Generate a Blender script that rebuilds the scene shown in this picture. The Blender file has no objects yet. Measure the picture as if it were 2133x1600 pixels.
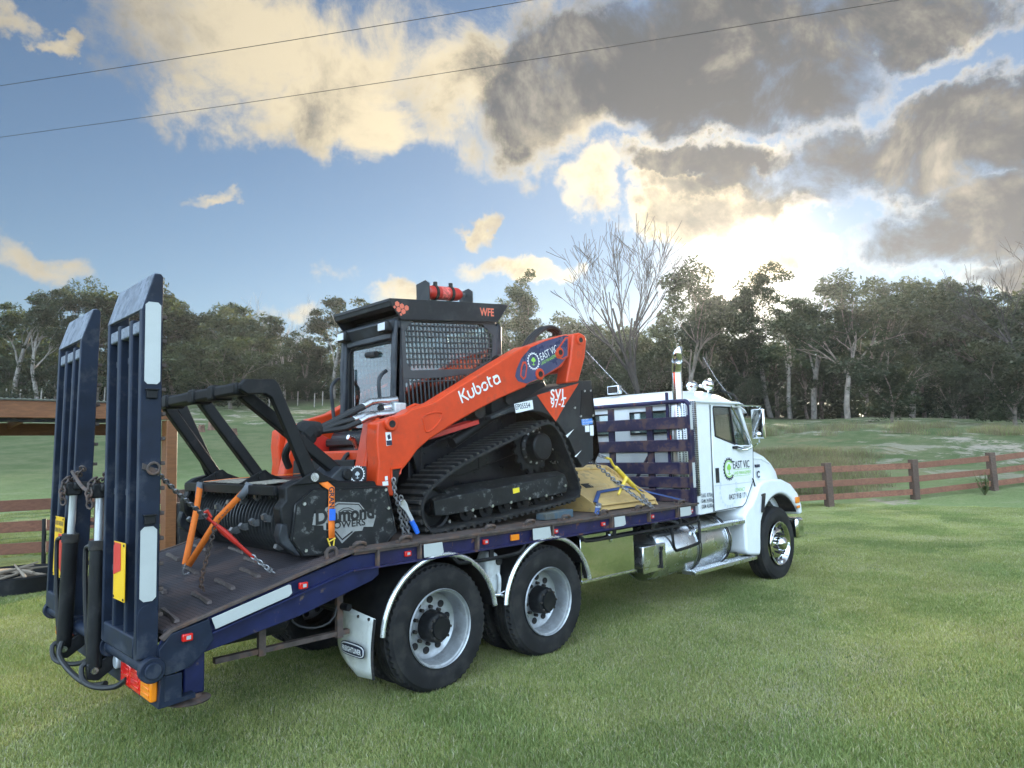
import bpy, bmesh, math, random
from math import radians, sin, cos, pi
from mathutils import Vector, Matrix
rnd = random.Random(7)
scene = bpy.context.scene
COL = scene.collection

# ---------------------------------------------------------------- camera
cam_d = bpy.data.cameras.new('camera'); cam = bpy.data.objects.new('camera', cam_d); COL.objects.link(cam)
CAM = Vector((-3.7076, -5.95, 1.9659))
YAW, PITCH, ROLL = 0.8008, 0.0891, -0.0287
fw = Vector((cos(YAW)*cos(PITCH), sin(YAW)*cos(PITCH), sin(PITCH)))
rt = fw.cross(Vector((0, 0, 1))).normalized(); up = rt.cross(fw)
r2 = rt*cos(ROLL) + up*sin(ROLL); u2 = up*cos(ROLL) - rt*sin(ROLL)
cam.matrix_world = Matrix(((r2.x, u2.x, -fw.x, CAM.x), (r2.y, u2.y, -fw.y, CAM.y), (r2.z, u2.z, -fw.z, CAM.z), (0, 0, 0, 1)))
cam_d.sensor_fit = 'HORIZONTAL'; cam_d.sensor_width = 36.0; cam_d.lens = 36*1477.3/2133
cam_d.clip_start = 0.05; cam_d.clip_end = 3000
scene.camera = cam

# ---------------------------------------------------------------- view
scene.view_settings.view_transform = 'Standard'
scene.view_settings.look = 'None'
scene.view_settings.exposure = 2.2
scene.view_settings.gamma = 1.0
scene.render.engine = 'CYCLES'
scene.cycles.use_denoising = True
scene.cycles.max_bounces = 8
scene.cycles.transparent_max_bounces = 16
scene.cycles.caustics_reflective = False
scene.cycles.caustics_refractive = False
scene.cycles.sample_clamp_indirect = 6.0

# ---------------------------------------------------------------- node helpers
class E:
    """tiny expression wrapper round a node socket"""
    def __init__(s, nt, sock): s.nt, s.s = nt, sock
    def _m(s, op, b=None, c=None, clamp=False):
        n = s.nt.nodes.new('ShaderNodeMath'); n.operation = op; n.use_clamp = clamp
        for i, q in enumerate((s, b, c)):
            if q is None: continue
            if isinstance(q, E): s.nt.links.new(q.s, n.inputs[i])
            else: n.inputs[i].default_value = q
        return E(s.nt, n.outputs[0])
    def __add__(s, o): return s._m('ADD', o)
    __radd__ = __add__
    def __mul__(s, o): return s._m('MULTIPLY', o)
    __rmul__ = __mul__
    def __sub__(s, o): return s._m('SUBTRACT', o)
    def __rsub__(s, o): return (s*-1.0) + o
    def __truediv__(s, o): return s._m('DIVIDE', o)
    def __pow__(s, o): return s._m('POWER', o)
    def max(s, o): return s._m('MAXIMUM', o)
    def min(s, o): return s._m('MINIMUM', o)
    def exp(s): return s._m('EXPONENT')
    def ramp(s, a, b, lo=0.0, hi=1.0):
        n = s.nt.nodes.new('ShaderNodeMapRange'); n.interpolation_type = 'SMOOTHSTEP'
        s.nt.links.new(s.s, n.inputs[0])
        for i, q in ((1, a), (2, b), (3, lo), (4, hi)): n.inputs[i].default_value = q
        return E(s.nt, n.outputs[0])
def lk(nt, a, sock):
    if isinstance(a, E): nt.links.new(a.s, sock)
    elif isinstance(a, bpy.types.NodeSocket): nt.links.new(a, sock)
    else: sock.default_value = (tuple(a) + (1,)) if isinstance(a, (tuple, list)) and len(a) == 3 and sock.type == 'RGBA' else a
def mixc(nt, f, a, b, mode='MIX'):
    n = nt.nodes.new('ShaderNodeMix'); n.data_type = 'RGBA'; n.blend_type = mode
    lk(nt, f, n.inputs[0]); lk(nt, a, n.inputs[6]); lk(nt, b, n.inputs[7])
    return n.outputs[2]
def noise(nt, vec, scale, detail=4, rough=.55, dist=0.0, color=False, dims='3D'):
    n = nt.nodes.new('ShaderNodeTexNoise'); n.noise_dimensions = dims
    if vec is not None: nt.links.new(vec, n.inputs['Vector'])
    n.inputs['Scale'].default_value = scale; n.inputs['Detail'].default_value = detail
    n.inputs['Roughness'].default_value = rough; n.inputs['Distortion'].default_value = dist
    return n.outputs['Color'] if color else E(nt, n.outputs[0])

# ---------------------------------------------------------------- world: clear evening sky with broken cloud
SUN_EL, SUN_AZ = radians(12.2), radians(27.5)            # azimuth measured from +X towards +Y
SUN = Vector((cos(SUN_EL)*cos(SUN_AZ), cos(SUN_EL)*sin(SUN_AZ), sin(SUN_EL)))
world = bpy.data.worlds.new('World'); scene.world = world; world.use_nodes = True
nt = world.node_tree; nt.nodes.clear()
sky = nt.nodes.new('ShaderNodeTexSky'); sky.sky_type = 'NISHITA'; sky.sun_disc = False
sky.sun_elevation = SUN_EL; sky.sun_rotation = pi/2 - SUN_AZ
sky.altitude = 100; sky.air_density = 1.0; sky.dust_density = 0.05; sky.ozone_density = 2.0
tc = nt.nodes.new('ShaderNodeTexCoord')
sx = nt.nodes.new('ShaderNodeSeparateXYZ'); nt.links.new(tc.outputs['Generated'], sx.inputs[0])
dx, dy, dz = (E(nt, sx.outputs[i]) for i in range(3))
az = dy._m('ARCTAN2', dx)*(180/pi)
el = dz._m('ARCSINE')*(180/pi)
n_lo = noise(nt, tc.outputs['Generated'], 3.2, 3, .5)
n_hi = noise(nt, tc.outputs['Generated'], 8.0, 10, .66, .35)
n_sm = noise(nt, tc.outputs['Generated'], 8.0, 6, .60, .35)
off_ = nt.nodes.new('ShaderNodeVectorMath'); off_.operation = 'ADD'; nt.links.new(tc.outputs['Generated'], off_.inputs[0]); off_.inputs[1].default_value = tuple(SUN*.035)
n_sun = noise(nt, off_.outputs[0], 8.0, 6, .60, .35)
n_mid = noise(nt, tc.outputs['Generated'], 5.0, 6, .6, .2)
n_col = nt.nodes.new('ShaderNodeTexNoise'); nt.links.new(tc.outputs['Generated'], n_col.inputs['Vector']); n_col.inputs['Scale'].default_value = 7; n_col.inputs['Detail'].default_value = 8; n_col.inputs['Roughness'].default_value = .6
sc_ = nt.nodes.new('ShaderNodeSeparateColor'); nt.links.new(n_col.outputs['Color'], sc_.inputs[0])
azw = az + (E(nt, sc_.outputs[0]) - .5)*16.0
elw = el + (E(nt, sc_.outputs[1]) - .5)*12.0
# cloud masses: (azimuth, elevation, half-width deg, half-height deg, thickness 0..1)
CLOUDS = [
 (62.7, 29.4, 13.1, 4.6, .02),
 (59.7, 25.7, 7.5, 3.2, .0),
 (68.6, 25.9, 4.4, 2.3, .0),
 (50.6, 28.9, 10.9, 4.8, .26),
 (41.5, 25.9, 9.4, 4.0, .42),
 (35.8, 28.6, 13.4, 5.9, .66),
 (31.2, 27.7, 11.4, 5.4, .95),
 (28.0, 30.1, 13.0, 4.9, 1.0),
 (17.6, 28.5, 10.4, 3.2, 1.0),
 (23.2, 25.8, 9.6, 3.9, .95),
 (29.3, 21.0, 8.2, 1.8, .7),
 (20.3, 19.7, 10.1, 3.8, 1.0),
 (12.2, 20.9, 7.9, 3.5, .9),
 (11.1, 14.7, 8.0, 4.2, .95),
 (14.8, 13.8, 7.2, 3.1, .95),
 (29.8, 18.9, 5.6, 1.7, .45),
 (24.5, 17.7, 5.8, 2.4, .6),
 (38.9, 19.8, 2.7, 1.9, .1),
 (49.5, 18.9, 0.9, 1.3, .05),
 (68.3, 18.7, 2.3, 0.6, .0),
 (80.5, 12.2, 4.0, 1.2, .1),
 (82.5, 28.6, 1.8, 1.0, .0),
 (60.2, 13.6, 2.6, 1.0, .0),
 (45.1, 14.3, 5.3, 1.5, .1),
 (64.0, 11.2, 2.5, 1.2, .05),
 (54.1, 12.1, 4.4, 1.1, .1),
 (24.7, 13.5, 4.1, 1.6, .5),
 (28.1, 17.0, 8.0, 1.7, .35),
 (32.5, 16.9, 3.9, 1.1, .15),
 (7.8, 10.4, 6.9, 2.0, .8),
 (79.3, 27.9, 1.5, 0.6, .0),
 (71.0, 28.3, 1.9, 1.5, .0),
]
fld = None; thick = None
for (a, e, ra, re, w) in CLOUDS:
    p = (azw - a)*(1/ra); q = (elw - e)*(1/re)
    d = (1.0 - (p*p + q*q))*(.55 if ra < 4.5 else (1.05 if w > .6 else .9))
    fld = d if fld is None else fld.max(d)
    tw = (d*w)
    thick = tw if thick is None else thick.max(tw)
# broken cloud carries on out of view, its cover raised to add fill
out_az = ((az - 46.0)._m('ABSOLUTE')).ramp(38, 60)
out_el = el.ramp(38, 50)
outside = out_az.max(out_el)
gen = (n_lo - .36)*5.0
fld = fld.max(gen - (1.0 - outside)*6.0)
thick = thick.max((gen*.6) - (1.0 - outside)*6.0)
dens = (fld + (n_hi - .5)*3.2 + (n_mid - .5)*1.2).ramp(-.25, .80)
dens = dens * el.ramp(-1.0, 4.0)
tk = (thick + (n_hi - .5)*1.1 + (n_mid - .5)*1.0).ramp(.0, .50)
sdot = dx*SUN.x + dy*SUN.y + dz*SUN.z
ang = sdot.min(1.0)._m('ARCCOSINE')*(180/pi)
aur = (ang*ang*(-1/(4.0*4.0))).exp()*(1.0 - dens*.55)                     # forward scattering close to the sun
aur2 = (ang*(-1/26.0)).exp()
front = ang.ramp(60, 120)                                 # unseen cloud away from the sun, made brighter and bluer as added fill light
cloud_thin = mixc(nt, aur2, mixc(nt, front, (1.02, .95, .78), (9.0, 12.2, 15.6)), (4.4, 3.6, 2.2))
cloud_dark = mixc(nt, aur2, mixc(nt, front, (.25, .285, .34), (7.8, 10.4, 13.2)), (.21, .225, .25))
relief = (n_sm - n_sun)*2.2 + .30                           # billows: the side towards the sun is brighter
lit_c = mixc(nt, aur2, (.74, .75, .78), (1.7, 1.45, 1.0))
cloud_mid = mixc(nt, relief.ramp(.25, 1.0), cloud_dark, lit_c)
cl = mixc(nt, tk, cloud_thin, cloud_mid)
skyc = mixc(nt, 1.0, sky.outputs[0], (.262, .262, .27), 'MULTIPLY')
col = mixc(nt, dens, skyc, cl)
vm = nt.nodes.new('ShaderNodeVectorMath'); vm.operation = 'SCALE'; vm.inputs[0].default_value = (7.0, 5.8, 3.9); nt.links.new(aur.s, vm.inputs['Scale'])
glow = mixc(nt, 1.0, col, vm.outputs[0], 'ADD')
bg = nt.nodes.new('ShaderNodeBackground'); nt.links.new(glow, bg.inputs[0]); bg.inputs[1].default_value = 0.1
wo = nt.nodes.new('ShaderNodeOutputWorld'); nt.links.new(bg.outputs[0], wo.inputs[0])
world.cycles.sampling_method = 'MANUAL'; world.cycles.sample_map_resolution = 1024

sun_d = bpy.data.lights.new('sun', 'SUN'); sun = bpy.data.objects.new('sun', sun_d); COL.objects.link(sun)
sun_d.energy = 5.0; sun_d.angle = radians(2.0); sun_d.color = (1.0, .86, .66)
sun.rotation_euler = SUN.to_track_quat('Z', 'Y').to_euler(); sun.location = SUN*60

# ---------------------------------------------------------------- mesh helpers
class MB:
    def __init__(s): s.v = []; s.f = []
    def add(s, v, f):
        n = len(s.v); s.v += [tuple(p) for p in v]; s.f += [tuple(i+n for i in q) for q in f]; return s
    def box(s, x0, x1, y0, y1, z0, z1):
        return s.add([(x0,y0,z0),(x1,y0,z0),(x1,y1,z0),(x0,y1,z0),(x0,y0,z1),(x1,y0,z1),(x1,y1,z1),(x0,y1,z1)],
                     [(0,3,2,1),(4,5,6,7),(0,1,5,4),(1,2,6,5),(2,3,7,6),(3,0,4,7)])
    def obox(s, c, size, xd, zd):
        """oriented box: size along x-dir xd, y, z-dir zd"""
        X = Vector(xd).normalized(); Z = Vector(zd); Z = (Z - X*Z.dot(X)).normalized(); Y = Z.cross(X); c = Vector(c)
        m = MB().box(-size[0]/2, size[0]/2, -size[1]/2, size[1]/2, -size[2]/2, size[2]/2)
        return s.add([c + X*p[0] + Y*p[1] + Z*p[2] for p in m.v], m.f)
    def prism(s, poly, a, b, axis='y', poly2=None):
        n = len(poly); poly2 = poly2 or poly
        def P(p, t):
            return (p[0], t, p[1]) if axis == 'y' else ((t, p[0], p[1]) if axis == 'x' else (p[0], p[1], t))
        v = [P(p, a) for p in poly] + [P(p, b) for p in poly2]
        f = [tuple(range(n)), tuple(range(2*n-1, n-1, -1))] + [(i, (i+1) % n, (i+1) % n + n, i+n) for i in range(n)]
        return s.add(v, f)
    def loft(s, rings, cap=True, closed=True):
        n = len(rings[0]); v = [p for r in rings for p in r]; f = []
        for k in range(len(rings)-1):
            for i in range(n if closed else n-1):
                j = (i+1) % n; f.append((k*n+i, k*n+j, (k+1)*n+j, (k+1)*n+i))
        if cap: f += [tuple(range(n-1, -1, -1)), tuple(range((len(rings)-1)*n, len(rings)*n))]
        return s.add(v, f)
    def tube(s, pts, r, n=8, closed=False):
        pts = [Vector(p) for p in pts]; m = len(pts); rings = []; U = None
        for i, p in enumerate(pts):
            if closed: t = pts[(i+1) % m] - pts[i-1]
            else: t = pts[min(i+1, m-1)] - pts[max(i-1, 0)]
            t = t.normalized() if t.length > 1e-9 else Vector((0, 0, 1))
            if U is None:
                U = t.orthogonal().normalized()
            U = (U - t*U.dot(t))
            U = U.normalized() if U.length > 1e-6 else t.orthogonal().normalized()
            V = t.cross(U); rr = r[i] if isinstance(r, (list, tuple)) else r
            rings.append([p + (U*cos(2*pi*k/n) + V*sin(2*pi*k/n))*rr for k in range(n)])
        if closed: rings.append(rings[0]); return s.loft(rings, cap=False)
        return s.loft(rings)
    def cyl(s, p0, p1, r, n=16, r1=None): return s.tube([p0, p1], [r, r if r1 is None else r1], n)
    def lathe(s, prof, c, axis=(0, 1, 0), n=48, closed=False, mod=None):
        A = Vector(axis).normalized(); U = A.orthogonal().normalized()
        if abs(A.y) > .99: U = Vector((1, 0, 0))
        V = A.cross(U); c = Vector(c); rings = []
        for k in range(n):
            d = U*cos(2*pi*k/n) + V*sin(2*pi*k/n)
            rings.append([c + d*(r if mod is None else mod(i, k, r)) + A*t for i, (r, t) in enumerate(prof)])
        m = len(prof); v = [p for r in rings for p in r]; f = []
        for k in range(n):
            k2 = (k+1) % n
            for i in range(m if closed else m-1):
                j = (i+1) % m; f.append((k*m+i, k*m+j, k2*m+j, k2*m+i))
        return s.add(v, f)
    def ribbon(s, pts, w, n):
        """flat strip of width w following pts, lying across direction n"""
        pts = [Vector(p) for p in pts]; v = []; N = Vector(n)
        for i, p in enumerate(pts):
            t = (pts[min(i+1, len(pts)-1)] - pts[max(i-1, 0)]).normalized(); b = t.cross(N).normalized()*w/2
            v += [p-b, p+b]
        return s.add(v, [(2*i, 2*i+1, 2*i+3, 2*i+2) for i in range(len(pts)-1)])
    def ball(s, c, r, n=10, sz=1.0):
        prof = [(max(r*sin(pi*i/n), 1e-4), -r*cos(pi*i/n)*sz) for i in range(n+1)]
        return s.lathe(prof, c, (0, 0, 1), n*2)
    def xf(s, M):
        s.v = [tuple(M @ Vector(p)) for p in s.v]; return s

WO = {}
def mesh_of(name, mb, mat, smooth=35, fix=True, origin=(0, 0, 0)):
    me = bpy.data.meshes.new(name); o = Vector(origin)
    me.from_pydata([tuple(Vector(p) - o) for p in mb.v], [], mb.f); me.update()
    if fix:
        bm = bmesh.new(); bm.from_mesh(me); bmesh.ops.recalc_face_normals(bm, faces=bm.faces); bm.to_mesh(me); bm.free()
    if smooth:
        me.polygons.foreach_set('use_smooth', [True]*len(me.polygons)); me.set_sharp_from_angle(angle=radians(smooth))
    if mat is not None:
        for m in (mat if isinstance(mat, (list, tuple)) else [mat]): me.materials.append(m)
    return me
def tag(o, label=None, cat=None, group=None, kind=None):
    for k, q in (('label', label), ('category', cat), ('group', group), ('kind', kind)):
        if q: o[k] = q
    return o
def thing(name, base, label, cat, group=None):
    o = bpy.data.objects.new(name, None); COL.objects.link(o); o.location = base; o.empty_display_size = .2
    WO[o] = Vector(base); return tag(o, label, cat, group)
def put(o, parent, org):
    COL.objects.link(o); o.parent = parent; WO[o] = Vector(org)
    o.location = Vector(org) - (WO[parent] if parent is not None else Vector((0, 0, 0)))
    return o
def obj(name, mb, mat, parent=None, bevel=0, smooth=35, label=None, cat=None, group=None, kind=None, seg=2, fix=True, solid=0):
    xs = list(zip(*mb.v)); org = Vector([(min(q)+max(q))/2 for q in xs])
    if parent is None: org.z = min(xs[2])
    o = bpy.data.objects.new(name, mesh_of(name, mb, mat, smooth, fix, org)); put(o, parent, org)
    if solid:
        m = o.modifiers.new('solid', 'SOLIDIFY'); m.thickness = solid; m.offset = 0
    if bevel:
        m = o.modifiers.new('bevel', 'BEVEL'); m.width = bevel; m.segments = seg; m.limit_method = 'ANGLE'; m.angle_limit = radians(32); m.harden_normals = False
    return tag(o, label, cat, group, kind)
def again(o, parent, org, rot=None):
    """another instance of a one-mesh part, sharing its mesh"""
    c = o.copy(); put(c, parent, org)
    if rot is not None: c.rotation_euler = rot
    return c
def text_mb(s, size, loc, xd=(1, 0, 0), yd=(0, 0, 1), shear=0.0, bold=0.0, sx_=1.0, align='LEFT', space=1.0):
    cu = bpy.data.curves.new('t', 'FONT'); cu.body = s; cu.size = size; cu.shear = shear; cu.offset = bold; cu.align_x = align
    cu.space_character = space; cu.resolution_u = 3
    o = bpy.data.objects.new('t', cu); COL.objects.link(o); dg = bpy.context.evaluated_depsgraph_get()
    me = bpy.data.meshes.new_from_object(o.evaluated_get(dg)); X = Vector(xd).normalized(); Y = Vector(yd).normalized(); L = Vector(loc)
    mb = MB().add([L + X*(v.co.x*sx_) + Y*v.co.y for v in me.vertices], [tuple(p.vertices) for p in me.polygons])
    bpy.data.objects.remove(o); bpy.data.curves.remove(cu); bpy.data.meshes.remove(me)
    return mb
def arc(cx, cz, r, a0, a1, n):
    return [(cx + r*cos(radians(a0 + (a1-a0)*i/(n-1))), cz + r*sin(radians(a0 + (a1-a0)*i/(n-1)))) for i in range(n)]
def smooth_path(pts, k=4, closed=False):
    """Catmull-Rom through pts"""
    P = [Vector(p) for p in pts]; n = len(P); out = []
    for i in range(n if closed else n-1):
        a, b, c, d = (P[(i-1) % n], P[i], P[(i+1) % n], P[(i+2) % n]) if closed else (P[max(i-1, 0)], P[i], P[i+1], P[min(i+2, n-1)])
        for j in range(k):
            t = j/k; out.append(.5*((2*b) + (c-a)*t + (2*a-5*b+4*c-d)*t*t + (3*b-a-3*c+d)*t**3))
    if not closed: out.append(P[-1])
    return out

# ---------------------------------------------------------------- materials
def M(name, col, rough=.5, metal=0.0, var=.12, scale=6.0, bump=0.0, bscale=40.0, col2=None, amt=0.0, s2=3.0, th=.55, sharp=.06, coat=0.0, spec=.5, emit=None, trans=0.0):
    m = bpy.data.materials.new(name); m.use_nodes = True; nt = m.node_tree; b = nt.nodes['Principled BSDF']
    tc = nt.nodes.new('ShaderNodeTexCoord'); vec = tc.outputs['Object']
    n1 = noise(nt, vec, scale, 5, .6)
    lo = tuple(c*(1-var) for c in col); hi = tuple(min(1, c*(1+var)) for c in col)
    c = mixc(nt, n1.ramp(.3, .7), lo, hi)
    r = n1*.22 + (rough - .11)
    if col2:
        n2 = noise(nt, vec, s2, 8, .68)
        f = n2.ramp(th - sharp, th + sharp)*amt
        c = mixc(nt, f, c, col2); r = r + f*.25
    lk(nt, c, b.inputs['Base Color']); lk(nt, r._m('ADD', 0.0, clamp=True), b.inputs['Roughness'])
    b.inputs['Metallic'].default_value = metal; b.inputs['Specular IOR Level'].default_value = spec
    b.inputs['Coat Weight'].default_value = coat; b.inputs['Coat Roughness'].default_value = .08
    if trans: b.inputs['Transmission Weight'].default_value = trans
    if bump:
        bp = nt.nodes.new('ShaderNodeBump'); bp.inputs['Strength'].default_value = bump; bp.inputs['Distance'].default_value = .01
        lk(nt, noise(nt, vec, bscale, 4, .6), bp.inputs['Height']); nt.links.new(bp.outputs[0], b.inputs['Normal'])
    return m
def glass(name, tint=(.75, .85, .85), alpha=.35, rough=.02):
    m = bpy.data.materials.new(name); m.use_nodes = True; nt = m.node_tree; nt.nodes.clear()
    g = nt.nodes.new('ShaderNodeBsdfGlossy'); g.inputs['Roughness'].default_value = rough; g.inputs['Color'].default_value = (1, 1, 1, 1)
    t = nt.nodes.new('ShaderNodeBsdfTransparent'); t.inputs['Color'].default_value = tint + (1,)
    fr = nt.nodes.new('ShaderNodeLayerWeight'); fr.inputs[0].default_value = .5
    f = (E(nt, fr.outputs['Facing'])**5.0)*.9 + (.045 + alpha)
    mx = nt.nodes.new('ShaderNodeMixShader'); lk(nt, f._m('ADD', 0.0, clamp=True), mx.inputs[0]); nt.links.new(t.outputs[0], mx.inputs[1]); nt.links.new(g.outputs[0], mx.inputs[2])
    o = nt.nodes.new('ShaderNodeOutputMaterial'); nt.links.new(mx.outputs[0], o.inputs[0]); return m
RUST = (.16, .075, .04); DUST = (.30, .26, .20)
white = M('white_paint', (.80, .82, .83), .32, var=.03, coat=.6, col2=(.62, .60, .55), amt=.25, s2=1.4, th=.62)
whiteflap = M('white_rubber', (.62, .64, .60), .55, var=.08, col2=(.35, .33, .28), amt=.45, s2=5)
purple = M('purple_paint', (.013, .012, .055), .48, var=.3, col2=RUST, amt=.8, s2=8, th=.61, sharp=.03, spec=.35)
purple_worn = M('worn_purple_paint', (.015, .013, .044), .55, var=.35, col2=(.095, .055, .045), amt=.8, s2=6, th=.54, sharp=.06, spec=.3)
blue = M('navy_paint', (.007, .011, .055), .42, var=.25, col2=(.16, .11, .07), amt=.65, s2=10, th=.64, sharp=.03, spec=.35)
slate = M('slate_paint', (.009, .015, .031), .55, var=.25, col2=(.06, .065, .075), amt=.5, s2=3.5, th=.58, bump=.08, spec=.25)
barewear = M('worn_steel', (.16, .18, .22), .45, metal=.35, var=.35, scale=14, col2=(.05, .06, .08), amt=.6, s2=9, bump=.1)
steel_rust = M('rusted_steel', (.075, .055, .048), .75, var=.35, scale=12, col2=(.15, .075, .045), amt=.5, s2=8, bump=.2)
blk = M('black_paint', (.007, .0073, .0085), .48, var=.3, col2=(.034, .032, .030), amt=.5, s2=5, th=.6, bump=.04, spec=.28)
blk_gloss = M('black_gloss', (.007, .0075, .010), .30, var=.2, spec=.3)
blk_worn = M('scuffed_black_plate', (.012, .013, .014), .5, var=.35, col2=(.16, .16, .155), amt=.65, s2=13, th=.60, sharp=.05, bump=.10, spec=.3)
charcoal = M('charcoal_panel', (.020, .021, .023), .55, var=.18, col2=(.06, .058, .055), amt=.4, s2=4, spec=.28)
graphite = M('graphite_frame', (.020, .023, .029), .45, var=.2, col2=(.06, .065, .07), amt=.4, s2=5, spec=.35)
grey_mesh = M('grey_guard_paint', (.050, .052, .055), .5, var=.1)
rubber = M('tyre_rubber', (.013, .013, .014), .72, var=.3, scale=5, col2=(.040, .038, .034), amt=.6, s2=5, bump=.12, bscale=60, spec=.3)
trackrub = M('track_rubber', (.016, .016, .017), .72, var=.35, col2=(.055, .050, .043), amt=.7, s2=9, bump=.2, spec=.3)
orange = M('orange_paint', (.60, .052, .010), .42, var=.10, col2=(.26, .065, .04), amt=.45, s2=7, th=.60, spec=.3, coat=.12, bump=.03, bscale=15)
red = M('red_paint', (.50, .025, .015), .4, var=.15, coat=.3)
redplastic = M('red_lens', (.60, .012, .010), .2, var=.1, coat=.6)
amber = M('amber_lens', (.80, .22, .010), .2, var=.08, coat=.6)
lens = M('clear_lens', (.40, .42, .44), .12, var=.05, coat=.8)
refl = M('white_reflector', (.45, .47, .46), .35, var=.04, coat=.3)
yellowp = M('yellow_reflector', (.80, .46, .012), .35, var=.05, coat=.3)
chrome = M('chrome', (.80, .82, .84), .08, metal=1.0, var=.05)
mirror = M('polished_stainless', (.72, .73, .74), .06, metal=1.0, var=.06, scale=2.0, bump=.5, bscale=2.4)
alu = M('aluminium', (.74, .76, .78), .24, metal=1.0, var=.12, scale=5, col2=(.35, .36, .37), amt=.4, s2=3)
zinc = M('zinc_steel', (.55, .56, .58), .28, metal=1.0, var=.2, scale=20)
galv = M('rim_grey', (.42, .44, .46), .38, metal=.6, var=.15, col2=(.18, .17, .16), amt=.4, s2=7)
dark = M('dark_underside', (.009, .009, .010), .85, var=.3, col2=(.06, .05, .04), amt=.5, s2=6)
hose = M('hose_rubber', (.009, .009, .010), .55, var=.25, bump=.15, bscale=90)
tan = M('ochre_paint', (.50, .33, .125), .48, var=.12, col2=(.20, .17, .12), amt=.6, s2=5, th=.6)
rod_steel = M('rod_steel', (.55, .56, .58), .35, metal=.55, var=.1)
chain_m = M('chain_steel', (.24, .24, .25), .42, metal=.75, var=.3, scale=25, col2=(.12, .07, .05), amt=.4, s2=14)
strap_o = M('orange_webbing', (.90, .20, .020), .7, var=.1, bump=.3, bscale=220)
strap_b = M('blue_webbing', (.035, .07, .20), .7, var=.12, bump=.3, bscale=220)
strap_g = M('grey_webbing', (.18, .19, .21), .75, var=.15)
bluegrip = M('blue_grip', (.02, .14, .62), .45, var=.08)
yellowtool = M('yellow_tool_paint', (.75, .52, .05), .42, var=.12, col2=(.3, .2, .06), amt=.4, s2=9)
navyvin = M('navy_vinyl', (.028, .036, .10), .28, var=.3, scale=3, coat=.5)
dec_white = M('print_white', (.78, .79, .80), .45, var=.02); dec_black = M('print_black', (.008, .008, .009), .5, var=.05); dec_dark = M('print_dark', (.015, .020, .045), .5, var=.05)
dec_green = M('print_green', (.30, .62, .08), .45, var=.05); dec_grey = M('print_grey', (.47, .51, .55), .4, var=.05)
dec_or = M('print_orange', (.70, .16, .09), .45, var=.05); dec_silver = M('print_silver', (.27, .27, .26), .5, var=.15, col2=(.10, .10, .10), amt=.4, s2=6)
dec_blue = M('print_blue', (.05, .22, .62), .45, var=.05); dec_yel = M('print_yellow', (.80, .62, .03), .45, var=.05); dec_red = M('print_red', (.55, .03, .03), .4, var=.05)
glass_cab = glass('cab_glass', (.55, .63, .64), .03); glass_ldr = glass('loader_glass', (.62, .72, .72), .13)
plastic_w = M('white_plastic', (.55, .58, .58), .5, var=.1, col2=(.25, .23, .2), amt=.4, s2=5)
seat_m = M('seat_cloth', (.03, .03, .035), .8)

# ================================================================ ground
GX, GY = -3.7, -5.95
def sstep(a, b, t): t = max(0, min(1, (t-a)/(b-a))); return t*t*(3-2*t)
def lerp(a, b, t): return a + (b-a)*t
def ground_z(x, y):
    dx_, dy_ = x-GX, y-GY; d = math.hypot(dx_, dy_); a = math.degrees(math.atan2(dy_, dx_))
    if d < 12: return 0.0
    wa = sstep(-60, 0, a)*(1-sstep(110, 160, a))
    u = max(0, min(1, (a-22)/(58-22)))
    d0 = lerp(24, 17, u)
    h40 = lerp(2.25, 2.9, u) if a > 18 else lerp(1.7, 2.25, max(0, (a-2)/16))
    h75 = lerp(3.9, 7.4, u) if a > 18 else lerp(2.6, 3.8, max(0, (a-2)/16))
    if d < d0: h = 0
    elif d < 40: t = (d-d0)/(40-d0); h = h40*(t*t*(2-t) if u < .5 else t**1.12)
    elif d < 75: h = lerp(h40, h75, (d-40)/35)
    else: h = h75 + 1.2*sstep(75, 200, d)
    h *= wa
    if d > 15: h += wa*sstep(15, 30, d)*(.10*sin(x*.31+y*.17) + .07*sin(x*.13-y*.41) + .035*sin(x*.9+y*1.1))
    return h
SANDS = [(31.58, 1.18, 3.2), (33.14, 3.33, 1.8), (33.97, 10.22, 2.6), (19.09, 1.54, 1.0), (29.74, 0.14, 3.0), (23.46, 45.29, 3.0), (14.4, 51.25, 3.0), (6.35, 52.19, 4.0)]
gm = bpy.data.materials.new('ground_cover'); gm.use_nodes = True; nt = gm.node_tree; pb_ = nt.nodes['Principled BSDF']
geo = nt.nodes.new('ShaderNodeNewGeometry'); pos = geo.outputs['Position']
s_ = nt.nodes.new('ShaderNodeSeparateXYZ'); nt.links.new(pos, s_.inputs[0]); px_, py_ = E(nt, s_.outputs[0]), E(nt, s_.outputs[1])
ddx, ddy = px_ - GX, py_ - GY
dist = (ddx*ddx + ddy*ddy)**.5
azg = ddy._m('ARCTAN2', ddx)*(180/pi)
nA = noise(nt, pos, .22, 4, .6); nB = noise(nt, pos, 1.4, 5, .65); nC = noise(nt, pos, 14.0, 5, .7); nD = noise(nt, pos, 60.0, 3, .7)
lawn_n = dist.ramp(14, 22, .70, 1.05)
g1 = mixc(nt, nC.ramp(.32, .68), (.10, .145, .045), (.25, .29, .12))
g2 = mixc(nt, nD.ramp(.35, .7), g1, (.26, .31, .13))
g3 = mixc(nt, nB.ramp(.50, .74)*.55, g2, (.33, .32, .20))           # drier, thatchy patches
g4 = mixc(nt, nA.ramp(.45, .70)*.40, g3, (.19, .28, .07))            # lusher sweep
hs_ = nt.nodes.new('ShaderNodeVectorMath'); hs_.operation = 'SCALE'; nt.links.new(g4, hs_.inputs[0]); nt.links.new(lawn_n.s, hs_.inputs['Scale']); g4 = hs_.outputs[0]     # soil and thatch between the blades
far_f = dist.ramp(20, 34)
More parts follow.
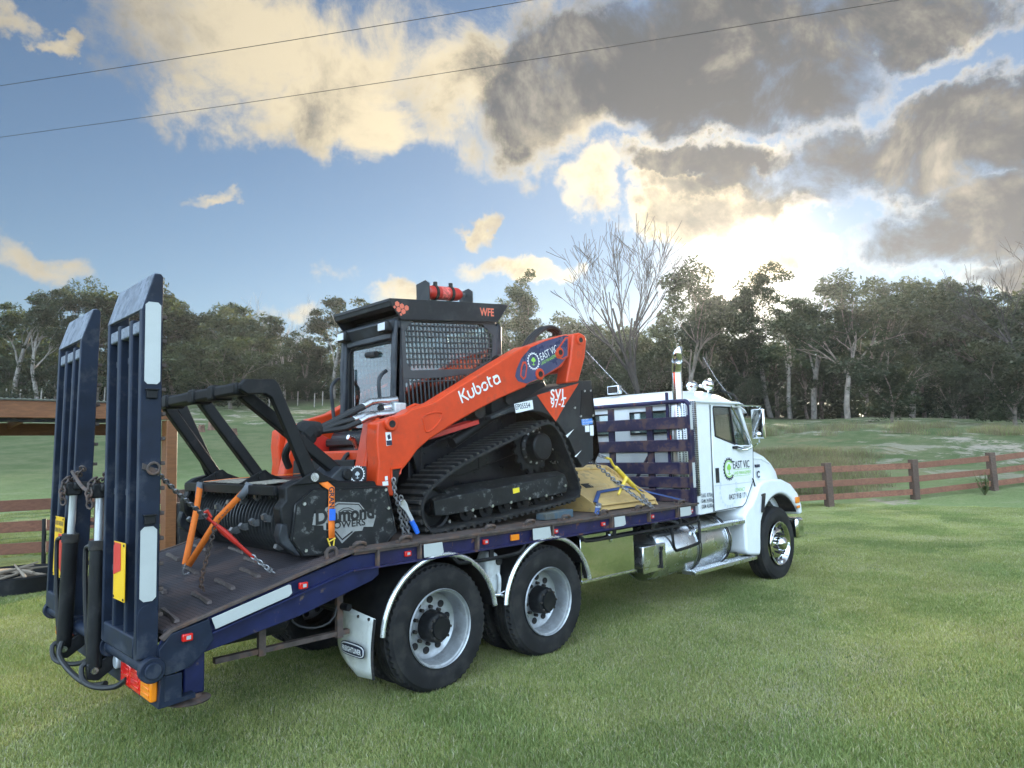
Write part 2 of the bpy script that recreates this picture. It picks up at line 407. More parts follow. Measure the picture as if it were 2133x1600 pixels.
fieldc = mixc(nt, (nB*.5 + nA*.5).ramp(.40, .60), (.080, .108, .042), (.135, .145, .070))
strawp = noise(nt, pos, .5, 5, .65).ramp(.48, .62)*((azg - 23.0)._m('ABSOLUTE').ramp(4, 9, 1, 0))*dist.ramp(24, 27)*dist.ramp(36, 42, 1, 0)
g5 = mixc(nt, far_f, g4, fieldc)
g6 = mixc(nt, strawp*.8, g5, (.20, .16, .09))
sand = noise(nt, pos, .33, 7, .72, .6).ramp(.565, .61)*dist.ramp(25, 30)*dist.ramp(62, 74, 1, 0)*azg.ramp(20, 27, 1, .0)
sand2 = noise(nt, pos, .7, 5, .7).ramp(.52, .60)*dist.ramp(46, 50)*dist.ramp(60, 66, 1, 0)
blob = None
for (bx_, by_, br_) in SANDS:
    q_ = ((px_ - bx_)*(px_ - bx_) + (py_ - by_)*(py_ - by_))*(1/(br_*br_))
    bl_ = (.55 - q_ + (noise(nt, pos, 1.3, 8, .78) - .5)*5.5).ramp(.1, .9)*q_.ramp(.9, 2.2, 1.0, 0.0)
    blob = bl_ if blob is None else blob.max(bl_)
sand = sand*.6
g7 = mixc(nt, sand.max(sand2*.85).max(blob), g6, mixc(nt, nC, (.22, .18, .14), (.42, .36, .29)))
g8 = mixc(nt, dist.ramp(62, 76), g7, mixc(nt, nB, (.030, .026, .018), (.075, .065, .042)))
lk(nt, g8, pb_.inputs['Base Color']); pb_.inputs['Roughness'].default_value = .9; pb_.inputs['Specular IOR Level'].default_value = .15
bp = nt.nodes.new('ShaderNodeBump'); bp.inputs['Strength'].default_value = .8; bp.inputs['Distance'].default_value = .05
lk(nt, nC*.6 + nD*.4 + nB*.5, bp.inputs['Height']); nt.links.new(bp.outputs[0], pb_.inputs['Normal'])
radii = [.6, 1.2, 2, 3, 4.5, 6, 8, 10, 12, 14, 16, 18, 20, 22, 24, 26, 28, 30, 32, 34, 36, 38, 40, 42, 45, 48, 52, 56, 60, 65, 70, 75, 82, 90, 100, 115, 135, 170, 220, 320, 500, 900]
NA_ = 300; v = [(GX, GY, 0.0)]; f = []
for r_ in radii:
    for k in range(NA_):
        a = 2*pi*k/NA_; x, y = GX + r_*cos(a), GY + r_*sin(a); v.append((x, y, ground_z(x, y)))
for k in range(NA_): f.append((0, 1+k, 1+(k+1) % NA_))
for i in range(len(radii)-1):
    for k in range(NA_):
        a, b = 1+i*NA_+k, 1+i*NA_+(k+1) % NA_; f.append((a, a+NA_, b+NA_, b))
obj('ground', MB().add(v, f), gm, None, smooth=180, kind='structure', fix=False, label='mown green lawn running into a sloping paddock')

# ================================================================ the truck
T = thing('flatbed_truck', (1.5, 0, 0), 'white cab tilt-deck truck with dark blue deck carrying the orange loader', 'truck')
# --- frame below the deck
mb = MB()
for y in (-.43, .43):
    mb.box(-1.30, 6.45, y-.04, y+.04, .74, 1.0); mb.box(-.80, 4.0, y-.03, y+.03, 1.0, 1.10); mb.box(-2.15, -1.30, y-.04, y+.04, .66, .82)
for x in (-1.6, -.7, .65, 2.1, 3.3, 4.6, 5.6, 6.4): mb.box(x-.05, x+.05, -.39, .39, .78, .96)
obj('chassis_frame', mb, dark, T, .008)
mb = MB()
for x in (-.6, 0.0, .65, 1.3, 1.95, 2.6, 3.25, 3.85): mb.box(x-.04, x+.04, -1.16, 1.16, 1.10, 1.195)
obj('cross_bearers', mb, dark, T)
for x in (0, 1.297, 6.10):
    obj('axle', MB().cyl((x, -1.0, .5), (x, 1.0, .5), .075 if x > 5 else .10, 14), dark, T)
for x in (0, 1.297):
    obj('differential', MB().ball((x, .05, .5), .24, 8), dark, T)
mb = MB()
for y in (-.5, .5): mb.tube(smooth_path([(-.55, y, .62), (0, y, .70), (.65, y, .80), (1.3, y, .70), (1.85, y, .62)], 4), .05, 6)
obj('suspension_beam', mb, dark, T)
# --- flat deck
obj('deck_plate', MB().box(-.83, 3.94, -1.235, 1.235, 1.195, 1.232), steel_rust, T, .004)
def side_rail(y, s):
    r = obj('side_rail', MB().box(-.83, 3.94, min(y-s*.008, y+s*.0), max(y-s*.008, y+s*.0), 1.09, 1.215), purple, T)
    # here y is the web; flanges stand out towards the outside
    obj('rail_flange', MB().box(-.84, 3.95, min(y, y+s*.05), max(y, y+s*.05), 1.216, 1.236), steel_rust, r, .003)
    obj('rail_flange', MB().box(-.84, 3.95, min(y, y+s*.05), max(y, y+s*.05), 1.078, 1.092), purple, r, .003)
    return r
nr = side_rail(-1.205, -1); fr_ = side_rail(1.205, 1)
for (x, z) in [(-0.623, 1.197), (-0.223, 1.168), (0.393, 1.164), (1.347, 1.162), (2.266, 1.169), (2.938, 1.161), (3.505, 1.167)]:
    obj('stiffener', MB().box(x-.010, x+.010, -1.253, -1.2055, 1.093, 1.2155), steel_rust, nr, .002)
RP = [(-0.194, 1.191), (-0.002, 1.192), (1.066, 1.199), (1.302, 1.203), (2.291, 1.167), (2.473, 1.176), (3.537, 1.181), (3.765, 1.197)]
for i in range(0, 8, 2):
    x0, x1 = RP[i][0], RP[i+1][0]
    pl = [(x0, 1.10), (x1-.03, 1.10), (x1+.01, 1.115), (x1-.005, 1.205), (x0, 1.205)]
    obj('reflector_plate', MB().prism(pl, -1.2535, -1.2475), refl, T, .002)
mk = None
for (x, z) in [(-0.332, 1.162), (0.499, 1.165), (1.409, 1.165), (2.138, 1.161), (3.012, 1.176), (3.817, 1.181)]:
    mb = MB().box(x-.03, x+.03, -1.232, -1.207, 1.125, 1.168)
    p = obj('marker_lamp', mb, redplastic, T, .006)
    obj('lamp_core', MB().box(x-.012, x+.014, -1.236, -1.2325, 1.138, 1.158), lens, p)
(ax, az_), = [(0.858, 1.160)]
obj('side_marker', MB().box(ax-.05, ax+.05, -1.232, -1.207, 1.12, 1.175), amber, T, .005)
# --- rope rails under the deck edge
def pipe(name, pts, r, mat, par=T, n=8, k=3): return obj(name, MB().tube(smooth_path(pts, k) if k else pts, r, n), mat, par)
pipe('rope_rail', [(.12, -1.22, 1.075), (.16, -1.23, 1.03), (.26, -1.235, 1.00), (.8, -1.235, 1.00), (.93, -1.235, 1.03), (.98, -1.22, 1.085)], .017, blk)
pipe('rope_rail', [(1.72, -1.22, 1.085), (1.80, -1.235, 1.03), (1.95, -1.235, 1.0), (3.0, -1.235, 1.0), (3.75, -1.235, 1.005), (3.9, -1.235, 1.03), (3.94, -1.235, 1.08)], .017, blk)
pipe('hand_loop', [(3.36, -1.24, 1.0), (3.37, -1.245, .80), (3.40, -1.25, .74), (3.47, -1.25, .725), (3.86, -1.25, .75), (3.92, -1.25, .79), (3.94, -1.245, .86), (3.94, -1.24, 1.02)], .017, blk)
for x in (.55, 2.3, 3.0, 3.55): obj('rail_hanger', MB().box(x-.025, x+.025, -1.243, -1.228, .99, 1.078), blk, T)
# lashing rings along the edge of the deck
def lash_ring(x, y, z, par, a=0):
    ring = [(x + .055*cos(t)*cos(a), y - .02 - .055*sin(t)*.35, z + .012 + .03*abs(sin(t))) for t in [i*2*pi/10 for i in range(10)]]
    mb = MB().tube(ring, .011, 6, closed=True); mb.box(x-.05, x+.05, y-.012, y+.05, z-.012, z+.012)
    return obj('lashing_ring', mb, steel_rust, par)
for x in (-.78, -.36, .55, 1.05, 1.55, 2.15, 2.75, 3.6): lash_ring(x, -1.215, 1.246, T)
# --- beavertail
ZT = lambda x: 1.232 + .252*(x + .83)          # top of the sloping tail deck
def slope_slab(x0, x1, y0, y1, d0, d1):
    return MB().prism([(x0, ZT(x0)+d0), (x1, ZT(x1)+d0), (x1, ZT(x1)+d1), (x0, ZT(x0)+d1)], y0, y1)
tread = M('tread_plate', (.042, .038, .044), .58, metal=.25, var=.3, scale=5, col2=(.10, .065, .055), amt=.5, s2=2.2)
_nt = tread.node_tree; _b = _nt.nodes['Principled BSDF']
_tc = _nt.nodes.new('ShaderNodeTexCoord'); _mp = _nt.nodes.new('ShaderNodeMapping'); _mp.inputs['Rotation'].default_value = (0, 0, radians(45)); _mp.inputs['Scale'].default_value = (26, 26, 26)
_nt.links.new(_tc.outputs['Object'], _mp.inputs['Vector'])
_ck = _nt.nodes.new('ShaderNodeTexBrick'); _ck.inputs['Mortar Size'].default_value = .16; _ck.inputs['Scale'].default_value = 1.0; _ck.inputs['Brick Width'].default_value = 1.0; _ck.inputs['Row Height'].default_value = .5
_ck.inputs['Mortar Smooth'].default_value = .6
_nt.links.new(_mp.outputs[0], _ck.inputs['Vector'])
_bp = _nt.nodes.new('ShaderNodeBump'); _bp.inputs['Strength'].default_value = 1.0; _bp.inputs['Distance'].default_value = .006; _bp.invert = True
_src = _b.inputs['Base Color'].links[0].from_socket
_nt.links.new(mixc(_nt, E(_nt, _ck.outputs['Fac']).ramp(.2, .8), mixc(_nt, 1.0, _src, (2.1, 2.0, 2.0), 'MULTIPLY'), mixc(_nt, 1.0, _src, (.75, .75, .75), 'MULTIPLY')), _b.inputs['Base Color'])
_nt.links.new(_ck.outputs['Fac'], _bp.inputs['Height']); _nt.links.new(_bp.outputs[0], _b.inputs['Normal'])
tail = obj('tail_deck', slope_slab(-2.16, -.832, -1.20, 1.20, -.02, 0), tread, T)
gripm = M('worn_grip', (.13, .105, .10), .5, metal=.3, var=.4, scale=20)
grip0 = [(-2.06, -.20), (-2.04, -.95), (-1.80, -.85), (-1.85, -.15), (-1.60, -.75), (-1.55, .05), (-1.40, -.72), (-1.70, .62), (-1.45, .75), (-1.22, .72), (-1.95, .75), (-1.25, -.45), (-2.08, .55), (-1.15, .1)]
for (x, y) in grip0:
    L_ = .20
    pts = [Vector((x + t*.02, y + t*L_, ZT(x + t*.02) + .012)) for t in (-1, -.8, 0, .8, 1)]
    mb = MB().loft([[p + Vector((-w, 0, -.010)), p + Vector((w, 0, -.010)), p + Vector((w*.7, 0, .012)), p + Vector((-w*.7, 0, .012))] for p, w in zip(pts, (.018, .019, .009, .019, .018))])
    obj('grip_bar', mb, gripm, tail)
for s in (-1, 1):
    y0, y1 = sorted((s*1.2, s*1.212))
    prof = [(-.60, 1.085), (-.60, 1.02), (-.66, .985), (-1.256, .828), (-2.0, .705), (-2.15, .655), (-2.20, .70), (-2.20, .80), (-2.16, ZT(-2.16)-.02), (-.83, 1.19), (-.62, 1.19)]
    b_ = obj('tail_beam', MB().prism(prof, y0, y1), blue, T, .004)
    y2, y3 = sorted((s*1.2125, s*1.252))
    obj('tail_flange', MB().prism([(-2.19, ZT(-2.16)-.03), (-2.13, ZT(-2.13)+.006), (-.83, 1.238), (-.83, 1.220), (-2.12, ZT(-2.12)-.016), (-2.17, ZT(-2.17)-.05)], y2, y3), steel_rust, b_, .003)
    obj('tail_flange', MB().prism([(-1.97, ZT(-1.97)-.125), (-.84, 1.098), (-.84, 1.085), (-1.97, ZT(-1.97)-.138)], y2, y3), blue, b_, .002)
    if s < 0:
        obj('hinge_cheek', MB().prism([(-2.16, .64), (-2.02, .66), (-1.93, .73), (-1.87, .80), (-1.90, ZT(-1.90)-.03), (-2.13, ZT(-2.13)-.02), (-2.20, .80), (-2.19, .69)], -1.256, -1.2125), slate, b_, .004)
        rr = [(-1.886, .935), (-1.86, .862), (-1.36, .985), (-1.335, 1.005), (-1.345, 1.06), (-1.36, 1.066)]
        obj('reflector_plate', MB().prism(rr, -1.259, -1.253), refl, T, .002)
        for x in (-2.04, -1.26):
            p = obj('marker_lamp', MB().box(x-.032, x+.032, -1.285, -1.2565, ZT(x)-.10, ZT(x)-.055), redplastic, T, .006)
            obj('lamp_core', MB().box(x-.010, x+.016, -1.289, -1.2855, ZT(x)-.088, ZT(x)-.066), lens, p)
    # stabiliser leg
    obj('stabiliser_leg', MB().box(-2.03, -1.90, min(s*1.05, s*1.19), max(s*1.05, s*1.19), .47, .80), blue, T, .01)
    obj('leg_gusset', MB().prism([(-2.16, .60), (-2.035, .62), (-2.035, .50), (-2.10, .46), (-2.15, .50)], min(s*1.04, s*1.06), max(s*1.04, s*1.06)), blk, T)
    f_ = obj('foot_plate', MB().lathe([(.001, .0), (.13, .004), (.135, .014), (.08, .03), (.07, .05), (.001, .05)], (-1.98, s*1.13, .42), (0, 0, 1), 28), steel_rust, T)
    obj('foot_loop', MB().tube([(-2.0 + .085*cos(t), s*1.16, .45 + .05*abs(sin(t))) for t in [i*pi/8 for i in range(9)]], .011, 6), steel_rust, T)
# tail light bar
obj('light_bar', MB().prism([(-2.20, .455), (-1.98, .47), (-1.98, .50), (-2.165, .49), (-2.165, .64), (-2.185, .64)], -1.26, 1.26), slate, T, .004)
for s in (-1, 1):
    for k, (a, b, m_) in enumerate(((.62, .82, redplastic), (.825, 1.02, redplastic), (1.025, 1.22, amber))):
        l_ = obj('tail_lamp', MB().box(-2.235, -2.19, min(s*a, s*b), max(s*a, s*b), .49, .635), m_, T, .012)
        for q in range(3): obj('lens_rib', MB().box(-2.240, -2.2355, min(s*a, s*b)+.025, max(s*a, s*b)-.025, .515+q*.037, .535+q*.037), m_, l_, .003)
    obj('reverse_lamp', MB().cyl((-2.24, s*.50, .60), (-2.18, s*.50, .60), .05, 16), lens, T, .01)
    obj('lamp_end_box', MB().box(-2.19, -2.06, min(s*1.225, s*1.255), max(s*1.225, s*1.255), .48, .64), slate, T, .006)
obj('tail_crossbeam', MB().cyl((-2.245, -1.25, .70), (-2.245, 1.25, .70), .045, 16), slate, T)
for y in (-1.27, -.42, .42, 1.27):
    mb = MB().cyl((-2.245, y-.03, .70), (-2.245, y+.03, .70), .075, 20); mb.cyl((-2.245, y-.045, .70), (-2.245, y+.045, .70), .05, 16)
    obj('hinge_boss', mb, slate, T, .006)
# --- loading ramps standing upright
def ramp(y0, y1, lean, outer):
    w = y1 - y0
    def S(mb):   # lean in the y direction with height
        mb.v = [(p[0], p[1] + lean*(p[2]-.74)/2.4, p[2]) for p in mb.v]; return mb
    prof = [(-2.315, .755), (-2.19, .745), (-2.19, 3.115), (-2.205, 3.135), (-2.245, 3.13), (-2.315, 2.895)]
    n = 4; ts = .055; root = None
    e = obj('loading_ramp', S(MB().prism(prof, y0, y0 + .055) if outer < 0 else MB().prism(prof, y1-.055, y1)), slate, T, .006)
    inner = obj('side_channel', S(MB().prism(prof, y1-.05, y1) if outer < 0 else MB().prism(prof, y0, y0+.05)), slate, e, .006)
    for k in (1, 2):
        yy = y0 + w*k/3
        obj('ramp_rib', S(MB().box(-2.312, -2.20, yy-.028, yy+.028, .78, 2.86)), slate, e, .012)
    for k in range(3):
        a = y0 + w*k/3 + .03; b = y0 + w*(k+1)/3 - .03
        obj('tread_slat', S(MB().box(-2.306, -2.195, a, b, 2.755, 2.835)), barewear, e, .01)
    obj('top_shoe', S(MB().prism([(-2.319, 2.893), (-2.248, 3.135), (-2.215, 3.14), (-2.29, 2.893)], y0+.004, y1-.004)), barewear, e, .006)
    obj('foot_beam', S(MB().box(-2.318, -2.19, y0+.056, y1-.056, .752, .885)), slate, e, .012)
    for z in [1.0 + .155*i for i in range(13)]:
        obj('cleat', S(MB().box(-2.189, -2.158, y0+.02, y1-.02, z-.012, z+.012)), steel_rust, e, .004)
    for z in (1.25, 1.75, 2.6):
        for k in range(3):
            a = y0 + w*k/3 + .028; obj('gusset', S(MB().box(-2.305, -2.25, a, a+.035, z-.02, z+.02)), slate, e, .004)
    for k in range(3):
        a = y0 + w*k/3 + .03; b = y0 + w*(k+1)/3 - .03
        obj('web_plate', S(MB().box(-2.203, -2.196, a, b, .89, 2.75)), slate, e)
    return e, S
rA, SA = ramp(-1.21, -.46, .0, -1)
rB, SB = ramp(.46, 1.21, -.24, 1)
# reflective plates and brackets on the outer cheek of the near ramp
def chamf(x0, x1, z0, z1, c): return [(x0+c, z0), (x1-c, z0), (x1, z0+c), (x1, z1-c), (x1-c, z1), (x0+c, z1), (x0, z1-c), (x0, z0+c)]
obj('reflector_plate', MB().prism(chamf(-2.296, -2.204, 2.425, 2.945, .018), -1.216, -1.211), refl, rA)
obj('reflector_plate', MB().prism(chamf(-2.302, -2.208, 1.095, 1.545, .022), -1.216, -1.211), refl, rA)
for z in (2.36, 1.585):
    mb = MB().box(-2.285, -2.222, -1.232, -1.2105, z-.025, z+.025); mb.box(-2.292, -2.215, -1.245, -1.2105, z+.025, z+.034)
    obj('latch_bracket', mb, blk, rA, .003)
obj('cheek_doubler', MB().prism([(-2.312, .765), (-2.195, .757), (-2.195, 1.02)] + arc(-2.253, 1.02, .058, 0, 180, 7), -1.219, -1.2105), slate, rA, .003)
obj('chain_hook', MB().prism([(-2.30, 1.935), (-2.20, 1.885), (-2.20, 1.86), (-2.30, 1.90)], -1.228, -1.2105), steel_rust, rA)
for s_, e_, y0 in ((-1, rA, -1.0), (1, rB, .78)):
    pl = [(-.13+y0, 1.12), (.07+y0, 1.06), (.07+y0, 1.42), (-.13+y0, 1.46)]
# warning boards: yellow with a red diagonal block
def board(y0, y1, z0, z1, S, e, flip):
    b_ = obj('warning_board', S(MB().box(-2.342, -2.336, y0, y1, z0, z1)), yellowp, e, .001)
    m = (z0+z1)/2; w = y1-y0; h = z1-z0
    if not flip: poly = [(y0 + w*.35, z1-.006), (y1-.006, z1-.006), (y1-.006, z0+h*.42), (y0+w*.32, z0+h*.52)]
    else: poly = [(y0+w*.04, z0+h*.72), (y0+w*.50, z0+h*.72), (y0+w*.52, z0+h*.24), (y0+w*.04, z0+h*.10)]
    obj('red_block', S(MB().prism(poly, -2.3450, -2.3430, 'x')), dec_red, b_)
    for (q, r_) in ((y0+.015, z0+.015), (y1-.015, z0+.015), (y0+.015, z1-.015), (y1-.015, z1-.015)):
        obj('bolt', S(MB().cyl((-2.347, q, r_), (-2.3425, q, r_), .008, 8)), dark, b_)
    return b_
board(-1.05, -.82, 1.08, 1.44, SA, rA, False)
bB = board(.60, .88, 1.05, 1.52, SB, rB, True)
for s_, z in (('DO NOT OVERTAKE', 1.455), ('TURNING VEHICLE', 1.40)):
    obj('warning_lettering', SB(text_mb(s_, .047, (-2.3465, .875, z), (0, -1, 0), (0, 0, 1), sx_=.62, bold=.001)), dec_dark, bB)
# --- ramp cylinders, hoses, chains round their heads
for (y, xx, ln) in ((-.40, -2.335, .02), (.40, -2.345, -.10)):
    c_ = obj('hydraulic_cylinder', MB().cyl((xx, y, .56), (xx+.01, y+ln*.7, 1.40), .052, 18), blk, T, .006)
    obj('rod', MB().cyl((xx+.01, y+ln*.7, 1.401), (xx+.015, y+ln, 1.72), .026, 14), rod_steel, c_)
    mb = MB().box(xx-.045, xx+.06, y+ln-.05, y+ln+.05, 1.70, 1.80); mb.box(xx+.0, xx+.10, y+ln-.09, y+ln+.09, 1.74, 1.80)
    obj('rod_clevis', mb, blk, c_, .012)
    obj('clevis_pin', MB().cyl((xx-.055, y+ln-.0, 1.755), (xx-.0455, y+ln, 1.755), .018, 12), zinc, c_)
    obj('gland_collar', MB().cyl((xx+.008, y+ln*.65, 1.345), (xx+.01, y+ln*.7, 1.41), .058, 18), dark, c_, .004)
    mb = MB().prism([(xx-.05, .50), (xx+.02, .48), (xx+.20, .60), (xx+.20, .72), (xx+.05, .62), (xx-.05, .60)], y-.035, y+.035)
    obj('cylinder_bracket', mb, blk, T, .008)
    obj('bracket_pin', MB().cyl((xx-.01, y-.06, .555), (xx-.01, y+.06, .555), .022, 12), zinc, T)
    hp = [(xx-.02, y+.06, 1.37), (xx-.03, y+.13, 1.36), (xx-.035, y+.15, 1.30), (xx-.03, y+.14, 1.0), (xx-.02, y+.10, .7), (xx, y+.10, .50)]
    pipe('hydraulic_hose', hp, .016, hose, T)
    pipe('hydraulic_hose', [(xx-.03, y+.02, .60), (xx-.07, y+.02, .58), (xx-.07, y-.03, .50), (xx-.02, y-.14, .47), (xx+.06, y-.26, .48), (xx+.10, y-.36, .54)], .018, hose, T)
pipe('hydraulic_hose', [(-2.38, .30, .62), (-2.41, .22, .54), (-2.38, .0, .46), (-2.34, -.3, .43), (-2.29, -.5, .47)], .019, hose, T)
def chain_mb(pts, link=.05, r=.006, w=.017):
    """oval links alternately turned along a path"""
    P = smooth_path(pts, 6); out = MB(); acc = 0; pos = []
    for a, b in zip(P[:-1], P[1:]):
        L_ = (b-a).length; t = 0
        while acc + (L_-t) >= link*.72:
            t += link*.72 - acc; acc = 0; pos.append((a.lerp(b, t/L_), (b-a).normalized()))
        acc += L_-t
    for i, (p, t) in enumerate(pos):
        U = t.orthogonal().normalized(); V = t.cross(U)
        N_ = U if i % 2 else V
        ring = [p + t*(link/2*cos(q)) + N_*(w*sin(q)) for q in [k*2*pi/8 for k in range(8)]]
        out.tube(ring, r, 5, closed=True)
    return out
for (y, xx) in ((-.38, -2.33), (.30, -2.345)):
    c_ = obj('safety_chain', chain_mb([(xx-.06, y-.06, 1.62), (xx-.07, y-.05, 1.74), (xx-.03, y, 1.83), (xx+.02, y+.06, 1.80), (xx+.05, y-.10, 1.90)], .055, .008, .022), steel_rust, T)
pipe('ramp_link_chain', [(-2.36, .22, 1.88), (-2.34, .05, 1.78), (-2.34, -.2, 1.74), (-2.33, -.34, 1.78)], .013, steel_rust, T)

# ---------------------------------------------------------------- wheels
def tyre_prof(w, R):
    h = w/2
    return [(.300, -h*.80), (.345, -h*.97), (.40, -h*1.0), (.455, -h*.96), (.470, -h*.955), (.474, -h*.925), (R-.028, -h*.86), (R-.010, -h*.80), (R-.004, -h*.55), (R, -h*.5), (R, -h*.24), (R-.014, -h*.22), (R-.014, -h*.16), (R, -h*.14),
            (R, h*.14), (R-.014, h*.16), (R-.014, h*.22), (R, h*.24), (R, h*.5), (R-.004, h*.55), (R-.010, h*.80), (R-.028, h*.86), (.474, h*.925), (.470, h*.955), (.455, h*.96), (.40, h*1.0), (.345, h*.97), (.300, h*.80)]
def notch(i, k, r):
    if i in (7, 8, 19, 20): return r - (.016 if k % 2 else 0)
    if i in (6, 21): return r - (.008 if k % 2 else 0)
    return r
TY = {}
def tyre(x, y, par, R=.515, w=.275, drive=True):
    key = (R, w, drive)
    if key not in TY:
        TY[key] = mesh_of('tyre', MB().lathe(tyre_prof(w, R), (0, 0, 0), (0, 1, 0), 112, mod=notch if drive else None), rubber, 30)
    o = bpy.data.objects.new('tyre', TY[key]); put(o, par, (x, y, R-.012)); return o
tyre_line = M('tyre_sidewall_lettering', (.040, .040, .042), .6)
RIMM = {}
def shared(name, mk, mat, par, org, sm=35):
    if name not in RIMM: RIMM[name] = mesh_of(name.split('#')[0], mk(), mat, sm)
    o = bpy.data.objects.new(name.split('#')[0], RIMM[name]); put(o, par, org); return o
def rear_wheel(x, s):
    wz = .503; yo = s*1.21
    w_ = bpy.data.objects.new('wheel', None); put(w_, T, (x, yo, wz))
    tyre(x, s*(1.21-.1375), w_); tyre(x, s*(1.21-.1375-.335), w_)
    k = -s   # direction inboard
    def rim():
        pr = [(.305, .002), (.312, -.008), (.318, .004), (.312, .016), (.292, .022), (.282, .05), (.274, .10), (.268, .165), (.245, .182), (.20, .186), (.135, .180), (.12, .150), (.001, .150)]
        return MB().lathe([(r, k*t) for r, t in pr], (0, 0, 0), (0, 1, 0), 64)
    shared('rim#r%d' % s, rim, galv, w_, (x, yo, wz))
    for i in range(10):
        a = i*2*pi/10 + .2
        shared('hand_hole#r%d' % s, lambda: MB().cyl((0, 0, 0), (0, k*.012, 0), .030, 16), dark, w_, (x + .205*cos(a), yo + k*.176, wz + .205*sin(a)))
        shared('wheel_nut#r%d' % s, lambda: MB().cyl((0, 0, 0), (0, -k*.035, 0), .016, 6), dark, w_, (x + .150*cos(a), yo + k*.180, wz + .150*sin(a)))
    hub = shared('hub#r%d' % s, lambda: MB().lathe([(.13, k*.15), (.125, k*.06), (.118, k*.03), (.112, k*.02), (.09, k*.012), (.085, -k*.012), (.001, -k*.014)], (0, 0, 0), (0, 1, 0), 32), blk, w_, (x, yo, wz))
    for i in range(8):
        a = i*2*pi/8; shared('hub_bolt#r%d' % s, lambda: MB().cyl((0, 0, 0), (0, -k*.03, 0), .012, 6), dark, hub, (x + .100*cos(a), yo + k*.028, wz + .100*sin(a)))
    return w_
for x in (0, 1.297):
    for s in (-1, 1): rear_wheel(x, s)
def steer_wheel(s):
    x, yo, wz = 6.10, s*1.20, .503; k = -s
    w_ = bpy.data.objects.new('wheel', None); put(w_, T, (x, yo, wz))
    tyre(x, s*(1.20-.14), w_, w=.28, drive=False)
    def rim():
        pr = [(.300, .004), (.306, -.010), (.300, -.016), (.285, -.010), (.272, .012), (.262, .04), (.248, .052), (.235, .040), (.20, .022), (.165, .012), (.12, .010), (.001, .010)]
        return MB().lathe([(r, k*t) for r, t in pr], (0, 0, 0), (0, 1, 0), 64)
    shared('rim#s%d' % s, rim, chrome, w_, (x, yo, wz))
    for i in range(10):
        a = i*2*pi/10
        shared('hand_hole#s%d' % s, lambda: MB().lathe([(.032, -.004), (.027, .004), (.001, .005)], (0, 0, 0), (0, -k*1.0, 0), 18), dark, w_, (x + .218*cos(a), yo + k*.026, wz + .218*sin(a)))
        shared('wheel_nut#s%d' % s, lambda: MB().cyl((0, 0, 0), (0, -k*.05, 0), .017, 6, .014), dark, w_, (x + .138*cos(a+.3), yo + k*.012, wz + .138*sin(a+.3)))
    shared('hub#s%d' % s, lambda: MB().lathe([(.105, k*.01), (.10, -k*.04), (.085, -k*.075), (.05, -k*.095), (.001, -k*.10)], (0, 0, 0), (0, 1, 0), 32), chrome, w_, (x, yo, wz))
for s in (-1, 1): steer_wheel(s)
# --- mudguards
guard_chrome = M('scuffed_chrome', (.80, .82, .84), .22, metal=.85, var=.15, scale=9, col2=(.45, .45, .45), amt=.4, s2=7)
for s in (-1, 1):
    for cx, a0, a1 in ((0.0, 176, 8), (1.297, 174, 12)):
        out_ = arc(cx, .51, .592, a0, a1, 26); inn = arc(cx, .51, .580, a1, a0, 26)
        g_ = obj('mudguard', MB().prism(out_ + inn, min(s*1.235, s*.62), max(s*1.235, s*.62)), blk, T)
        rim_ = [(x, s*1.238, z) for x, z in arc(cx, .51, .588, a0, a1, 30)]
        trim_m = guard_chrome
        mb = MB().tube([(x, y - s*.004, z) for x, y, z in rim_], .021, 10)
        obj('guard_trim', mb, trim_m, g_)
    # mud flap
    y0, y1 = s*1.245, s*.74
    rows = []
    for i in range(9):
        t = i/8; z = .70 - .44*t
        x = -.655 - .05*math.sin(t*2.0) + .03*t
        inner = y1 - s*(-.0) + (y0-y1)*(max(0, t-.55)/.45)**2*.55
        rows.append([(x, y0 + (inner-y0)*q/6, z + .045*(q/6)*(1-t) - (q/6)*.02*t) for q in range(7)])
    mb = MB(); n = 7
    mb.add([p for r in rows for p in r], [(i*n+j, i*n+j+1, (i+1)*n+j+1, (i+1)*n+j) for i in range(8) for j in range(6)])
    fl = obj('mud_flap', mb, whiteflap, T, solid=.008)
    obj('flap_edge', MB().tube([(r[0][0]-.006, r[0][1], r[0][2]) for r in rows], .011, 6), dark, fl)
    if s < 0:
        def bar_shape(w, h, yc, zc, xo):
            pts = []
            for a in range(24):
                t = a*2*pi/24; cx_ = abs(cos(t))**.45*(1 if cos(t) >= 0 else -1); cz_ = abs(sin(t))**.6*(1 if sin(t) >= 0 else -1)
                pts.append((yc + w/2*cx_, zc + h/2*cz_ + .012*cx_*0))
            return MB().prism(pts, xo, xo+.003, 'x')
        obj('emblem_plate', bar_shape(.34, .105, -1.03, .455, -.727), dec_dark, fl)
        obj('emblem_rim', bar_shape(.32, .088, -1.03, .455, -.7305), dec_white, fl)
        obj('emblem_field', bar_shape(.305, .074, -1.03, .455, -.7340), dec_dark, fl)
        obj('emblem_lettering', text_mb('FREIGHTLINER', .052, (-.7385, -1.03, .437), (0, -1, 0), (0, 0, 1), sx_=.80, bold=.0015, align='CENTER'), dec_white, fl)
        for y in (-1.17, -1.02): obj('flap_bolt', MB().cyl((-.672, y, .69), (-.660, y, .69), .012, 8), dark, fl)
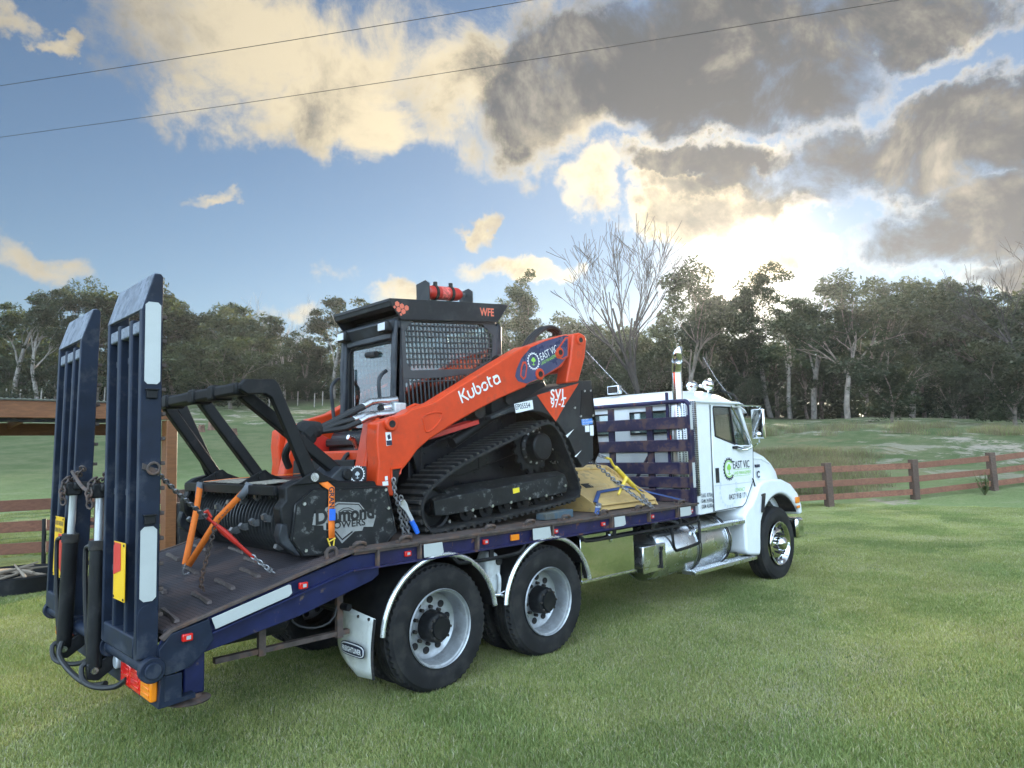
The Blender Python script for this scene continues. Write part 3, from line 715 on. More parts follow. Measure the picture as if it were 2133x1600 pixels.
# bits between and behind the wheels
obj('air_tank', MB().lathe([(.001, -.28), (.09, -.27), (.13, -.23), (.13, .23), (.09, .27), (.001, .28)], (-1.35, -.62, .72), (1, 0, 0), 24), dark, T)
mb = MB().box(-1.75, -.72, -.98, -.93, .565, .60); mb.box(-.83, -.78, -.99, -.95, .55, .95); mb.box(-1.45, -1.40, -.99, -.95, .55, .85)
obj('guard_stay', mb, steel_rust, T)
pipe('air_line', [(-.8, -.96, .95), (-.85, -.98, .72), (-1.0, -.97, .66), (-1.15, -.9, .72), (-1.12, -.85, .9)], .01, hose, T)
for x, z in ((-.74, .78), (.78, .86)):
    obj('spigot_tube', MB().cyl((x-.03, -1.06, z), (x-.12, -.6, z+.02), .028, 14), blk, T)
jug = obj('water_container', MB().prism([(.60, .66), (.74, .66), (.76, .92), (.72, 1.02), (.62, 1.04), (.57, .95)], -1.14, -.98), plastic_w, T, .03, seg=3)
obj('container_cap', MB().cyl((.72, -1.155, .945), (.72, -1.1405, .945), .035, 14), dark, jug)
obj('drain_pipe', MB().tube(smooth_path([(.70, -1.15, .84), (.70, -1.17, .80), (.70, -1.165, .70), (.69, -1.16, .66)], 3), .016, 8), plastic_w, jug)
tap = obj('tap', MB().tube(smooth_path([(.66, -1.15, .655), (.71, -1.19, .65), (.74, -1.20, .62), (.745, -1.20, .585)], 3), .014, 8), zinc, T)
obj('tap_lever', MB().tube([(.69, -1.18, .665), (.74, -1.20, .685)], .006, 6), zinc, tap)
# --- polished tool locker, with its drop latch
tb = obj('tool_locker', MB().prism([(1.80, .60), (2.69, .60), (2.69, 1.06), (1.80, 1.06)], -1.19, -.60), mirror, T, .006)
obj('locker_edge', MB().box(1.79, 2.70, -1.205, -1.1905, .588, .606), alu, tb)
mb = MB().prism([(2.27, .955), (2.33, .955), (2.335, 1.03), (2.265, 1.03)], -1.203, -1.1905); mb.box(2.285, 2.315, -1.215, -1.2035, .94, .99)
obj('locker_latch', mb, chrome, tb, .003)
# --- battery box
bx_ = obj('battery_box', MB().box(2.78, 3.20, -1.24, -.70, .54, .83), alu, T, .012)
obj('box_lid', MB().box(2.77, 3.21, -1.25, -.69, .60, .84), alu, bx_, .012)
mb = MB().cyl((3.10, -1.262, .59), (3.10, -1.262, .78), .012, 8); mb.box(3.085, 3.115, -1.275, -1.251, .77, .81); mb.box(3.085, 3.115, -1.27, -1.241, .57, .60)
obj('lid_clamp', mb, dark, bx_)
# --- fuel tank
ft = obj('fuel_tank', MB().lathe([(.001, 0), (.22, .004), (.29, .022), (.315, .06), (.315, 1.60), (.29, 1.64), (.22, 1.658), (.001, 1.662)], (3.10, -.93, .70), (1, 0, 0), 56), alu, T)
for x in (3.92, 4.62):
    mb = MB().lathe([(.318, -.035), (.328, -.035), (.328, .035), (.318, .035)], (x, -.93, .70), (1, 0, 0), 56, closed=True)
    obj('tank_strap', mb, alu, ft)
    for q in (-.022, .022): obj('strap_band', MB().lathe([(.329, -.006), (.334, -.006), (.334, .006), (.329, .006)], (x+q, -.93, .70), (1, 0, 0), 48, closed=True), dark, ft)
for i in range(9): obj('rivet', MB().cyl((4.02+i*.068, -1.19, .90+.0), (4.02+i*.068, -1.176, .885), .012, 8), dec_white, ft)
obj('filler_cap', MB().cyl((3.45, -.93, 1.015), (3.45, -.93, 1.05), .05, 18), alu, ft, .006)
# --- steps
def step(x0, x1, z, y0, y1):
    s_ = obj('cab_step', MB().box(x0, x1, y0, y1, z-.045, z), alu, T, .006)
    n = int((x1-x0)/.05)
    for r_ in range(3):
        mb = MB()
        for i in range(n): mb.cyl((x0+.03+i*.05, y0+.04+r_*.05, z), (x0+.03+i*.05, y0+.04+r_*.05, z+.006), .014, 8, .010)
        obj('grip_row', mb, alu, s_)
    return s_
step(3.80, 5.33, .43, -1.25, -1.06); step(3.86, 5.28, .925, -1.24, -1.02)
mb = MB()
for x in (4.0, 4.75, 5.1): mb.box(x-.02, x+.02, -1.10, -1.06, .42, .90)
obj('step_hanger', mb, alu, T)
for x in (4.75, 5.15): obj('step_strut', MB().cyl((x, -1.22, .88), (x-.02, -1.06, .76), .012, 8), alu, T)

# ---------------------------------------------------------------- headboard
HB = thing_part = bpy.data.objects.new('headboard', None); put(HB, T, (3.9, 0, 1.24))
for k, (z0, z1) in enumerate(((2.135, 2.285), (1.855, 2.005), (1.575, 1.725), (1.41, 1.545), (1.24, 1.395))):
    obj('slat', MB().box(3.86, 3.885, -1.20, 1.20, z0, z1), purple_worn, HB, .008)
for y in (-.62, .0, .62): obj('upright', MB().box(3.8855, 3.925, y-.045, y+.045, 1.24, 2.44), purple_worn, HB, .006)
for s in (-1, 1): obj('end_post', MB().box(3.84, 3.92, min(s*1.2, s*1.25), max(s*1.2, s*1.25), 1.236, 2.30), purple_worn, HB, .006)
fr2 = [(3.89, -1.225, 2.30), (3.89, -1.225, 2.40), (3.89, -1.19, 2.455), (3.89, -1.10, 2.475)] + [(3.89, y, 2.475) for y in (-.5, .5)] + [(3.89, 1.10, 2.475), (3.89, 1.19, 2.455), (3.89, 1.225, 2.40), (3.89, 1.225, 2.30)]
obj('top_rail', MB().tube(smooth_path(fr2, 3), .028, 10), purple, HB)
obj('brace', MB().cyl((3.95, -.15, 1.25), (3.95, -.55, 1.80), .022, 6), purple, HB)
for z in (2.12, 1.42): obj('reflector_strip', MB().box(3.845, 3.90, -1.256, -1.2505, z, z+.30), refl, HB, .002)
# ---------------------------------------------------------------- exhaust stack
ES = obj('exhaust_stack', MB().tube([(4.02, -.98, 1.3), (4.02, -.98, 2.84), (4.015, -.985, 2.90), (3.98, -1.02, 2.98)], .065, 20), chrome, T)
tipm = MB(); n = 20; rg = []
for (c0, d, sl) in (((3.98, -1.02, 2.98), 0, 0), ((3.95, -1.05, 3.05), 1, 1)):
    ring = []
    for k in range(n):
        a = 2*pi*k/n; px_, py_ = .066*cos(a), .066*sin(a)
        ring.append((c0[0]+px_, c0[1]+py_, c0[2] + (0.0 if not sl else .04 - 2.2*py_*.5 - px_*.3)))
    rg.append(ring)
tipm.loft(rg, cap=False); obj('stack_tip', tipm, chrome, ES, solid=.004)
obj('stack_bore', MB().cyl((3.985, -1.015, 2.97), (3.983, -1.017, 2.975), .06, 18), dark, ES)
perf = M('perforated_guard', (.50, .51, .53), .3, metal=.9, var=.1)
_nt = perf.node_tree; _b = _nt.nodes['Principled BSDF']; _v = _nt.nodes.new('ShaderNodeTexVoronoi'); _v.inputs['Scale'].default_value = 38; _v.inputs['Randomness'].default_value = 0.0
_tc = _nt.nodes.new('ShaderNodeTexCoord'); _nt.links.new(_tc.outputs['Object'], _v.inputs['Vector'])
_src = _b.inputs['Base Color'].links[0].from_socket
_nt.links.new(mixc(_nt, E(_nt, _v.outputs[0]).ramp(.36, .42), (.02, .02, .02), _src), _b.inputs['Base Color'])
obj('heat_shield', MB().lathe([(.115, 0), (.12, .01), (.12, 1.11), (.115, 1.12)], (4.03, -.98, 1.36), (0, 0, 1), 28), perf, ES)
obj('heat_shield', MB().prism([(4.10, 1.30), (4.14, 1.30), (4.14, 2.48), (4.10, 2.48)], -1.165, -1.06), perf, ES)
obj('shield_strip', MB().box(3.905, 3.935, -.90, -.87, 1.5, 2.6), purple, ES)
obj('red_panel', MB().box(3.93, 3.935, -.97, -.88, 1.9, 2.06), red, ES)

# ---------------------------------------------------------------- cab
YC = 1.13
CB = obj('cab_shell', MB().prism([(4.14, 1.07), (4.20, 1.05), (5.38, 1.05), (5.58, 1.30), (5.60, 1.90), (5.50, 1.90), (5.50, 1.12), (4.26, 1.12), (4.22, 1.12), (4.22, 2.50), (4.14, 2.50)], -1.08, 1.08), white, T, .02)
def both(name, poly, mat, par, t=.04, b=.01, y=YC):
    out = []
    for s in (-1, 1): out.append(obj(name, MB().prism(poly, min(s*y, s*(y-t)), max(s*y, s*(y-t))), mat, par, b))
    return out
both('rear_quarter', [(4.13, 1.06), (4.475, 1.065), (4.515, 2.50), (4.13, 2.50)], white, CB, .06)
both('header_rail', [(4.5155, 2.44), (5.30, 2.43), (5.33, 2.50), (4.5155, 2.50)], white, CB, .06)
D0 = [(4.50, 1.075), (5.22, 1.085), (5.30, 1.13), (5.55, 1.42), (5.60, 1.905), (5.26, 1.905), (5.08, 1.925), (4.60, 2.035), (4.523, 2.05)]
drs = both('door', D0, white, T, .05, .012, YC+.012)
both('door_edge', [(4.5235, 2.05), (4.60, 2.035), (4.582, 2.40), (4.60, 2.425), (5.02, 2.42), (5.30, 2.42), (5.30, 2.436), (4.54, 2.440)], white, CB, .03, .004, YC+.004)
both('windscreen_pillar', [(5.26, 2.436), (5.335, 2.436), (5.61, 1.906), (5.55, 1.906)], white, CB, .08, .01)
both('window_divider', [(5.03, 2.419), (5.055, 2.419), (5.135, 1.915), (5.11, 1.920)], blk, CB, .03, .003, YC+.006)
for s, d_ in ((-1, drs[0]), (1, drs[1])):
    y = s*(YC-.02)
    obj('window_glass', MB().prism([(4.60, 2.036), (5.11, 1.921), (5.03, 2.419), (4.60, 2.424), (4.583, 2.40)], y-.002, y+.002), glass_cab, d_)
    obj('quarter_glass', MB().prism([(5.136, 1.914), (5.549, 1.906), (5.262, 2.419), (5.056, 2.419)], y-.002, y+.002), glass_cab, d_)
    seal = [(4.605, s*(YC+.012), 2.03), (4.588, s*(YC+.008), 2.40), (4.61, s*(YC+.008), 2.422), (5.02, s*(YC+.008), 2.418)]
    obj('window_seal', MB().tube(seal, .010, 6), blk, d_)
    obj('window_seal', MB().tube([(4.60, s*(YC+.014), 2.035), (5.10, s*(YC+.014), 1.922)], .010, 6), blk, d_)
    mb = MB().box(4.555, 4.64, min(s*(YC+.0125), s*(YC+.02)), max(s*(YC+.0125), s*(YC+.02)), 1.435, 1.625)
    hd = obj('door_handle', mb, dark, d_, .006)
    obj('door_crease', MB().box(4.50, 5.56, min(s*(YC+.0125), s*(YC+.0145)), max(s*(YC+.0125), s*(YC+.0145)), 1.396, 1.402), dec_grey, d_)
    obj('panel_gap', MB().tube([(x_, s*(YC+.0135), z_) for x_, z_ in [(4.50, 1.08), (5.22, 1.09), (5.30, 1.135), (5.545, 1.42), (5.592, 1.90)]], .0045, 5), dark, d_)
    obj('door_gap', MB().tube([(4.493, s*(YC+.003), 1.08), (4.512, s*(YC+.003), 2.05), (4.53, s*(YC+.006), 2.44)], .005, 5), dark, CB)
obj('windscreen', MB().add([(5.335, -1.06, 2.43), (5.335, 1.06, 2.43), (5.60, 1.06, 1.91), (5.60, -1.06, 1.91)], [(0, 1, 2, 3)]), glass_cab, CB)
obj('floor_pan', MB().box(4.22, 5.5, -1.07, 1.07, 1.06, 1.12), dark, CB)
# roof with a rounded crown
rg = []
for (x, h, wz_) in ((4.10, 2.50, 0), (4.12, 2.585, .0), (4.20, 2.63, .0), (4.45, 2.66, .0), (4.9, 2.66, 0), (5.2, 2.625, 0), (5.33, 2.56, 0), (5.385, 2.49, 0)):
    ring = [(x, -1.155, 2.46)]
    for q in range(9):
        t = q/8; yy = -1.155 + 2.31*t; k_ = 1 - abs(2*t-1)**5
        ring.append((x, yy*.985, 2.475 + (h-2.475)*(.62*(1 - abs(2*t-1)**12) + .38*k_)))
    ring.append((x, 1.155, 2.46)); rg.append(ring)
obj('cab_roof', MB().loft(rg), white, CB, smooth=50)
for s in (-1, 1): obj('gutter', MB().tube([(4.12, s*1.16, 2.478), (5.25, s*1.16, 2.475), (5.37, s*1.15, 2.45)], .012, 6), white, CB)
mb = MB().prism([(5.36, 2.47), (5.55, 2.40), (5.60, 2.35), (5.58, 2.36), (5.37, 2.45)], -1.08, 1.08); obj('sun_visor', mb, white, CB, .004)
# rear wall windows, back panel detail
for (y0, y1) in ((-.95, -.15), (.15, .95)):
    p = obj('rear_window', MB().box(4.128, 4.1385, y0, y1, 2.10, 2.38), glass_ldr, CB, .004)
    fr3 = [(4.126, y0, 2.10), (4.126, y1, 2.10), (4.126, y1, 2.38), (4.126, y0, 2.38)]
    obj('window_surround', MB().tube(fr3, .013, 6, closed=True), blk, p)
for z in (1.55, 1.85): obj('back_rib', MB().box(4.125, 4.1395, -1.05, 1.05, z, z+.04), white, CB, .004)
# inside: seats, wheel, dash
for y in (-.52, .52):
    mb = MB().box(4.45, 4.95, y-.25, y+.25, 1.35, 1.50); obj('cab_seat', mb, seat_m, CB, .04, seg=3)
    obj('seat_back', MB().prism([(4.40, 1.48), (4.52, 1.48), (4.42, 2.15), (4.32, 2.15)], y-.24, y+.24), seat_m, CB, .04, seg=3)
obj('dash', MB().prism([(5.25, 1.5), (5.58, 1.4), (5.58, 1.88), (5.35, 1.90), (5.22, 1.75)], -1.05, 1.05), charcoal, CB, .02)
sw = [(5.10 + .19*cos(t)*.35, -.52 + .20*sin(t), 1.93 + .19*cos(t)*.9) for t in [i*2*pi/24 for i in range(24)]]
mb = MB().tube(sw, .015, 8, closed=True)
for t in (0, 2.1, 4.2): mb.cyl((5.13, -.52, 1.92), (5.10 + .18*cos(t)*.35, -.52 + .19*sin(t), 1.93 + .18*cos(t)*.9), .012, 6)
mb.cyl((5.10, -.52, 1.93), (5.35, -.52, 1.75), .03, 8); obj('steering_wheel', mb, blk, CB)
# --- hood and front
rg = []
def hood_ring(x, hw, zt, zb, cr):
    ring = []
    for q in range(15):
        t = -1 + 2*q/14; yy = hw*(abs(t)**.8)*(1 if t > 0 else -1)
        ring.append((x, yy, zt - cr*abs(t)**4.5 - (.02*abs(t))))
    return [(x, -hw*1.01, zb)] + ring + [(x, hw*1.01, zb)]
for a in ((5.56, 1.06, 1.955, 1.22, .10), (5.75, 1.05, 1.94, 1.2, .11), (6.1, 1.03, 1.88, 1.15, .13), (6.35, 1.01, 1.79, 1.0, .15), (6.56, .98, 1.67, .9, .16), (6.70, .94, 1.53, .85, .14), (6.78, .90, 1.36, .80, .10)): rg.append(hood_ring(*a))
HD = obj('hood', MB().loft(rg), white, T, smooth=50)
obj('hood_crease', MB().tube([(5.60, -1.068, 1.72), (6.0, -1.045, 1.70), (6.3, -1.022, 1.62)], .008, 6), white, HD)
obj('grille', MB().box(6.815, 6.84, -.55, .55, .85, 1.32), chrome, HD, .01)
obj('vent_badge', MB().box(5.78, 5.90, -1.072, -1.04, 1.585, 1.625), dec_dark, HD)
obj('side_badge', text_mb('C', .13, (5.80, -1.069, 1.44), bold=.006), dec_dark, HD)
obj('bug_shield', MB().prism([(6.28, 1.80), (6.36, 1.80), (6.30, 1.93), (6.22, 1.95)], -.55, .55), purple, HD, .01)
# fenders: arch over the steer wheel running down to the cab step
for s in (-1, 1):
    y0, y1 = sorted((s*1.245, s*.80))
    out_ = [(5.30, 1.12), (5.43, 1.25), (5.52, 1.36), (5.66, 1.41), (5.9, 1.42), (6.2, 1.40), (6.48, 1.32), (6.68, 1.18), (6.79, 1.0), (6.80, .86), (6.70, .86)]
    inn = [(6.685, .93)] + arc(6.10, .52, .68, 40, 150, 12) + [(5.48, .70), (5.46, .50), (5.43, .42), (5.28, .44), (5.10, .47), (5.06, .52), (5.06, .98), (5.16, 1.06)]
    f_ = obj('fender', MB().prism(out_ + inn, y0, y1), white, T, .035, seg=3)
    obj('arch_liner', MB().prism(arc(6.10, .52, .675, 35, 150, 14) + arc(6.10, .52, .66, 150, 35, 14), min(s*1.22, s*.6), max(s*1.22, s*.6)), dark, f_)
    yy = s*1.247
    obj('turn_lamp', MB().box(6.56, 6.69, min(yy, yy+s*.02), max(yy, yy+s*.02), 1.03, 1.12), amber, f_, .012)
    obj('turn_lamp', MB().box(6.60, 6.70, min(yy, yy+s*.015), max(yy, yy+s*.015), .955, .995), amber, f_, .008)
    mb = MB().tube(smooth_path([(5.50, s*1.16, 1.45), (5.515, s*1.20, 1.28), (5.56, s*1.25, 1.21)], 3), .012, 6); mb.prism([(5.56, 1.235), (5.62, 1.24), (5.55, .99), (5.50, .985)], min(s*1.25, s*1.28), max(s*1.25, s*1.28))
    obj('hood_latch', mb, dark, f_, .006)
mb = MB().prism([(6.70, .50), (6.92, .50), (6.94, .56), (6.92, .80), (6.70, .80)], -1.20, 1.20); obj('bumper', mb, chrome, T, .04, seg=3)
obj('radiator_core', MB().box(6.4, 6.7, -.5, .5, .75, 1.3), dark, T)
obj('engine_block', MB().box(5.55, 6.5, -.42, .42, .70, 1.45), dark, T)
# --- mirrors
for s in (-1, 1):
    mr = obj('mirror', MB().box(5.50, 5.55, min(s*1.18, s*1.37), max(s*1.18, s*1.37), 1.99, 2.40), chrome, T, .02, seg=3)
    obj('mirror_face', MB().box(5.494, 5.4995, min(s*1.195, s*1.355), max(s*1.195, s*1.355), 2.09, 2.385), mirror, mr)
    obj('wide_angle', MB().ball((5.495, s*1.275, 2.045), .042, 8), mirror, mr)
    obj('mirror_arm', MB().tube([(5.15, s*1.14, 2.455), (5.52, s*1.33, 2.43), (5.525, s*1.30, 2.39)], .012, 6), chrome, mr)
    obj('mirror_arm', MB().tube([(5.05, s*1.14, 2.44), (5.55, s*1.16, 1.88), (5.30, s*1.15, 1.88)], .010, 6), chrome, mr)
    obj('mirror_arm', MB().tube([(5.10, s*1.15, 1.87), (5.20, s*1.19, 1.84), (5.30, s*1.20, 1.84), (5.52, s*1.28, 1.93), (5.525, s*1.28, 2.0)], .012, 6), chrome, mr)
    mb = MB().prism([(5.02, 1.895), (5.12, 1.90), (5.32, 1.855), (5.30, 1.84), (5.02, 1.865)], min(s*1.143, s*1.165), max(s*1.143, s*1.165)); obj('arm_foot', mb, dark, mr)
# --- roof lights, aerial, beacon box
for y in (-.85, -.60):
    lb = obj('roof_lamp', MB().lathe([(.001, -.07), (.05, -.06), (.075, -.02), (.078, .03), (.072, .04), (.001, .045)], (4.98, y, 2.745), (1, 0, 0), 20), chrome, T)
    obj('lamp_stalk', MB().cyl((4.98, y, 2.64), (4.98, y, 2.70), .015, 8), chrome, lb)
obj('air_horn', MB().tube([(4.95, -.75, 2.74), (5.3, -.72, 2.70)], [.02, .035], 10), chrome, T)
mb = MB().box(5.20, 5.26, -.95, -.90, 2.44, 2.50); mb.tube([(5.05, -1.0, 2.66), (5.30, -1.06, 2.60), (5.37, -1.08, 2.50)], .016, 6); obj('visor_bracket', mb, dark, T)
bc = obj('work_lamp', MB().box(4.12, 4.20, .02, .22, 2.66, 2.78), chrome, T, .01); obj('lamp_face', MB().box(4.113, 4.1195, .04, .20, 2.675, 2.765), dark, bc)
pipe('aerial', [(4.22, -.05, 2.65), (4.20, .30, 3.0), (4.18, .62, 3.33)], .0032, zinc, T, 5, 1)
pipe('aerial', [(5.30, -1.02, 2.55), (5.20, -.85, 2.85), (5.12, -.72, 3.15)], .002, zinc, T, 5, 1)
# --- door lettering and emblem
def gear(cx, cz, R, y, a0=0, a1=360, teeth=18, w=.16):
    mb = MB(); n = teeth*4; pts_o = []; pts_i = []
    full = abs(a1-a0) >= 359
    for i in range(n+1):
        a = radians(a0 + (a1-a0)*i/n); r = R*(1.0 if (i % 4) in (0, 1) else .86)
        pts_o.append((cx + r*cos(a), y, cz + r*sin(a))); pts_i.append((cx + R*(1-w-.08)*cos(a), y, cz + R*(1-w-.08)*sin(a)))
    v = pts_o + pts_i; m = n+1
    return mb.add(v, [(i, i+1, m+i+1, m+i) for i in range(n)])
def tree_mark(cx, cz, s, y):
    mb = MB()
    for (ox, oz, r) in ((0, .30, .34), (-.26, .14, .26), (.24, .16, .25), (.02, .10, .28)):
        mb.add([(cx + s*(ox + r*cos(a)), y + .0003*r, cz + s*(oz + r*sin(a))) for a in [k*2*pi/12 for k in range(12)]], [tuple(range(12))])
    mb.add([(cx-s*.07, y, cz-s*.55), (cx+s*.10, y, cz-s*.55), (cx+s*.05, y, cz+.1*s), (cx-s*.05, y, cz+.1*s)], [(0, 1, 2, 3)])
    mb.add([(cx-s*.5, y, cz-s*.52), (cx, y, cz-s*.72), (cx+s*.5, y, cz-s*.50), (cx, y, cz-s*.56)], [(0, 1, 2, 3)])
    return mb
yd_ = -(YC+.0165); D = drs[0]
obj('gear_emblem', gear(4.90, 1.60, .155, yd_, 40, 320, 16), dec_dark, D)
obj('ring_emblem', MB().add([(4.90 + r*cos(a), yd_-.0005, 1.60 + r*sin(a)) for r in (.112, .098) for a in [radians(45+270*i/24) for i in range(25)]], [(i, i+1, 26+i, 25+i) for i in range(24)]), dec_green, D)
obj('tree_emblem', tree_mark(4.90, 1.60, .105, yd_-.001), dec_green, D)
obj('company_lettering', text_mb('EAST VIC', .145, (5.00, yd_, 1.60), sx_=.78, bold=.001), dec_dark, D)
obj('company_lettering', text_mb('LAND MANAGEMENT', .062, (5.01, yd_, 1.52), sx_=.80), dec_green, D)
obj('logo_rule', MB().box(5.01, 5.46, yd_, yd_+.001, 1.585, 1.589).box(5.01, 5.46, yd_, yd_+.001, 1.498, 1.502), dec_green, D)
obj('contact_lettering', text_mb('CONTACT', .062, (5.02, yd_, 1.295), sx_=.9), dec_green, D)
obj('phone_lettering', text_mb('0427 918 171', .100, (4.86, yd_, 1.20), sx_=.86, bold=.0005), dec_dark, D)
yq = -(YC+.0155)
obj('weight_lettering', text_mb('TARE:  8,750kg\nGVM: 24,000kg\nGCM: 45,000kg', .068, (4.18, -(YC+.0160), 1.275), sx_=.66, bold=.0008, space=1.0), dec_dark, CB)
# pale watermark gear across the door corner
wm = gear(4.86, 1.33, .24, yd_+.0010, 150, 395, 14, .08)
obj('ghost_emblem', wm, M('print_pale', (.62, .66, .70), .4, var=.03), D)

# ================================================================ the compact track loader (nose towards the tail, tipped a little nose-down)
TI = radians(3.9)                                   # pitch of the machine
UX = Vector((cos(TI), 0, sin(TI))); UZ = Vector((-sin(TI), 0, cos(TI)))
K = thing('track_loader', (1.0, 0, 1.24), 'orange and black tracked loader with caged cab chained on the truck deck', 'loader')
# --- body between the tracks
low = [(0.206, 1.913), (1.155, 2.183), (1.908, 2.343), (2.366, 2.247), (2.521, 1.871), (2.321, 1.397), (1.439, 1.307), (0.549, 1.327), (0.198, 1.490)]
obj('lower_body', MB().prism(low, -.50, .50), blk_gloss, K, .01)
obj('body_side', MB().prism([(0.207, 1.944), (1.156, 2.241), (1.563, 2.350), (1.545, 1.898), (0.840, 1.718), (0.291, 1.670)], -.56, -.505), blk_gloss, K, .006)
obj('body_side', MB().prism([(0.207, 1.944), (1.156, 2.241), (1.563, 2.350), (1.545, 1.898), (0.840, 1.718), (0.291, 1.670)], .505, .56), blk_gloss, K, .006)
for t in (.30, 1.02):
    obj('body_seam', MB().prism([(t, 1.75), (t+.02, 1.75), (t+.02, 2.12+.1*t), (t, 2.12+.1*t)], -.566, -.561), dark, K)
engine = [(0.919, 2.266), (1.529, 2.494), (2.103, 2.659), (2.423, 2.686), (2.474, 1.923), (2.417, 1.792)] + [(2.489, 1.868), (2.317, 1.768), (2.220, 1.723), (1.603, 1.799), (0.896, 2.126)]
obj('engine_cover', MB().prism(engine, -.50, .50), charcoal, K, .02)
obj('engine_hood', MB().prism([(1.445, 2.449), (1.570, 2.495), (2.103, 2.659), (2.423, 2.686), (2.440, 2.374), (1.523, 2.357)], -.86, .86), charcoal, K, .02)
obj('rear_door', MB().prism([(2.333, 2.387), (2.441, 2.389), (2.476, 1.923), (2.417, 1.792)] + [(2.489, 1.868), (2.377, 1.797), (2.309, 1.946)], -.86, .86), charcoal, K, .02)
fend = [(0.837, 2.265), (1.146, 2.368), (1.487, 2.491), (1.809, 2.597), (2.080, 2.660), (2.350, 2.677), (2.394, 2.092), (2.407, 1.908), (2.356, 1.794)] + [(2.415, 1.869), (2.246, 1.770), (2.150, 1.726), (2.063, 1.830), (1.947, 2.023), (1.830, 2.160), (1.714, 2.259), (1.531, 2.315), (1.320, 2.329), (1.085, 2.304), (0.845, 2.233)]
for s in (-1, 1):
    y0, y1 = sorted((s*.965, s*.862)); obj('rear_quarter_panel', MB().prism(fend, y0, y1), charcoal, K, .008)
YF = -.9675
def flat(name, poly, y, mat, par, t=.002): return obj(name, MB().prism(poly, y-t, y), mat, par)
flat('orange_panel', [(1.470, 2.487), (2.128, 2.636), (2.007, 2.511), (1.900, 2.404), (1.739, 2.219), (1.597, 2.355)], YF, orange, K)
flat('slash_mark', [(1.887, 2.074), (2.020, 2.139), (1.908, 2.051)], YF, dec_white, K); flat('slash_mark', [(2.015, 1.851), (2.133, 1.914), (2.037, 1.843)], YF, dec_white, K)
flat('service_panel', [(2.170, 2.562), (2.323, 2.575), (2.354, 2.284), (2.130, 2.274)], YF, blk, K, .006)
flat('plate_decal', [(1.144, 2.391), (1.401, 2.436), (1.413, 2.344), (1.165, 2.299)], YF, dec_white, K)
flat('notice_decal', [(2.147, 2.244), (2.328, 2.256), (2.337, 2.196), (2.155, 2.184)], YF, dec_blue, K)
flat('notice_decal', [(2.206, 2.176), (2.276, 2.179), (2.277, 2.111), (2.206, 2.108)], YF, dec_white, K); flat('notice_decal', [(2.286, 2.181), (2.348, 2.184), (2.346, 2.069), (2.289, 2.070)], YF, dec_white, K)
obj('notice_lettering', text_mb('DEF ONLY\nDEF UNIQUEMENT\nSOLO DEF', .028, [(2.163, 2.229)][0][:1] + (-.9705,) + [(2.163, 2.229)][0][1:], UX, UZ, sx_=.8), dec_white, K)
def lettering(name, s, size, px, y, mat, par=K, ang=0.0, **kw):
    x, z = px; a = ang; return obj(name, text_mb(s, size, (x, y, z), (cos(a), 0, sin(a)), (-sin(a), 0, cos(a)), **kw), mat, par)
pA, = [(1.666, 2.445)]; pB, = [(1.668, 2.363)]; pC, = [(1.158, 2.333)]
lettering('model_lettering', 'SVL', .150, pA, -.9705, dec_white, ang=.07, shear=.12, bold=.003, sx_=.98, space=1.12)
lettering('model_lettering', '97-2', .122, pB, -.9705, dec_white, ang=.07, shear=.1, bold=.002, sx_=.98)
lettering('plate_lettering', 'EP05554', .074, pC, -.9705, dec_dark, ang=.13, bold=.001, sx_=.82)
for p in [(2.216, 2.556), (2.318, 2.564), (2.137, 2.281), (2.342, 2.291), (2.044, 2.370)]:
    obj('panel_bolt', MB().cyl((p[0], -.978, p[1]), (p[0], -.9685, p[1]), .014, 8), zinc, K)
# radiator grille at the back and a rear door
rx = [(3.509, 2.136)]
# --- tracks
path = [(0.140, 1.256), (0.368, 1.269), (0.608, 1.281), (0.817, 1.298), (1.037, 1.315), (1.267, 1.339), (1.508, 1.358), (1.762, 1.384), (1.974, 1.410), (2.077, 1.462), (2.074, 1.568), (2.017, 1.701), (1.944, 1.846), (1.864, 2.001), (1.782, 2.119), (1.666, 2.198), (1.531, 2.186), (1.381, 2.132), (1.205, 2.072), (1.034, 2.014), (0.855, 1.956), (0.669, 1.895), (0.516, 1.838), (0.356, 1.768), (0.213, 1.690), (0.100, 1.619), (0.031, 1.536), (0.009, 1.461), (0.021, 1.374), (0.062, 1.304)]
tp = smooth_path([(x, 0, z) for x, z in path], 3, closed=True)
cx_ = sum(p.x for p in tp)/len(tp); cz_ = sum(p.z for p in tp)/len(tp)
N = len(tp); nrm = []
for i in range(N):
    t = (tp[(i+1) % N] - tp[i-1]).normalized(); n = Vector((-t.z, 0, t.x))
    if n.dot(tp[i] - Vector((cx_, 0, cz_))) < 0: n = -n
    nrm.append(n)
lug_me = mesh_of('tread_lug', MB().prism([(-.024, 0), (.024, 0), (.014, .026), (-.014, .026)], -.21, .21), trackrub)
pin_me = mesh_of('drive_pin', MB().cyl((0, -.05, 0), (0, .05, 0), .016, 8), zinc)
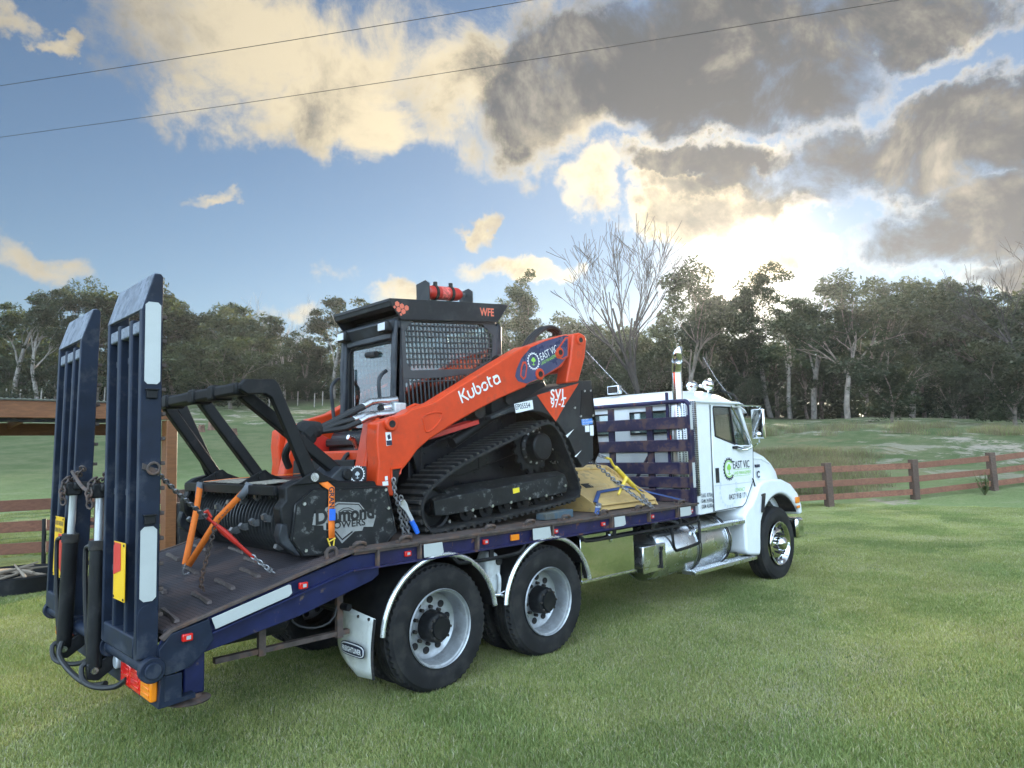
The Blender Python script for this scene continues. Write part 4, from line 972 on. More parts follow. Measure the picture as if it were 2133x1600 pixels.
for s in (-1, 1):
    yo, yi = s*.97, s*.53
    v = []
    for p, n in zip(tp, nrm):
        for (q, y) in ((.0, yo), (.022, yo), (.022, yi), (.0, yi)): v.append((p.x + n.x*(q-.011), y, p.z + n.z*(q-.011)))
    f = []
    for i in range(N):
        j = (i+1) % N
        for k in range(4): f.append((i*4+k, i*4+(k+1) % 4, j*4+(k+1) % 4, j*4+k))
    trk = obj('rubber_track', MB().add(v, f), trackrub, K)
    # lugs at even spacing
    L_ = [0]
    for i in range(N): L_.append(L_[-1] + (tp[(i+1) % N]-tp[i]).length)
    nl = 64
    for q in range(nl):
        d = L_[-1]*q/nl; i = max(k for k in range(N) if L_[k] <= d); t = (d-L_[i])/(L_[i+1]-L_[i]); p = tp[i].lerp(tp[(i+1) % N], t); n = nrm[i].lerp(nrm[(i+1) % N], t).normalized()
        o = bpy.data.objects.new('tread_lug', lug_me); org = Vector((p.x, (yo+yi)/2, p.z)) + n*.011; put(o, trk, org)
        o.rotation_euler = Matrix.Rotation(math.atan2(n.x, n.z), 3, 'Y').to_euler()
        if q % 2 == 0:
            o = bpy.data.objects.new('drive_pin', pin_me); put(o, trk, Vector((p.x, s*.74, p.z)) - n*.03)
    # sprocket, idler, rollers, frame
    (sx_, sz_), = [(1.601, 1.963)]
    def teeth(i, k, r): return r + (.035 if (k % 4 in (0, 1) and r > .2) else 0)
    sp = obj('drive_sprocket', MB().lathe([(.05, s*.72), (.235, s*.72), (.235, s*.755), (.05, s*.755)], (sx_, 0, sz_), (0, 1, 0), 60, closed=True, mod=teeth), blk, K)
    obj('final_drive', MB().lathe([(.18, s*.70), (.18, s*.78), (.145, s*.80), (.140, s*.90), (.125, s*.915), (.001, s*.917)], (sx_, 0, sz_), (0, 1, 0), 36), blk, sp)
    for k in range(12):
        a = k*2*pi/12 + .1; obj('sprocket_bolt', MB().cyl((sx_ + .165*cos(a), s*.782, sz_ + .165*sin(a)), (sx_ + .165*cos(a), s*.795, sz_ + .165*sin(a)), .014, 6), zinc, sp)
    (ix, iz), = [(0.224, 1.446)]
    idl = obj('idler_wheel', MB().lathe([(.001, s*.80), (.06, s*.86), (.07, s*.80), (.16, s*.79), (.175, s*.83), (.195, s*.84), (.195, s*.66), (.001, s*.66)], (ix, 0, iz), (0, 1, 0), 40), blk, K)
    for p in [(0.623, 1.379), (0.863, 1.392), (1.108, 1.409), (1.365, 1.422), (1.611, 1.439)]:
        obj('track_roller', MB().lathe([(.001, s*.86), (.035, s*.86), (.04, s*.83), (.088, s*.83), (.092, s*.80), (.092, s*.66), (.001, s*.66)], (p[0], 0, p[1]-.0), (0, 1, 0), 28), blk, K)
    face = [(0.159, 1.516), (0.435, 1.545), (0.792, 1.575), (1.241, 1.614), (1.564, 1.639), (1.891, 1.671), (1.936, 1.575), (1.908, 1.483), (1.724, 1.463), (1.080, 1.428), (0.578, 1.394), (0.313, 1.381), (0.174, 1.386)]
    top = [(0.241, 1.560), (0.532, 1.644), (0.898, 1.667), (1.374, 1.694), (1.723, 1.713), (2.004, 1.719), (2.089, 1.600), (2.065, 1.493), (1.884, 1.468), (1.237, 1.432), (0.718, 1.401), (0.445, 1.387), (0.263, 1.392)]
    a, b = s*.93, s*.72
    gd = obj('track_frame', MB().prism(face, a, b, 'y', [(p[0], p[1] - .02) for p in top]), blk_worn if s < 0 else blk, K, .006)
    if s < 0:
        for p in [(0.602, 1.404), (0.848, 1.421), (1.092, 1.438), (1.347, 1.455), (1.589, 1.469), (1.885, 1.552)]:
            obj('frame_bolt', MB().cyl((p[0], -.945, p[1]), (p[0], -.9305, p[1]), .016, 6), zinc, gd)
        obj('caution_decal', MB().prism([(1.128, 1.565), (1.216, 1.573), (1.221, 1.527), (1.132, 1.516)], -.9325, -.9305), dec_yel, gd)
# --- lift arms
arm = [(1.978, 3.161), (1.671, 3.079), (1.398, 2.987), (1.317, 2.976), (1.217, 2.928), (0.918, 2.779), (0.664, 2.648), (0.399, 2.511), (0.156, 2.386), (0.025, 2.347), (-0.087, 2.320), (-0.161, 2.277), (-0.346, 2.228), (-0.421, 2.207)] + [(-0.433, 2.200), (-0.446, 2.038), (-0.430, 1.871), (-0.449, 1.698), (-0.428, 1.619), (-0.291, 1.587), (-0.270, 1.674), (-0.191, 1.806), (-0.120, 1.870), (-0.035, 1.964), (0.088, 2.049), (0.201, 2.107), (0.384, 2.198), (0.658, 2.319), (0.950, 2.438), (1.308, 2.561)] + [(1.345, 2.596), (1.610, 2.685), (1.874, 2.805), (1.946, 2.899), (2.002, 3.024)]
for s in (-1, 1):
    y0, y1 = sorted((s*.97, s*.80)); a_ = obj('lift_arm', MB().prism(arm, y0, y1), orange, K, .018, seg=3)
    tower = [(2.050, 3.165), (2.155, 3.190), (2.241, 3.170), (2.271, 3.123), (2.233, 2.919), (2.113, 2.649), (1.909, 2.625), (1.985, 2.872), (2.022, 3.056)]
    y2, y3 = sorted((s*.985, s*.82)); tw_ = obj('rear_link', MB().prism(tower, y2, y3), orange, K, .018, seg=3)
    for (px, par, r) in (([(2.146, 3.105)][0], tw_, .055), ([(-0.315, 2.190)][0], a_, .06)):
        b_ = obj('pivot_boss', MB().cyl((px[0], s*.965, px[1]), (px[0], s*1.005, px[1]), r, 24), orange, par, .01); obj('pivot_pin', MB().cyl((px[0], s*1.0, px[1]), (px[0], s*1.012, px[1]), r*.5, 16), dark, par)
    if s < 0: NA = a_
# navy wrap, bosses and lettering on the near arm
flat('navy_wrap', [(1.165, 2.664), (1.188, 2.735), (1.261, 2.851), (1.395, 2.967), (1.604, 3.049), (1.911, 3.137), (1.979, 3.140), (1.968, 3.019), (1.920, 2.888), (1.806, 2.799), (1.566, 2.684), (1.319, 2.599), (1.202, 2.617)], -.9722, navyvin, NA)
flat('inset_rim', [(1.790, 2.975), (1.929, 3.121), (1.979, 3.128), (1.963, 2.913), (1.872, 2.877), (1.785, 2.886), (1.755, 2.928)], -.9743, orange, NA, .006)
flat('inset_field', [(1.806, 2.969), (1.932, 3.106), (1.959, 3.108), (1.945, 2.923), (1.867, 2.891), (1.796, 2.898), (1.771, 2.929)], -.9805, navyvin, NA, .002)
flat('slot_rim', [(1.230, 2.667), (1.248, 2.766), (1.276, 2.816), (1.315, 2.819), (1.333, 2.771), (1.308, 2.657), (1.274, 2.634)], -.9743, orange, NA, .006)
flat('slot_field', [(1.245, 2.679), (1.263, 2.759), (1.284, 2.796), (1.304, 2.797), (1.314, 2.767), (1.294, 2.673), (1.272, 2.655)], -.9805, navyvin, NA, .002)
for (px, r) in (([(1.825, 2.948)][0], .055), ([(1.510, 2.702)][0], .06)):
    obj('pivot_boss', MB().cyl((px[0], -.9725, px[1]), (px[0], -.99, px[1]), r, 20), orange, NA, .006); obj('pivot_pin', MB().cyl((px[0], -.9905, px[1]), (px[0], -.998, px[1]), r*.5, 16), dark, NA)
(gx, gz), = [(1.430, 2.831)]
obj('gear_emblem', gear(gx, gz, .092, -.9748, 0, 360, 18, .14), dec_white, NA)
obj('tree_emblem', tree_mark(gx, gz, .062, -.9755), dec_green, NA)
(ex, ez), = [(1.467, 2.833)]; (fx, fz), = [(1.475, 2.796)]; aa = .42
lettering('company_lettering', 'EAST VIC', .108, (ex+.075, ez+.01), -.9752, dec_white, NA, aa, sx_=.66)
lettering('company_lettering', 'LAND MANAGEMENT', .046, (fx+.07, fz+.0), -.9752, dec_green, NA, aa, sx_=.66)
# maker's wordmark built of strokes
(kx, kz), = [(0.473, 2.379)]; (k2, kz2), = [(0.981, 2.603)]
ka = math.atan2(kz2-kz, k2-kx); kL = math.hypot(k2-kx, kz2-kz)/6.3
def stroke(pts, w=.20, i=0):
    P = []
    for (u, v) in pts:
        P.append((kx + kL*(u*cos(ka) - v*sin(ka)), -.9735 - .0002*i, kz + kL*(u*sin(ka) + v*cos(ka))))
    return MB().ribbon(P, kL*w, (0, 1, 0))
def cur(cx, cy, rx_, ry_, a0, a1, n=12): return [(cx + rx_*cos(radians(a0+(a1-a0)*i/n)), cy + ry_*sin(radians(a0+(a1-a0)*i/n))) for i in range(n+1)]
strokes = [[(.12, 0), (.12, 1.35)], [(.95, 1.35), (.28, .68)], [(.35, .76), (1.05, 0)],
           [(1.25, .95), (1.25, .55)], [(1.25, .55)] + cur(1.58, .42, .33, .34, 180, 270), cur(1.62, .42, .36, .34, 270, 360) + [(1.98, 1.0)],
           [(2.30, 1.40), (2.30, .45)], cur(2.66, .46, .36, .38, 180, 460, 16),
           cur(3.72, .46, .40, .40, 30, 190), cur(3.72, .46, .40, .40, 215, 375),
           [(4.50, 1.30), (4.50, .40)] + cur(4.78, .38, .28, .30, 180, 275), [(4.36, .98), (4.92, .98)],
           cur(5.62, .42, .40, .38, 320, 60, 16), [(5.20, .90), (5.60, .90)] + cur(5.72, .60, .32, .30, 90, 0, 6) + [(6.04, 0)]]
mbk = MB()
for i, st in enumerate(strokes):
    q = stroke(st, .21, i); mbk.add(q.v, q.f)
obj('maker_lettering', mbk, dec_white, NA)
# pressed recess on the elbow, warning stickers, lower strut
obj('pressed_rim', MB().tube([(x, -.972, z) for x, z in smooth_path([(p[0], p[1], 0) for p in [(0.029, 2.254), (0.090, 2.279), (0.168, 2.295), (0.238, 2.287), (0.229, 2.243), (0.197, 2.200), (0.118, 2.138), (0.057, 2.126), (0.040, 2.193)]], 2, closed=True) for x, z in [(x, z)]] if False else [(p.x, -.971, p.y) for p in smooth_path([(a, b, 0) for a, b in [(0.029, 2.254), (0.090, 2.279), (0.168, 2.295), (0.238, 2.287), (0.229, 2.243), (0.197, 2.200), (0.118, 2.138), (0.057, 2.126), (0.040, 2.193)]], 3, closed=True)], .008, 6, closed=True), orange, NA)
flat('warning_sticker', [(-0.362, 2.120), (-0.307, 2.122), (-0.297, 2.015), (-0.353, 2.007)], -.9723, dec_white, NA); flat('sticker_block', [(-0.355, 2.051), (-0.303, 2.055), (-0.298, 2.015), (-0.351, 2.012)], -.9745, dec_dark, NA); flat('sticker_figure', [(-0.346, 2.094), (-0.321, 2.105), (-0.311, 2.070), (-0.336, 2.059)], -.9745, dec_dark, NA)
flat('warning_sticker', [(-0.398, 1.715), (-0.343, 1.718), (-0.339, 1.683), (-0.394, 1.681)], -.9723, dec_white, NA); flat('warning_sticker', [(-0.373, 1.757), (-0.347, 1.759), (-0.345, 1.725), (-0.371, 1.723)], -.9723, dec_white, NA)
flat('tie_down_pocket', [(-0.308, 1.816), (-0.212, 1.824), (-0.254, 1.697), (-0.294, 1.624), (-0.310, 1.700)], -.9723, dark, NA)
obj('pocket_lip', MB().tube([(a, -.978, b) for a, b in [(-0.309, 1.727), (-0.310, 1.816), (-0.210, 1.824), (-0.227, 1.770)]], .010, 6), orange, NA)
obj('lower_strut', MB().prism([(0.014, 1.963), (0.163, 2.059), (0.305, 2.129), (0.741, 2.235), (0.754, 2.199), (0.422, 2.118), (0.163, 2.049), (0.025, 1.943)], -.79, -.70), red, K, .01)
obj('control_link', MB().prism([(0.194, 2.055), (0.323, 2.136), (0.791, 2.241), (0.799, 2.198), (0.354, 2.091), (0.218, 2.059)], -.84, -.79), red, K, .006)
# lift cylinder and brackets behind the arm
obj('lift_cylinder', MB().cyl((.55, -.72, 2.02), (1.52, -.72, 2.52), .055, 16), blk, K); obj('cylinder_rod', MB().cyl((1.52, -.72, 2.52), (1.70, -.72, 2.62), .03, 12), chrome, K)
obj('arm_bracket', MB().prism([(0.954, 2.487), (1.299, 2.554), (1.715, 2.658), (1.755, 2.601), (1.253, 2.384), (0.965, 2.296)], -.84, -.74), blk, K, .01)
mb = MB()
for p in [(0.998, 2.426), (1.075, 2.483), (0.875, 2.335), (0.854, 2.247), (0.801, 2.253)]: mb.cyl((p[0], -.87, p[1]), (p[0], -.84, p[1]), .02, 8)
obj('fitting', MB().cyl([(1.169, 2.444)][0][:1] + (-.875,) + [(1.169, 2.444)][0][1:], [(1.169, 2.444)][0][:1] + (-.84,) + [(1.169, 2.444)][0][1:], .05, 16), dark, K)
obj('fitting', MB().cyl([(0.776, 2.320)][0][:1] + (-.875,) + [(0.776, 2.320)][0][1:], [(0.776, 2.320)][0][:1] + (-.70,) + [(0.776, 2.320)][0][1:], .07, 16), dark, K)
obj('torsion_tube', MB().cyl((2.07, -.82, 2.85), (2.07, .82, 2.85), .09, 16), orange, K)
obj('arm_crossbeam', MB().box(-.32, -.14, -.80, .80, 1.80, 1.98), orange, K, .02)
# hose loop over the rear of the arm and air cleaner
hp = [(x, -.70, z) for x, z in [(1.653, 3.027), (1.743, 3.141), (1.901, 3.247), (2.015, 3.277), (2.128, 3.253), (2.160, 3.209)]]
for dy_ in (0, .045, .09): obj('hose_loop', MB().tube(smooth_path([(a, b + dy_, c_) for a, b, c_ in hp], 3), .024, 8), hose, K)
obj('air_cleaner', MB().cyl((1.32, -.55, 2.86), (1.45, -.50, 2.88), .075, 16), dark, K, .01)
# --- cab
side = [(0.147, 3.199), (1.388, 3.299), (1.437, 3.251), (1.449, 2.920), (1.341, 2.839), (0.500, 2.400), (0.188, 2.406), (0.192, 2.624), (0.147, 2.754)]
o_ = [(0.155, 3.199), (1.398, 3.300), (1.441, 3.244), (1.445, 2.920), (1.300, 2.814), (0.466, 2.385), (0.188, 2.393), (0.166, 2.755)]
# frame posts
for s in (-1, 1):
    y0, y1 = sorted((s*.485, s*.425))
    cf = obj('cab_post', MB().prism([(0.095, 3.193), (0.168, 3.197), (0.180, 2.835), (0.188, 2.393), (0.071, 2.410), (0.064, 2.827)], y0, y1 + (0 if s < 0 else 0)), graphite, K, .02, seg=3)
    obj('cab_post', MB().prism([(1.402, 3.296), (1.468, 3.254), (1.453, 2.921), (1.371, 2.840), (1.366, 2.974)], y0, y1), graphite, K, .012)
    pn = [(4, 4)]
    # side guard panel: frame bars round two meshed openings
    y2, y3 = sorted((s*.480, s*.462))
    def g(poly): return obj('guard_panel', MB().prism(poly, y2, y3), grey_mesh, K, .003)
    g([(0.151, 3.193), (1.374, 3.294), (1.373, 3.265), (1.184, 3.260), (0.289, 3.194), (0.207, 3.102), (0.149, 3.097)])
    g([(0.149, 3.095), (0.206, 3.101), (0.220, 2.796), (0.272, 2.722), (1.072, 2.785), (1.090, 2.742), (0.632, 2.670), (0.182, 2.635), (0.157, 2.832)])
    g([(1.186, 3.259), (1.373, 3.264), (1.439, 3.242), (1.431, 2.917), (1.287, 2.816), (1.092, 2.744), (1.074, 2.785), (1.309, 2.894), (1.348, 3.151)])
    g([(0.166, 2.632), (0.254, 2.639), (0.197, 2.583), (0.194, 2.438), (0.225, 2.380), (0.178, 2.392)])
    # mesh bars
    mbm = MB()
    TLx, TLz = [(0.220, 3.187)][0]; W_ = ([(1.358, 3.280)][0][0] - TLx)
    for i in range(24):
        x = TLx + W_*(i+.5)/24; zt = TLz + (x-TLx)*math.tan(TI) - .01
        zb = zt - .435
        mbm.obox((x - .0, s*.471, (zt+zb)/2), (.010, .012, abs(zt-zb)), UX, UZ)
        zt2 = zb - .075; zb2 = min(zt2-.02, max(zb - .42, 2.29 + (x-TLx)*.52))
        if zt2 - zb2 > .03: mbm.obox((x, s*.471, (zt2+zb2)/2), (.010, .012, zt2-zb2), UX, UZ)
    for k in range(11):
        if k == 8: continue
        for (a, b) in ((0, 1),):
            z = TLz - .03 - .0545*k*1.0
            xe = W_ if k < 8 else W_*(1 - (k-7)*.16)
            mbm.obox((TLx + xe/2, s*.471, z + xe/2*math.tan(TI)), (xe/cos(TI), .013, .009), UX, UZ)
    obj('window_mesh', mbm, grey_mesh, K, smooth=0, kind=None)
    obj('side_window', MB().prism([(0.217, 3.189), (1.395, 3.288), (1.443, 2.922), (0.516, 2.422), (0.219, 2.415)], s*.440, s*.444), glass_ldr, K)
# roof cap with side fascia
roofp = [(0.013, 3.382), (1.553, 3.506), (1.381, 3.293), (0.143, 3.192), (0.035, 3.316)]
for s in (-1, 1):
    y0, y1 = sorted((s*.512, s*.500)); fs = obj('roof_fascia', MB().prism(roofp, y0, y1), charcoal, K, .004)
    if s < 0: RF = fs
(r0x, r0z), (r1x, r1z) = [(0.013, 3.382), (1.553, 3.506)]
obj('roof_top', MB().add([(r0x, -.50, r0z), (r1x, -.50, r1z), (r1x, .50, r1z), (r0x, .50, r0z), (r0x, -.50, r0z-.03), (r1x, -.50, r1z-.03), (r1x, .50, r1z-.03), (r0x, .50, r0z-.03)], [(0,1,2,3),(7,6,5,4),(0,4,5,1),(1,5,6,2),(2,6,7,3),(3,7,4,0)]), charcoal, K, .004)
# front brow: sloping visor with wings
fz = r0z; fxx = r0x
obj('roof_brow', MB().prism([(fxx, fz-.001), (fxx+.02, fz-.07), (fxx+.10, fz-.085), (fxx+.10, fz-.03)], -.499, .499), charcoal, K, .004)
obj('ceiling', MB().obox(((r0x+r1x)/2+.05, 0, (r0z+r1z)/2 - .16), (1.15, .92, .10), UX, UZ), blk, K, .01)
for (px, m_) in (((640, 250), 0), ((673, 268), 0), ((710, 280), 0), ((650, 293), 0), ((686, 307), 0)):
    (hx, hz), = [None] if False else [(0.094, 3.339)]
    break
for (hx, hz) in [(0.096, 3.336), (0.149, 3.321), (0.203, 3.310), (0.111, 3.284), (0.166, 3.271), (0.065, 3.302), (0.137, 3.240)]:
    r_ = .027 if (hx, hz) not in [(0.065, 3.302), (0.137, 3.240)] else .014
    obj('hex_cutout', MB().prism([(hx + r_*cos(a), hz + r_*sin(a)) for a in [radians(30+60*i) for i in range(6)]], -.5150, -.5125), dec_or, RF)
(wx, wz_), = [(1.131, 3.340)]
obj('badge_lettering', text_mb('WFE', .115, (wx, -.5145, wz_), UX, UZ, bold=.003, shear=.1, sx_=.85), dec_or, RF)
# light brow under the visor, with work lamps
lb_ = obj('lamp_housing', MB().add([(.04, -.47, 3.18), (.04, .47, 3.18), (.10, .47, 3.07), (.10, -.47, 3.07), (.17, -.47, 3.24), (.17, .47, 3.24), (.21, .47, 3.10), (.21, -.47, 3.10)], [(0,1,2,3),(4,7,6,5),(0,4,5,1),(3,2,6,7),(0,3,7,4),(1,5,6,2)]), graphite, K, .015)
for y in (-.37, .37):
    wl = obj('work_lamp', MB().box(.015, .10, y-.08, y+.08, 3.08, 3.185), blk, K, .02); obj('lamp_lens', MB().box(.009, .0145, y-.058, y+.058, 3.095, 3.168), lens, wl, .004)
# front frame, glass, door
for y in (-.445, .445): obj('door_post', MB().prism([(.05, 2.15), (.13, 2.15), (.17, 3.14), (.10, 3.14)], y-.04, y+.04), graphite, K, .02, seg=3)
obj('door_header', MB().box(.10, .16, -.40, .40, 3.02, 3.10), graphite, K, .015)
obj('door_glass', MB().add([(.115, -.40, 2.2), (.115, .40, 2.2), (.145, .40, 3.02), (.145, -.40, 3.02)], [(0, 1, 2, 3)]), glass('door_glass', (.62, .72, .78), .07), K)
gz_ = [(.06, y, z) for y in (-.5, .5) for z in (2.3,)]
obj('door_gasket', MB().tube([(.115, -.395, 2.25), (.135, -.395, 2.95), (.137, -.35, 3.005), (.137, .35, 3.005), (.135, .395, 2.95), (.115, .395, 2.25)], .016, 6), blk, K)
obj('front_camera', MB().tube([(.12, -.12, 2.91), (.12, .05, 2.915)], .03, 10), dark, K)
for y in (-.36, .50):
    obj('grab_bar', MB().tube(smooth_path([(.07, y, 2.72), (.01, y-.01, 2.68), (-.03, y-.02, 2.60), (-.01, y-.02, 2.37), (.02, y-.02, 2.12)], 3), .018, 8), graphite, K)
obj('wiper', MB().tube([(.10, .28, 2.3), (.12, .31, 2.8)], .012, 6), dark, K)
# inside: seat, rear guard, rear window bars, floor
obj('loader_seat', MB().box(.60, 1.05, -.26, .26, 2.02, 2.18), seat_m, K, .04); obj('seat_back', MB().prism([(.98, 2.1), (1.12, 2.1), (1.20, 2.80), (1.08, 2.80)], -.26, .26), seat_m, K, .05, seg=3)
obj('control_tower', MB().box(.35, .6, -.42, -.29, 1.95, 2.35), charcoal, K, .03); obj('control_tower', MB().box(.35, .6, .29, .42, 1.95, 2.35), charcoal, K, .03)
for y in (-.35, .35): obj('joystick', MB().tube([(.42, y, 2.35), (.40, y, 2.48)], [.015, .028], 8), dark, K)
mbm = MB()
for i in range(12): y = -.42 + i*.84/11; mbm.obox((1.36, y, 2.80), (.012, .012, .72), UX, UZ)
for k in range(8): mbm.box(1.353, 1.365, -.43, .43, 2.45 + k*.09, 2.46 + k*.09)
obj('rear_mesh', mbm, grey_mesh, K, smooth=0)
obj('rear_frame', MB().box(1.34, 1.38, -.45, .45, 2.2, 2.46), graphite, K, .01)
obj('cab_floor', MB().box(.08, 1.36, -.44, .44, 1.95, 2.0), blk, K)
obj('cab_lower_side', MB().prism([(0.188, 2.402), (0.483, 2.386), (1.320, 2.815), (1.453, 2.913), (1.441, 2.531), (0.525, 2.028), (0.182, 2.034)], -.46, -.44), blk, K, .006)
obj('cab_lower_side', MB().prism([(0.188, 2.402), (0.483, 2.386), (1.320, 2.815), (1.453, 2.913), (1.441, 2.531), (0.525, 2.028), (0.182, 2.034)], .44, .46), blk, K, .006)
# nose: black front plate with stickers, step, orange loader frames each side
obj('front_plate', MB().prism([(-.06, 1.55), (.03, 1.55), (.06, 2.18), (-.02, 2.16), (-.07, 2.05)], -.50, .50), blk_gloss, K, .03)
obj('front_step', MB().box(-.14, -.02, -.42, .42, 2.02, 2.10), blk, K, .02)
obj('wiper_motor', MB().box(-.10, -.01, -.46, -.34, 2.06, 2.24), blk, K, .03)
for (y0, y1, z0, z1, m_) in ((-.20, -.13, 1.86, 1.98, dec_white), (-.42, -.25, 1.90, 2.0, dec_white), (-.35, -.25, 1.82, 1.90, dec_yel), (-.46, -.36, 1.82, 1.90, dec_grey)):
    obj('front_sticker', MB().box(-.077, -.0725, y0, y1, z0, z1), m_, K)
for s in (-1, 1):
    y0, y1 = sorted((s*.78, s*.62))
    obj('arm_guard', MB().prism([(-.52, 1.55), (-.40, 1.55), (-.24, 2.22), (-.30, 2.26), (-.36, 2.22)], y0, y1), orange, K, .02)
    obj('tilt_cylinder', MB().cyl((-.42, s*.55, 1.65), (-.10, s*.55, 2.10), .045, 14), blk, K)
    obj('inner_gusset', MB().prism([(-.40, 1.6), (-.10, 1.7), (-.05, 2.1), (-.22, 2.18)], min(s*.50, s*.46), max(s*.50, s*.46)), red, K, .01)
# hydraulic couplers and hoses to the attachment
cpx = [(a, -.72, b) for a, b in [(-0.175, 2.351), (-0.101, 2.371), (-0.012, 2.341)]]
for (p0, p1, r) in (((535, 945), (640, 935), .035), ((560, 995), (680, 985), .045), ((510, 1045), (640, 1035), .042), ((630, 985), (690, 1000), .05)):
    pass
def seg3(name, pts, r, mat, par=K, y=-.72):
    return obj(name, MB().tube([(a, y, b) for a, b in pts], r, 12), mat, par, .004)
seg3('coupler', [(-0.415, 2.352), (-0.338, 2.390), (-0.246, 2.404), (-0.167, 2.406), (-0.071, 2.421)], [.030, .032, .028, .036, .034], zinc)
seg3('coupler', [(-0.212, 2.339), (-0.161, 2.348), (-0.058, 2.360), (0.010, 2.355)], [.030, .042, .044, .04], zinc, y=-.70)
seg3('coupler', [(-0.524, 2.237), (-0.429, 2.267), (-0.360, 2.280), (-0.275, 2.281), (-0.145, 2.289), (-0.027, 2.309)], [.030, .034, .028, .038, .042, .04], zinc, y=-.74)
seg3('coupler', [(-0.476, 2.219), (-0.400, 2.258), (-0.317, 2.274)], [.028, .032, .028], zinc, y=-.76)
obj('coupler_block', MB().box(*[v for v in ([(-0.079, 2.327)][0][0]-.05, [(-0.079, 2.327)][0][0]+.07, -.78, -.66, [(-0.079, 2.327)][0][1]-.05, [(-0.079, 2.327)][0][1]+.06)]), plastic_w, K, .01)
seg3('dust_cap', [(-0.241, 2.336), (-0.205, 2.339)], .032, dark, y=-.70)
seg3('coupler_pipe', [(0.003, 2.335), (0.049, 2.342), (0.126, 2.375), (0.205, 2.364)], .016, orange)

# ================================================================ forestry mulcher head on the loader's nose
W4 = thing('mulcher_head', (-.85, 0, 1.2), 'black drum mulcher head with push frame in front of the loader', 'mulcher')
body = [(-1.312, 1.576), (-1.268, 1.627), (-1.273, 1.719), (-1.204, 1.761), (-1.093, 1.788), (-0.914, 1.745), (-0.495, 1.728), (-0.483, 1.692), (-0.381, 1.681), (-0.297, 1.291), (-0.369, 1.248), (-0.443, 1.178), (-0.675, 1.216), (-0.799, 1.178), (-1.145, 1.200), (-1.234, 1.261), (-1.239, 1.352), (-1.302, 1.467)]
for s in (-1, 1):
    y0, y1 = sorted((s*1.02, s*.90)); obj('side_frame', MB().prism(body, y0, y1), blk, W4, .015)
cover = [(-1.202, 1.593), (-1.057, 1.701), (-0.393, 1.679), (-0.307, 1.303), (-0.369, 1.253), (-0.445, 1.187), (-0.675, 1.223), (-0.799, 1.185), (-1.140, 1.207), (-1.239, 1.334)]
SP = obj('side_cover', MB().prism(cover, -1.045, -1.0205), blk_worn, W4, .008)
obj('cover_rim', MB().tube([(a, -1.046, b) for a, b in [(-1.194, 1.589), (-1.057, 1.695), (-0.412, 1.672), (-0.326, 1.307), (-0.385, 1.261), (-0.459, 1.197), (-0.679, 1.232), (-0.804, 1.195), (-1.140, 1.216), (-1.229, 1.338)]], .006, 6, closed=True), blk, SP)
for p in [(-1.134, 1.593), (-0.418, 1.653), (-1.123, 1.251), (-0.394, 1.504)]:
    obj('cover_bolt', MB().cyl((p[0], -1.056, p[1]), (p[0], -1.0455, p[1]), .013, 8), zinc, SP)
skid = [(-1.307, 1.463), (-1.259, 1.454), (-1.244, 1.353), (-1.150, 1.215), (-1.185, 1.219), (-1.312, 1.320), (-1.329, 1.380)]
for s in (-1, 1):
    y0, y1 = sorted((s*1.035, s*.95)); obj('skid_shoe', MB().prism(skid, y0, y1), graphite, W4, .01)
# emblem on the cover: plated diamond with the maker's name
em = [(-0.975, 1.513), (-0.958, 1.549), (-0.856, 1.587), (-0.667, 1.567), (-0.599, 1.491), (-0.512, 1.456), (-0.542, 1.369), (-0.629, 1.376), (-0.641, 1.348), (-0.709, 1.350), (-0.821, 1.270), (-0.901, 1.374), (-0.975, 1.386), (-0.978, 1.419), (-1.069, 1.432), (-1.053, 1.515)]
EMB = obj('emblem_plate', MB().prism(em, -1.050, -1.0455), dec_silver, SP)
t1, t2 = [(-1.049, 1.435), (-0.961, 1.386)]
obj('emblem_lettering', text_mb('Diamond', .150, (t1[0], -1.0525, t1[1]), (1, 0, .01), bold=.006, shear=.0, sx_=.93), dec_black, EMB)
obj('emblem_lettering', text_mb('MOWERS', .072, (t2[0], -1.0525, t2[1]), (1, 0, .01), bold=.0015, sx_=1.15), dec_black, EMB)
obj('emblem_line', MB().tube([(a, -1.0515, b) for a, b in [(-0.948, 1.520), (-0.916, 1.541), (-0.851, 1.573), (-0.673, 1.556), (-0.622, 1.495)]], .004, 5), dec_black, EMB)
obj('emblem_line', MB().tube([(a, -1.0515, b) for a, b in [(-0.880, 1.367), (-0.820, 1.299), (-0.731, 1.349)]], .006, 5), dec_black, EMB)
for k in range(3): obj('emblem_swoosh', MB().tube([(p[0], -1.0515, p[1] - .018*k) for p in [(-0.851, 1.512), (-0.807, 1.535), (-0.763, 1.536), (-0.719, 1.516)]], .0035, 5), dec_black, EMB)
# hood, top plate, rear box, hitch
(x0, z0), = [(-1.268, 1.728)]
obj('hood_plate', MB().prism([(-1.27, 1.705), (-1.27, 1.665), (-1.245, 1.665), (-1.23, 1.685), (-.62, 1.72), (-.40, 1.64), (-.36, 1.66), (-.60, 1.76)], -.899, .899), blk, W4, .006)
obj('top_deposit', MB().prism([(-1.20, 1.7305), (-.95, 1.7455), (-.95, 1.752), (-1.20, 1.738)], -.55, .85), M('wood_dust', (.36, .33, .27), .9, var=.3, scale=30, bump=.4), W4)
obj('hood_lip', MB().box(-1.30, -1.265, -.899, .899, 1.655, 1.73), blk, W4, .006)
obj('rear_box', MB().prism([(-.70, 1.25), (-.40, 1.30), (-.38, 1.62), (-.62, 1.70), (-.72, 1.6)], -.899, .899), blk, W4, .01)
obj('belt_box', MB().prism([(-0.897, 1.739), (-0.764, 1.855), (-0.533, 1.848), (-0.535, 1.725)], -.96, -.60), graphite, W4, .01)
(gx, gz), = [(-0.627, 1.787)]
